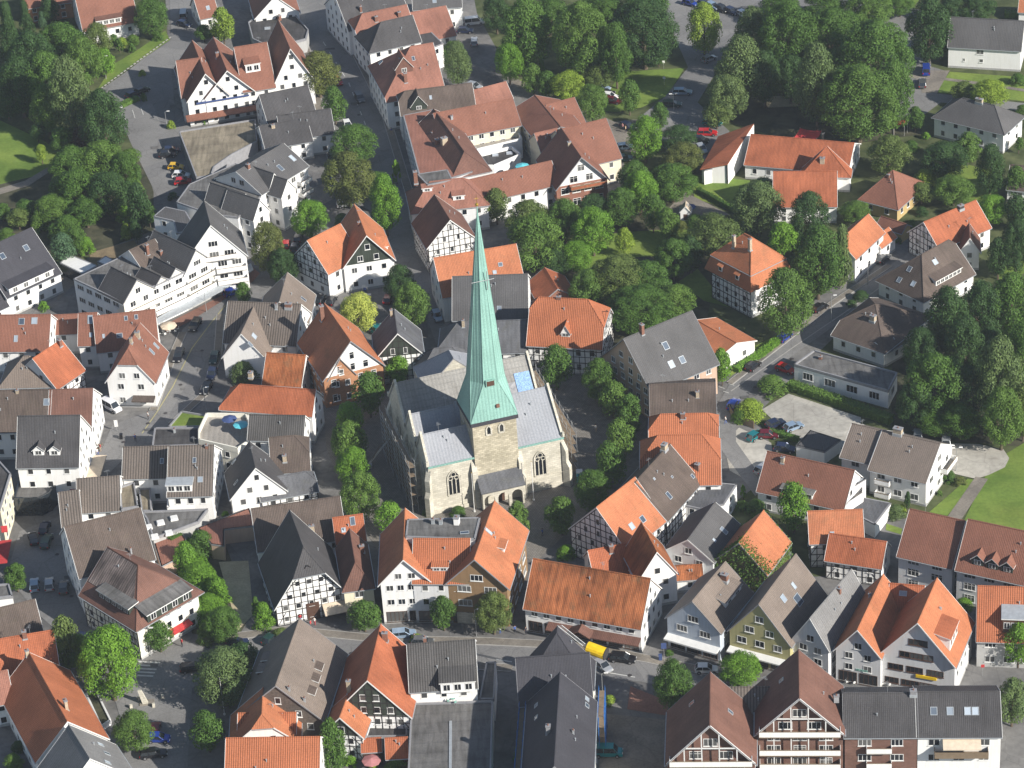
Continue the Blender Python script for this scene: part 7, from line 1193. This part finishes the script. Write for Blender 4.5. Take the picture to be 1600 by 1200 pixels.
def table(x, y, label, z=0, mat='trim_white'):
    p = W(x, y, z); p.z = z; o = empty('cafe_table', p); tag(o, label, 'table', 'cafe tables'); mb = MB(); mb.tube(p + UP * .7, p + UP * .75, .42, n=12); mb.build('tabletop', [mat], o); mb = MB(); mb.tube(p, p + UP * .7, .04); mb.tube(p, p + UP * .04, .25, n=10); mb.build('leg', ['steel'], o)
    for k in range(4):
        a = k * 1.5708 + .4; c = p + Vector((math.cos(a) * .85, math.sin(a) * .85, 0)); q = empty('cafe_chair', c, a); tag(q, 'cafe chair ' + ('nearest', 'right', 'far', 'left')[k] + ' of the ' + label, 'chair', 'cafe chairs')
        mb = MB(); e = Vector((math.cos(a), math.sin(a), 0)); f_ = Vector((-e.y, e.x, 0)); mb.box(c - e * .2 - f_ * .2 + UP * .42, e * .4, f_ * .4, UP * .05); mb.build('seat', [mat], q)
        mb = MB(); mb.box(c + e * .18 - f_ * .2 + UP * .45, e * .05, f_ * .4, UP * .42); mb.build('backrest', [mat], q)
        for s1 in (-1, 1):
            for s2 in (-1, 1): mb = MB(); mb.tube(c + e * .17 * s1 + f_ * .17 * s2, c + e * .17 * s1 + f_ * .17 * s2 + UP * .43, .02, n=4); mb.build('leg', ['steel'], q)
table(256, 522, 'white table under the cream parasol'); table(272, 518, 'white table right of the cream parasol'); table(152, 700, 'white table beside the white inn balcony', mat='wood'); table(148, 728, 'wooden table below the white inn corner', mat='wood'); table(1330, 1066, 'white table outside the smaller orange gable'); table(1385, 1069, 'white table left of the yellow sign'); table(708, 1096, 'green table on the roof terrace of the dull ribbed roof', 4.65, 'copper')
# monument
p = W(228, 1100, 0); o = empty('monument', p); tag(o, 'pale stone sculpture with a leaning pillar and small blocks on the square', 'monument'); mb = MB(); mb.box(p + Vector((-1, -.6, 0)), (2.4, 0, 0), (0, 1.6, 0), (0, 0, .25)); mb.build('plinth', ['g_paving'], o)
mb = MB(); A = [p + Vector(q) for q in ((-.5, -.3, .25), (.4, -.3, .25), (.4, .3, .25), (-.5, .3, .25))]; B = [q + Vector((-.7, .1, 2.7)) * 1 + (p - q) * .3 for q in A]; mb.poly(A[::-1]); mb.poly(B)
for k in range(4): mb.poly([A[k], A[(k + 1) % 4], B[(k + 1) % 4], B[k]])
mb.build('pillar', ['sandstone'], o)
for dx, dy in ((-2.6, -1.2), (-1.4, .9), (1.2, -1.3), (2.6, .9)): mb = MB(); mb.box(p + Vector((dx, dy, 0)), (.45, .1, 0), (-.1, .4, 0), (.05, 0, .8)); mb.build('stone_block', ['sandstone'], o)
# planter wall
q = [W(x, y, 0) for x, y in ((137, 1090), (150, 1087), (172, 1132), (160, 1140))]; o = empty('planter', q[0]); tag(o, 'long white walled planter beside the orange barn', 'planter'); mb = MB()
for a_, b_ in zip(q, q[1:] + q[:1]): d = (b_ - a_).normalized(); n = Vector((-d.y, d.x, 0)); mb.box(a_, b_ - a_, n * .3, UP * 1.1)
mb.build('wall', ['palegrey'], o); mb = MB(); mb.poly([p + UP * .8 for p in q]); mb.build('soil', ['g_dark'], o)
# wooden fence on an arc
q = [W(x, y, 0) for x, y in ((1141, 634), (1140, 645), (1146, 655), (1158, 662), (1178, 670))]; o = empty('fence', q[0]); tag(o, 'curved wooden fence round the shrub bed beside the lane', 'fence')
for i, (a_, b_) in enumerate(zip(q, q[1:])):
    mb = MB(); n = int((b_ - a_).length / .16); d = (b_ - a_)
    for k in range(n): mb.box(a_ + d * k / n, d * .8 / n, Vector((-d.y, d.x, 0)).normalized() * .03, UP * 1.6)
    mb.build('fence_panel', ['wood'], o)
for a_ in q: mb = MB(); mb.box(a_ - Vector((.06, .06, 0)), (.12, 0, 0), (0, .12, 0), UP * 1.7); mb.build('post', ['wood'], o)
# hoist leaning on the church
a_, b_ = W(574, 728, 0.4), W(622, 668, 8.5); o = empty('hoist', (a_.x, a_.y, 0)); tag(o, 'slanting ladder hoist leaning on the left side of the church', 'hoist'); d = (b_ - a_); n = Vector((-d.y, d.x, 0)).normalized() * .3
for s in (-1, 1): mb = MB(); mb.tube(a_ + n * s, b_ + n * s, .06, n=5); mb.build('rail', ['steel'], o)
mb = MB()
for k in range(40): c = a_ + d * (k / 40); mb.tube(c - n, c + n, .03, n=4)
mb.build('rungs', ['steel'], o); mb = MB(); c = a_ + d * .15; mb.tube(c, c + d * .3 + UP * 1.0, .07, n=5); mb.tube(c + d * .3 + UP, c + d * .45 + UP * .2, .05, n=5); mb.build('boom', ['wood'], o); mb = MB(); mb.box(a_ - Vector((.9, .5, .3)), (1.8, 0, 0), (0, 1.0, 0), UP * .6); mb.build('base', ['steel'], o)
p = W(906, 752, 0); o = empty('portable_toilet', p); tag(o, 'turquoise portable toilet at the right corner of the church', 'toilet'); mb = MB(); mb.box(p + Vector((-.55, -.55, 0)), (1.1, 0, 0), (0, 1.1, 0), UP * 2.15); mb.build('cabin', ['cyan'], o); mb = MB(); mb.slab([p + Vector((x, y, 2.35)) for x, y in ((-.6, -.6), (.6, -.6), (.6, .6), (-.6, .6))], .2); mb.build('roof', ['palegrey'], o); mb = MB(); mb.box(p + Vector((-.35, -.58, .1)), (.7, 0, 0), (0, .03, 0), UP * 1.9); mb.build('door', ['paint_sky'], o)
def bin_(x, y, mat, label):
    p = W(x, y, 0); o = empty('wheelie_bin', p, .3); tag(o, label, 'bin', 'wheelie bins'); mb = MB(); A = [p + Vector(q) for q in ((-.25, -.28, .05), (.25, -.28, .05), (.25, .28, .05), (-.25, .28, .05))]; B = [p + (q - p) * 1.2 + UP * 1.0 for q in A]; mb.poly(A[::-1])
    for k in range(4): mb.poly([A[k], A[(k + 1) % 4], B[(k + 1) % 4], B[k]])
    mb.build('body', [mat], o); mb = MB(); mb.slab([q + UP * .08 + Vector((0, 0, .06 if q.y > p.y else 0)) for q in B], .07); mb.build('lid', [mat], o)
bin_(571, 459, 'cloth_blue', 'blue bin in front of the white house with crossing roofs'); bin_(536, 1029, 'cloth_blue', 'blue bin between the taupe hall and the rust roof'); bin_(1032, 1032, 'cloth_blue', 'blue bin beside the pole right of the black estate'); bin_(190, 686, 'paint_black', 'black bin at the street bend left of the garage')
def signpost(x, y, h, mat, label, w=.6, hh=.6):
    p = W(x, y, 0); o = empty('sign', p); tag(o, label, 'sign'); mb = MB(); mb.tube(p, p + UP * h, .04); mb.build('post', ['steel'], o); mb = MB(); mb.box(p + Vector((-w / 2, -.07, h - hh)), (w, 0, 0), (0, .03, 0), UP * hh); mb.build('panel', [mat], o)
signpost(1038, 1034, 4, 'cloth_blue', 'blue and white sign post at the corner of the blue grey gable', .9, 1.2); signpost(190, 176, 1.8, 'trim_white', 'small white sign on the hedge strip by the lane', .8, .6); signpost(1535, 1056, 2.4, 'cloth_red', 'small red round sign by the passage at the lower right', .6, .6); signpost(1037, 108, 2.2, 'trim_white', 'white notice board at the top corner of the park lawn'); signpost(1038, 133, 2.2, 'trim_white', 'white notice board in the middle of the park lawn'); signpost(183, 674, 2.6, 'trim_white', 'white sign board standing at the street bend', .7, 1.5)
# red shade sails
def sail(pts, label):
    q = [W(x, y, z) for x, y, z in pts]; c = sum(q, Vector()) / len(q); o = empty('shade_sail', (c.x, c.y, 0)); tag(o, label, 'shade sail', 'red shade sails at the kindergarten'); mb = MB(); n = 6
    for i in range(n):
        for j in range(n):
            f_ = lambda u, v_: (q[0].lerp(q[1], u)).lerp(q[-1].lerp(q[-2], u), v_) - UP * (1.2 * u * (1 - u) + 1.2 * v_ * (1 - v_)); mb.poly([f_(i / n, j / n), f_((i + 1) / n, j / n), f_((i + 1) / n, (j + 1) / n), f_(i / n, (j + 1) / n)])
    mb.build('sail', ['cloth_red'], o)
    for p in q: mb = MB(); mb.tube((p.x, p.y, 0), p + UP * .2, .06); mb.build('post', ['steel'], o)
sail([(1250, 200, 4), (1284, 204, 3.5), (1276, 217, 3), (1240, 215, 3.6)], 'large red shade sail behind the kindergarten roof'); sail([(1396, 190, 3.5), (1418, 183, 4), (1413, 194, 3), (1397, 192, 3.2)], 'small red shade sail under the big trees right of the kindergarten')
# construction site
c0 = CONS['vols'][1]
a_, b_ = W(917, 1011, 9.5), W(947, 1022, 9.0); d = b_ - a_; o = empty('rubbish_chute', (b_.x, b_.y, 0)); tag(o, 'bright yellow rubbish chute at the scaffolded roof edge', 'chute'); mb = MB(); mb.tube(a_, b_, 1.05, 1.05, 14); mb.build('drum', ['yellow'], o)
mb = MB()
_p0, _p1 = W(874, 977, 14.5), W(918, 1012, 9.6)
for s_ in (-.35, .35): mb.tube(_p0 + Vector((s_, 0, 0)), _p1 + Vector((s_, 0, 0)), .07, n=5)
for k_ in range(24): _c = _p0.lerp(_p1, k_ / 24); mb.tube(_c - Vector((.35, 0, 0)), _c + Vector((.35, 0, 0)), .03, n=4)
mb.build('roof_ladder', ['steel'], o)
for t_ in (0, .97): mb = MB(); mb.tube(a_ + d * t_, a_ + d * (t_ + .04), 1.12, 1.12, 14); mb.build('band', ['trim_dark'], o)
def scaf(name, label, p0, p1, h, nx, mat, net=None):
    mb = MB(); L = (p1 - p0).length; d = (p1 - p0).normalized(); n = nx; k = max(2, int(L / 2.2))
    for i in range(k + 1):
        for s in (0, 1.0): q = p0 + d * L * i / k + n * s; mb.tube(q, q + UP * h, .05, n=5, m=0)
    z = 2.0
    while z < h:
        for s in (0, 1.0): mb.tube(p0 + n * s + UP * z, p1 + n * s + UP * z, .045, n=4); mb.tube(p0 + n * s + UP * (z + 1), p1 + n * s + UP * (z + 1), .04, n=4)
        mb.box(p0 + UP * (z - .05), d * L, n, UP * .06, 1); z += 2.0
    if net: mb.poly([p0 + n * 1.08, p1 + n * 1.08, p1 + n * 1.08 + UP * h * .9, p0 + n * 1.08 + UP * h * .9], 2)
    return single(mb, name, [mat, 'wood', net or mat], label, 'scaffold', at=p0)
v = CONS['vols'][0]; vb = CONS['vols'][1]
scaf('scaffold', 'blue scaffold on the right side of the slate house under repair', v.O + v.ex * (v.L + .5) + v.ey * (v.D - 3), v.O + v.ex * (v.L + .5) + v.ey * (v.D + 4), 8.6, v.ex, 'blue_steel')
scaf('scaffold', 'scaffold with green netting on the left side of the slate house under repair', v.O - v.ex * .5 + v.ey * 6, v.O - v.ex * .5 + v.ey * (v.D + 6), 9.5, -v.ex, 'blue_steel', 'green_net')
# shop signs
on_wall(BG, 0, 'f', 'yellow_sign', .48, .76, 3.1, 3.65, .25, 'yellow')
# clutter: antennas on roofs are part of their roofs
def antenna(H_, vi, x, y, h=1.6):
    v = H_['vols'][vi]; p, n = rayhit(v, x, y); mb = MB(); mb.tube(p, p + UP * h, .03, n=4)
    for k in range(4): mb.tube(p + UP * (h - .1 - k * .22) - Vector((.45 - k * .06, 0, 0)), p + UP * (h - .1 - k * .22) + Vector((.45 - k * .06, 0, 0)), .018, n=4)
    mb.build('antenna', ['steel'], H_['roofs'][vi])
# ---------------------------------------------------------------- labels that say where each tree, shrub and car stands
CW = dict(green='green', dark='dark green', mid='green', bright='fresh green', yellow='pale yellow', lime='yellow green', olive='olive green', grey='grey green', copper='copper', rust='rust tinged', blue='blue green', pale='cream')
def rel(x, y):
    best = None
    for x0, y0, x1, y1, nk in NICK:
        dx = max(x0 - x, 0, x - x1); dy = max(y0 - y, 0, y - y1); d = math.hypot(dx, dy * 1.2) + .05 * math.hypot(x - (x0 + x1) / 2, y - (y0 + y1) / 2)
        if best is None or d < best[0]: best = (d, x0, y0, x1, y1, nk)
    _, x0, y0, x1, y1, nk = best; cxm, cym = (x0 + x1) / 2, (y0 + y1) / 2; ux, uy = (x - cxm) / max(8, (x1 - x0) / 2), (y - cym) / max(8, (y1 - y0) / 2)
    if abs(ux) > abs(uy): return ('right of ' if ux > 0 else 'left of ') + nk
    return ('below ' if uy > 0 else 'above ') + nk
ORD = ['leftmost', 'second from left', 'third from left', 'fourth from left', 'fifth from left', 'sixth from left', 'seventh from left', 'eighth from left', 'ninth from left', 'tenth from left']; NUM = ['', 'one', 'two', 'three', 'four', 'five', 'six', 'seven', 'eight', 'nine', 'ten', 'eleven', 'twelve']
def assign(items):                      # items: object, x, adjective phrase, noun, place
    g = {}
    for it in items: g.setdefault((it[2], it[3], it[4]), []).append(it)
    for (adj, noun, pl), L in g.items():
        L.sort(key=lambda q: q[1])
        for i, it in enumerate(L):
            n = len(L)
            if n == 1: s = f'{adj} {noun} {pl}'
            elif n == 2: s = f"{'left' if i == 0 else 'right'} one of two {adj} {noun}s {pl}"
            else: s = f"{ORD[i] if i < n - 1 else 'rightmost'} of {NUM[min(n, 12)]} {adj} {noun}s {pl}"
            w = s.split(); it[0]['label'] = ' '.join(w[:16])
for o, x, y, w, h, mat, kind, adj, Wm in TREES:
    noun = {'bush': 'bush', 'con': 'conifer', 'col': 'column tree'}.get(kind, 'tree'); o['category'] = {'bush': 'bush', 'con': 'conifer'}.get(kind, 'tree')
    o['group'] = 'shrubs and bushes in gardens' if kind == 'bush' else 'trees of the town and its gardens'
items = [(o, x, ('small ' if Wm < 4 else ('broad ' if Wm > 9 else '')) + CW[mat], {'bush': 'shrub', 'con': 'conifer', 'col': 'narrow tree', 'egg': 'upright tree'}.get(kind, 'round tree' if Wm < 7 else 'tree'), rel(x, y)) for o, x, y, w, h, mat, kind, adj, Wm in TREES]
assign(items)
CN = dict(silver='silver', white='white', black='black', red='red', blue='bright blue', navy='dark blue', green='dark green', teal='teal', yellow='yellow', grey='grey', wine='dark red', paleblue='pale blue', sky='blue')
for c in CARS: c[0]['category'] = 'van' if c[4] == 'van' else 'car'; c[0]['group'] = 'vehicles parked and driving in the town'
assign([(c[0], c[1], CN[c[3]], {'van': 'van', 'estate': 'estate car', 'small': 'small car'}.get(c[4], 'car'), rel(c[1], c[2])) for c in CARS])
# ---------------------------------------------------------------- summer haze
hm = bpy.data.materials.new('haze_air'); hm.use_nodes = True; t = hm.node_tree; t.nodes.clear(); ou = t.nodes.new('ShaderNodeOutputMaterial'); pv = t.nodes.new('ShaderNodeVolumePrincipled')
pv.inputs['Color'].default_value = (0.80, 0.88, 1.0, 1); pv.inputs['Density'].default_value = 0.00010; pv.inputs['Anisotropy'].default_value = 0.2; t.links.new(pv.outputs[0], ou.inputs['Volume'])
mb = MB(); mb.box((-2600, -1000, -1), (5200, 0, 0), (0, 5100, 0), (0, 0, 316)); hz = mb.build('haze', [hm]); hz['kind'] = 'stuff'
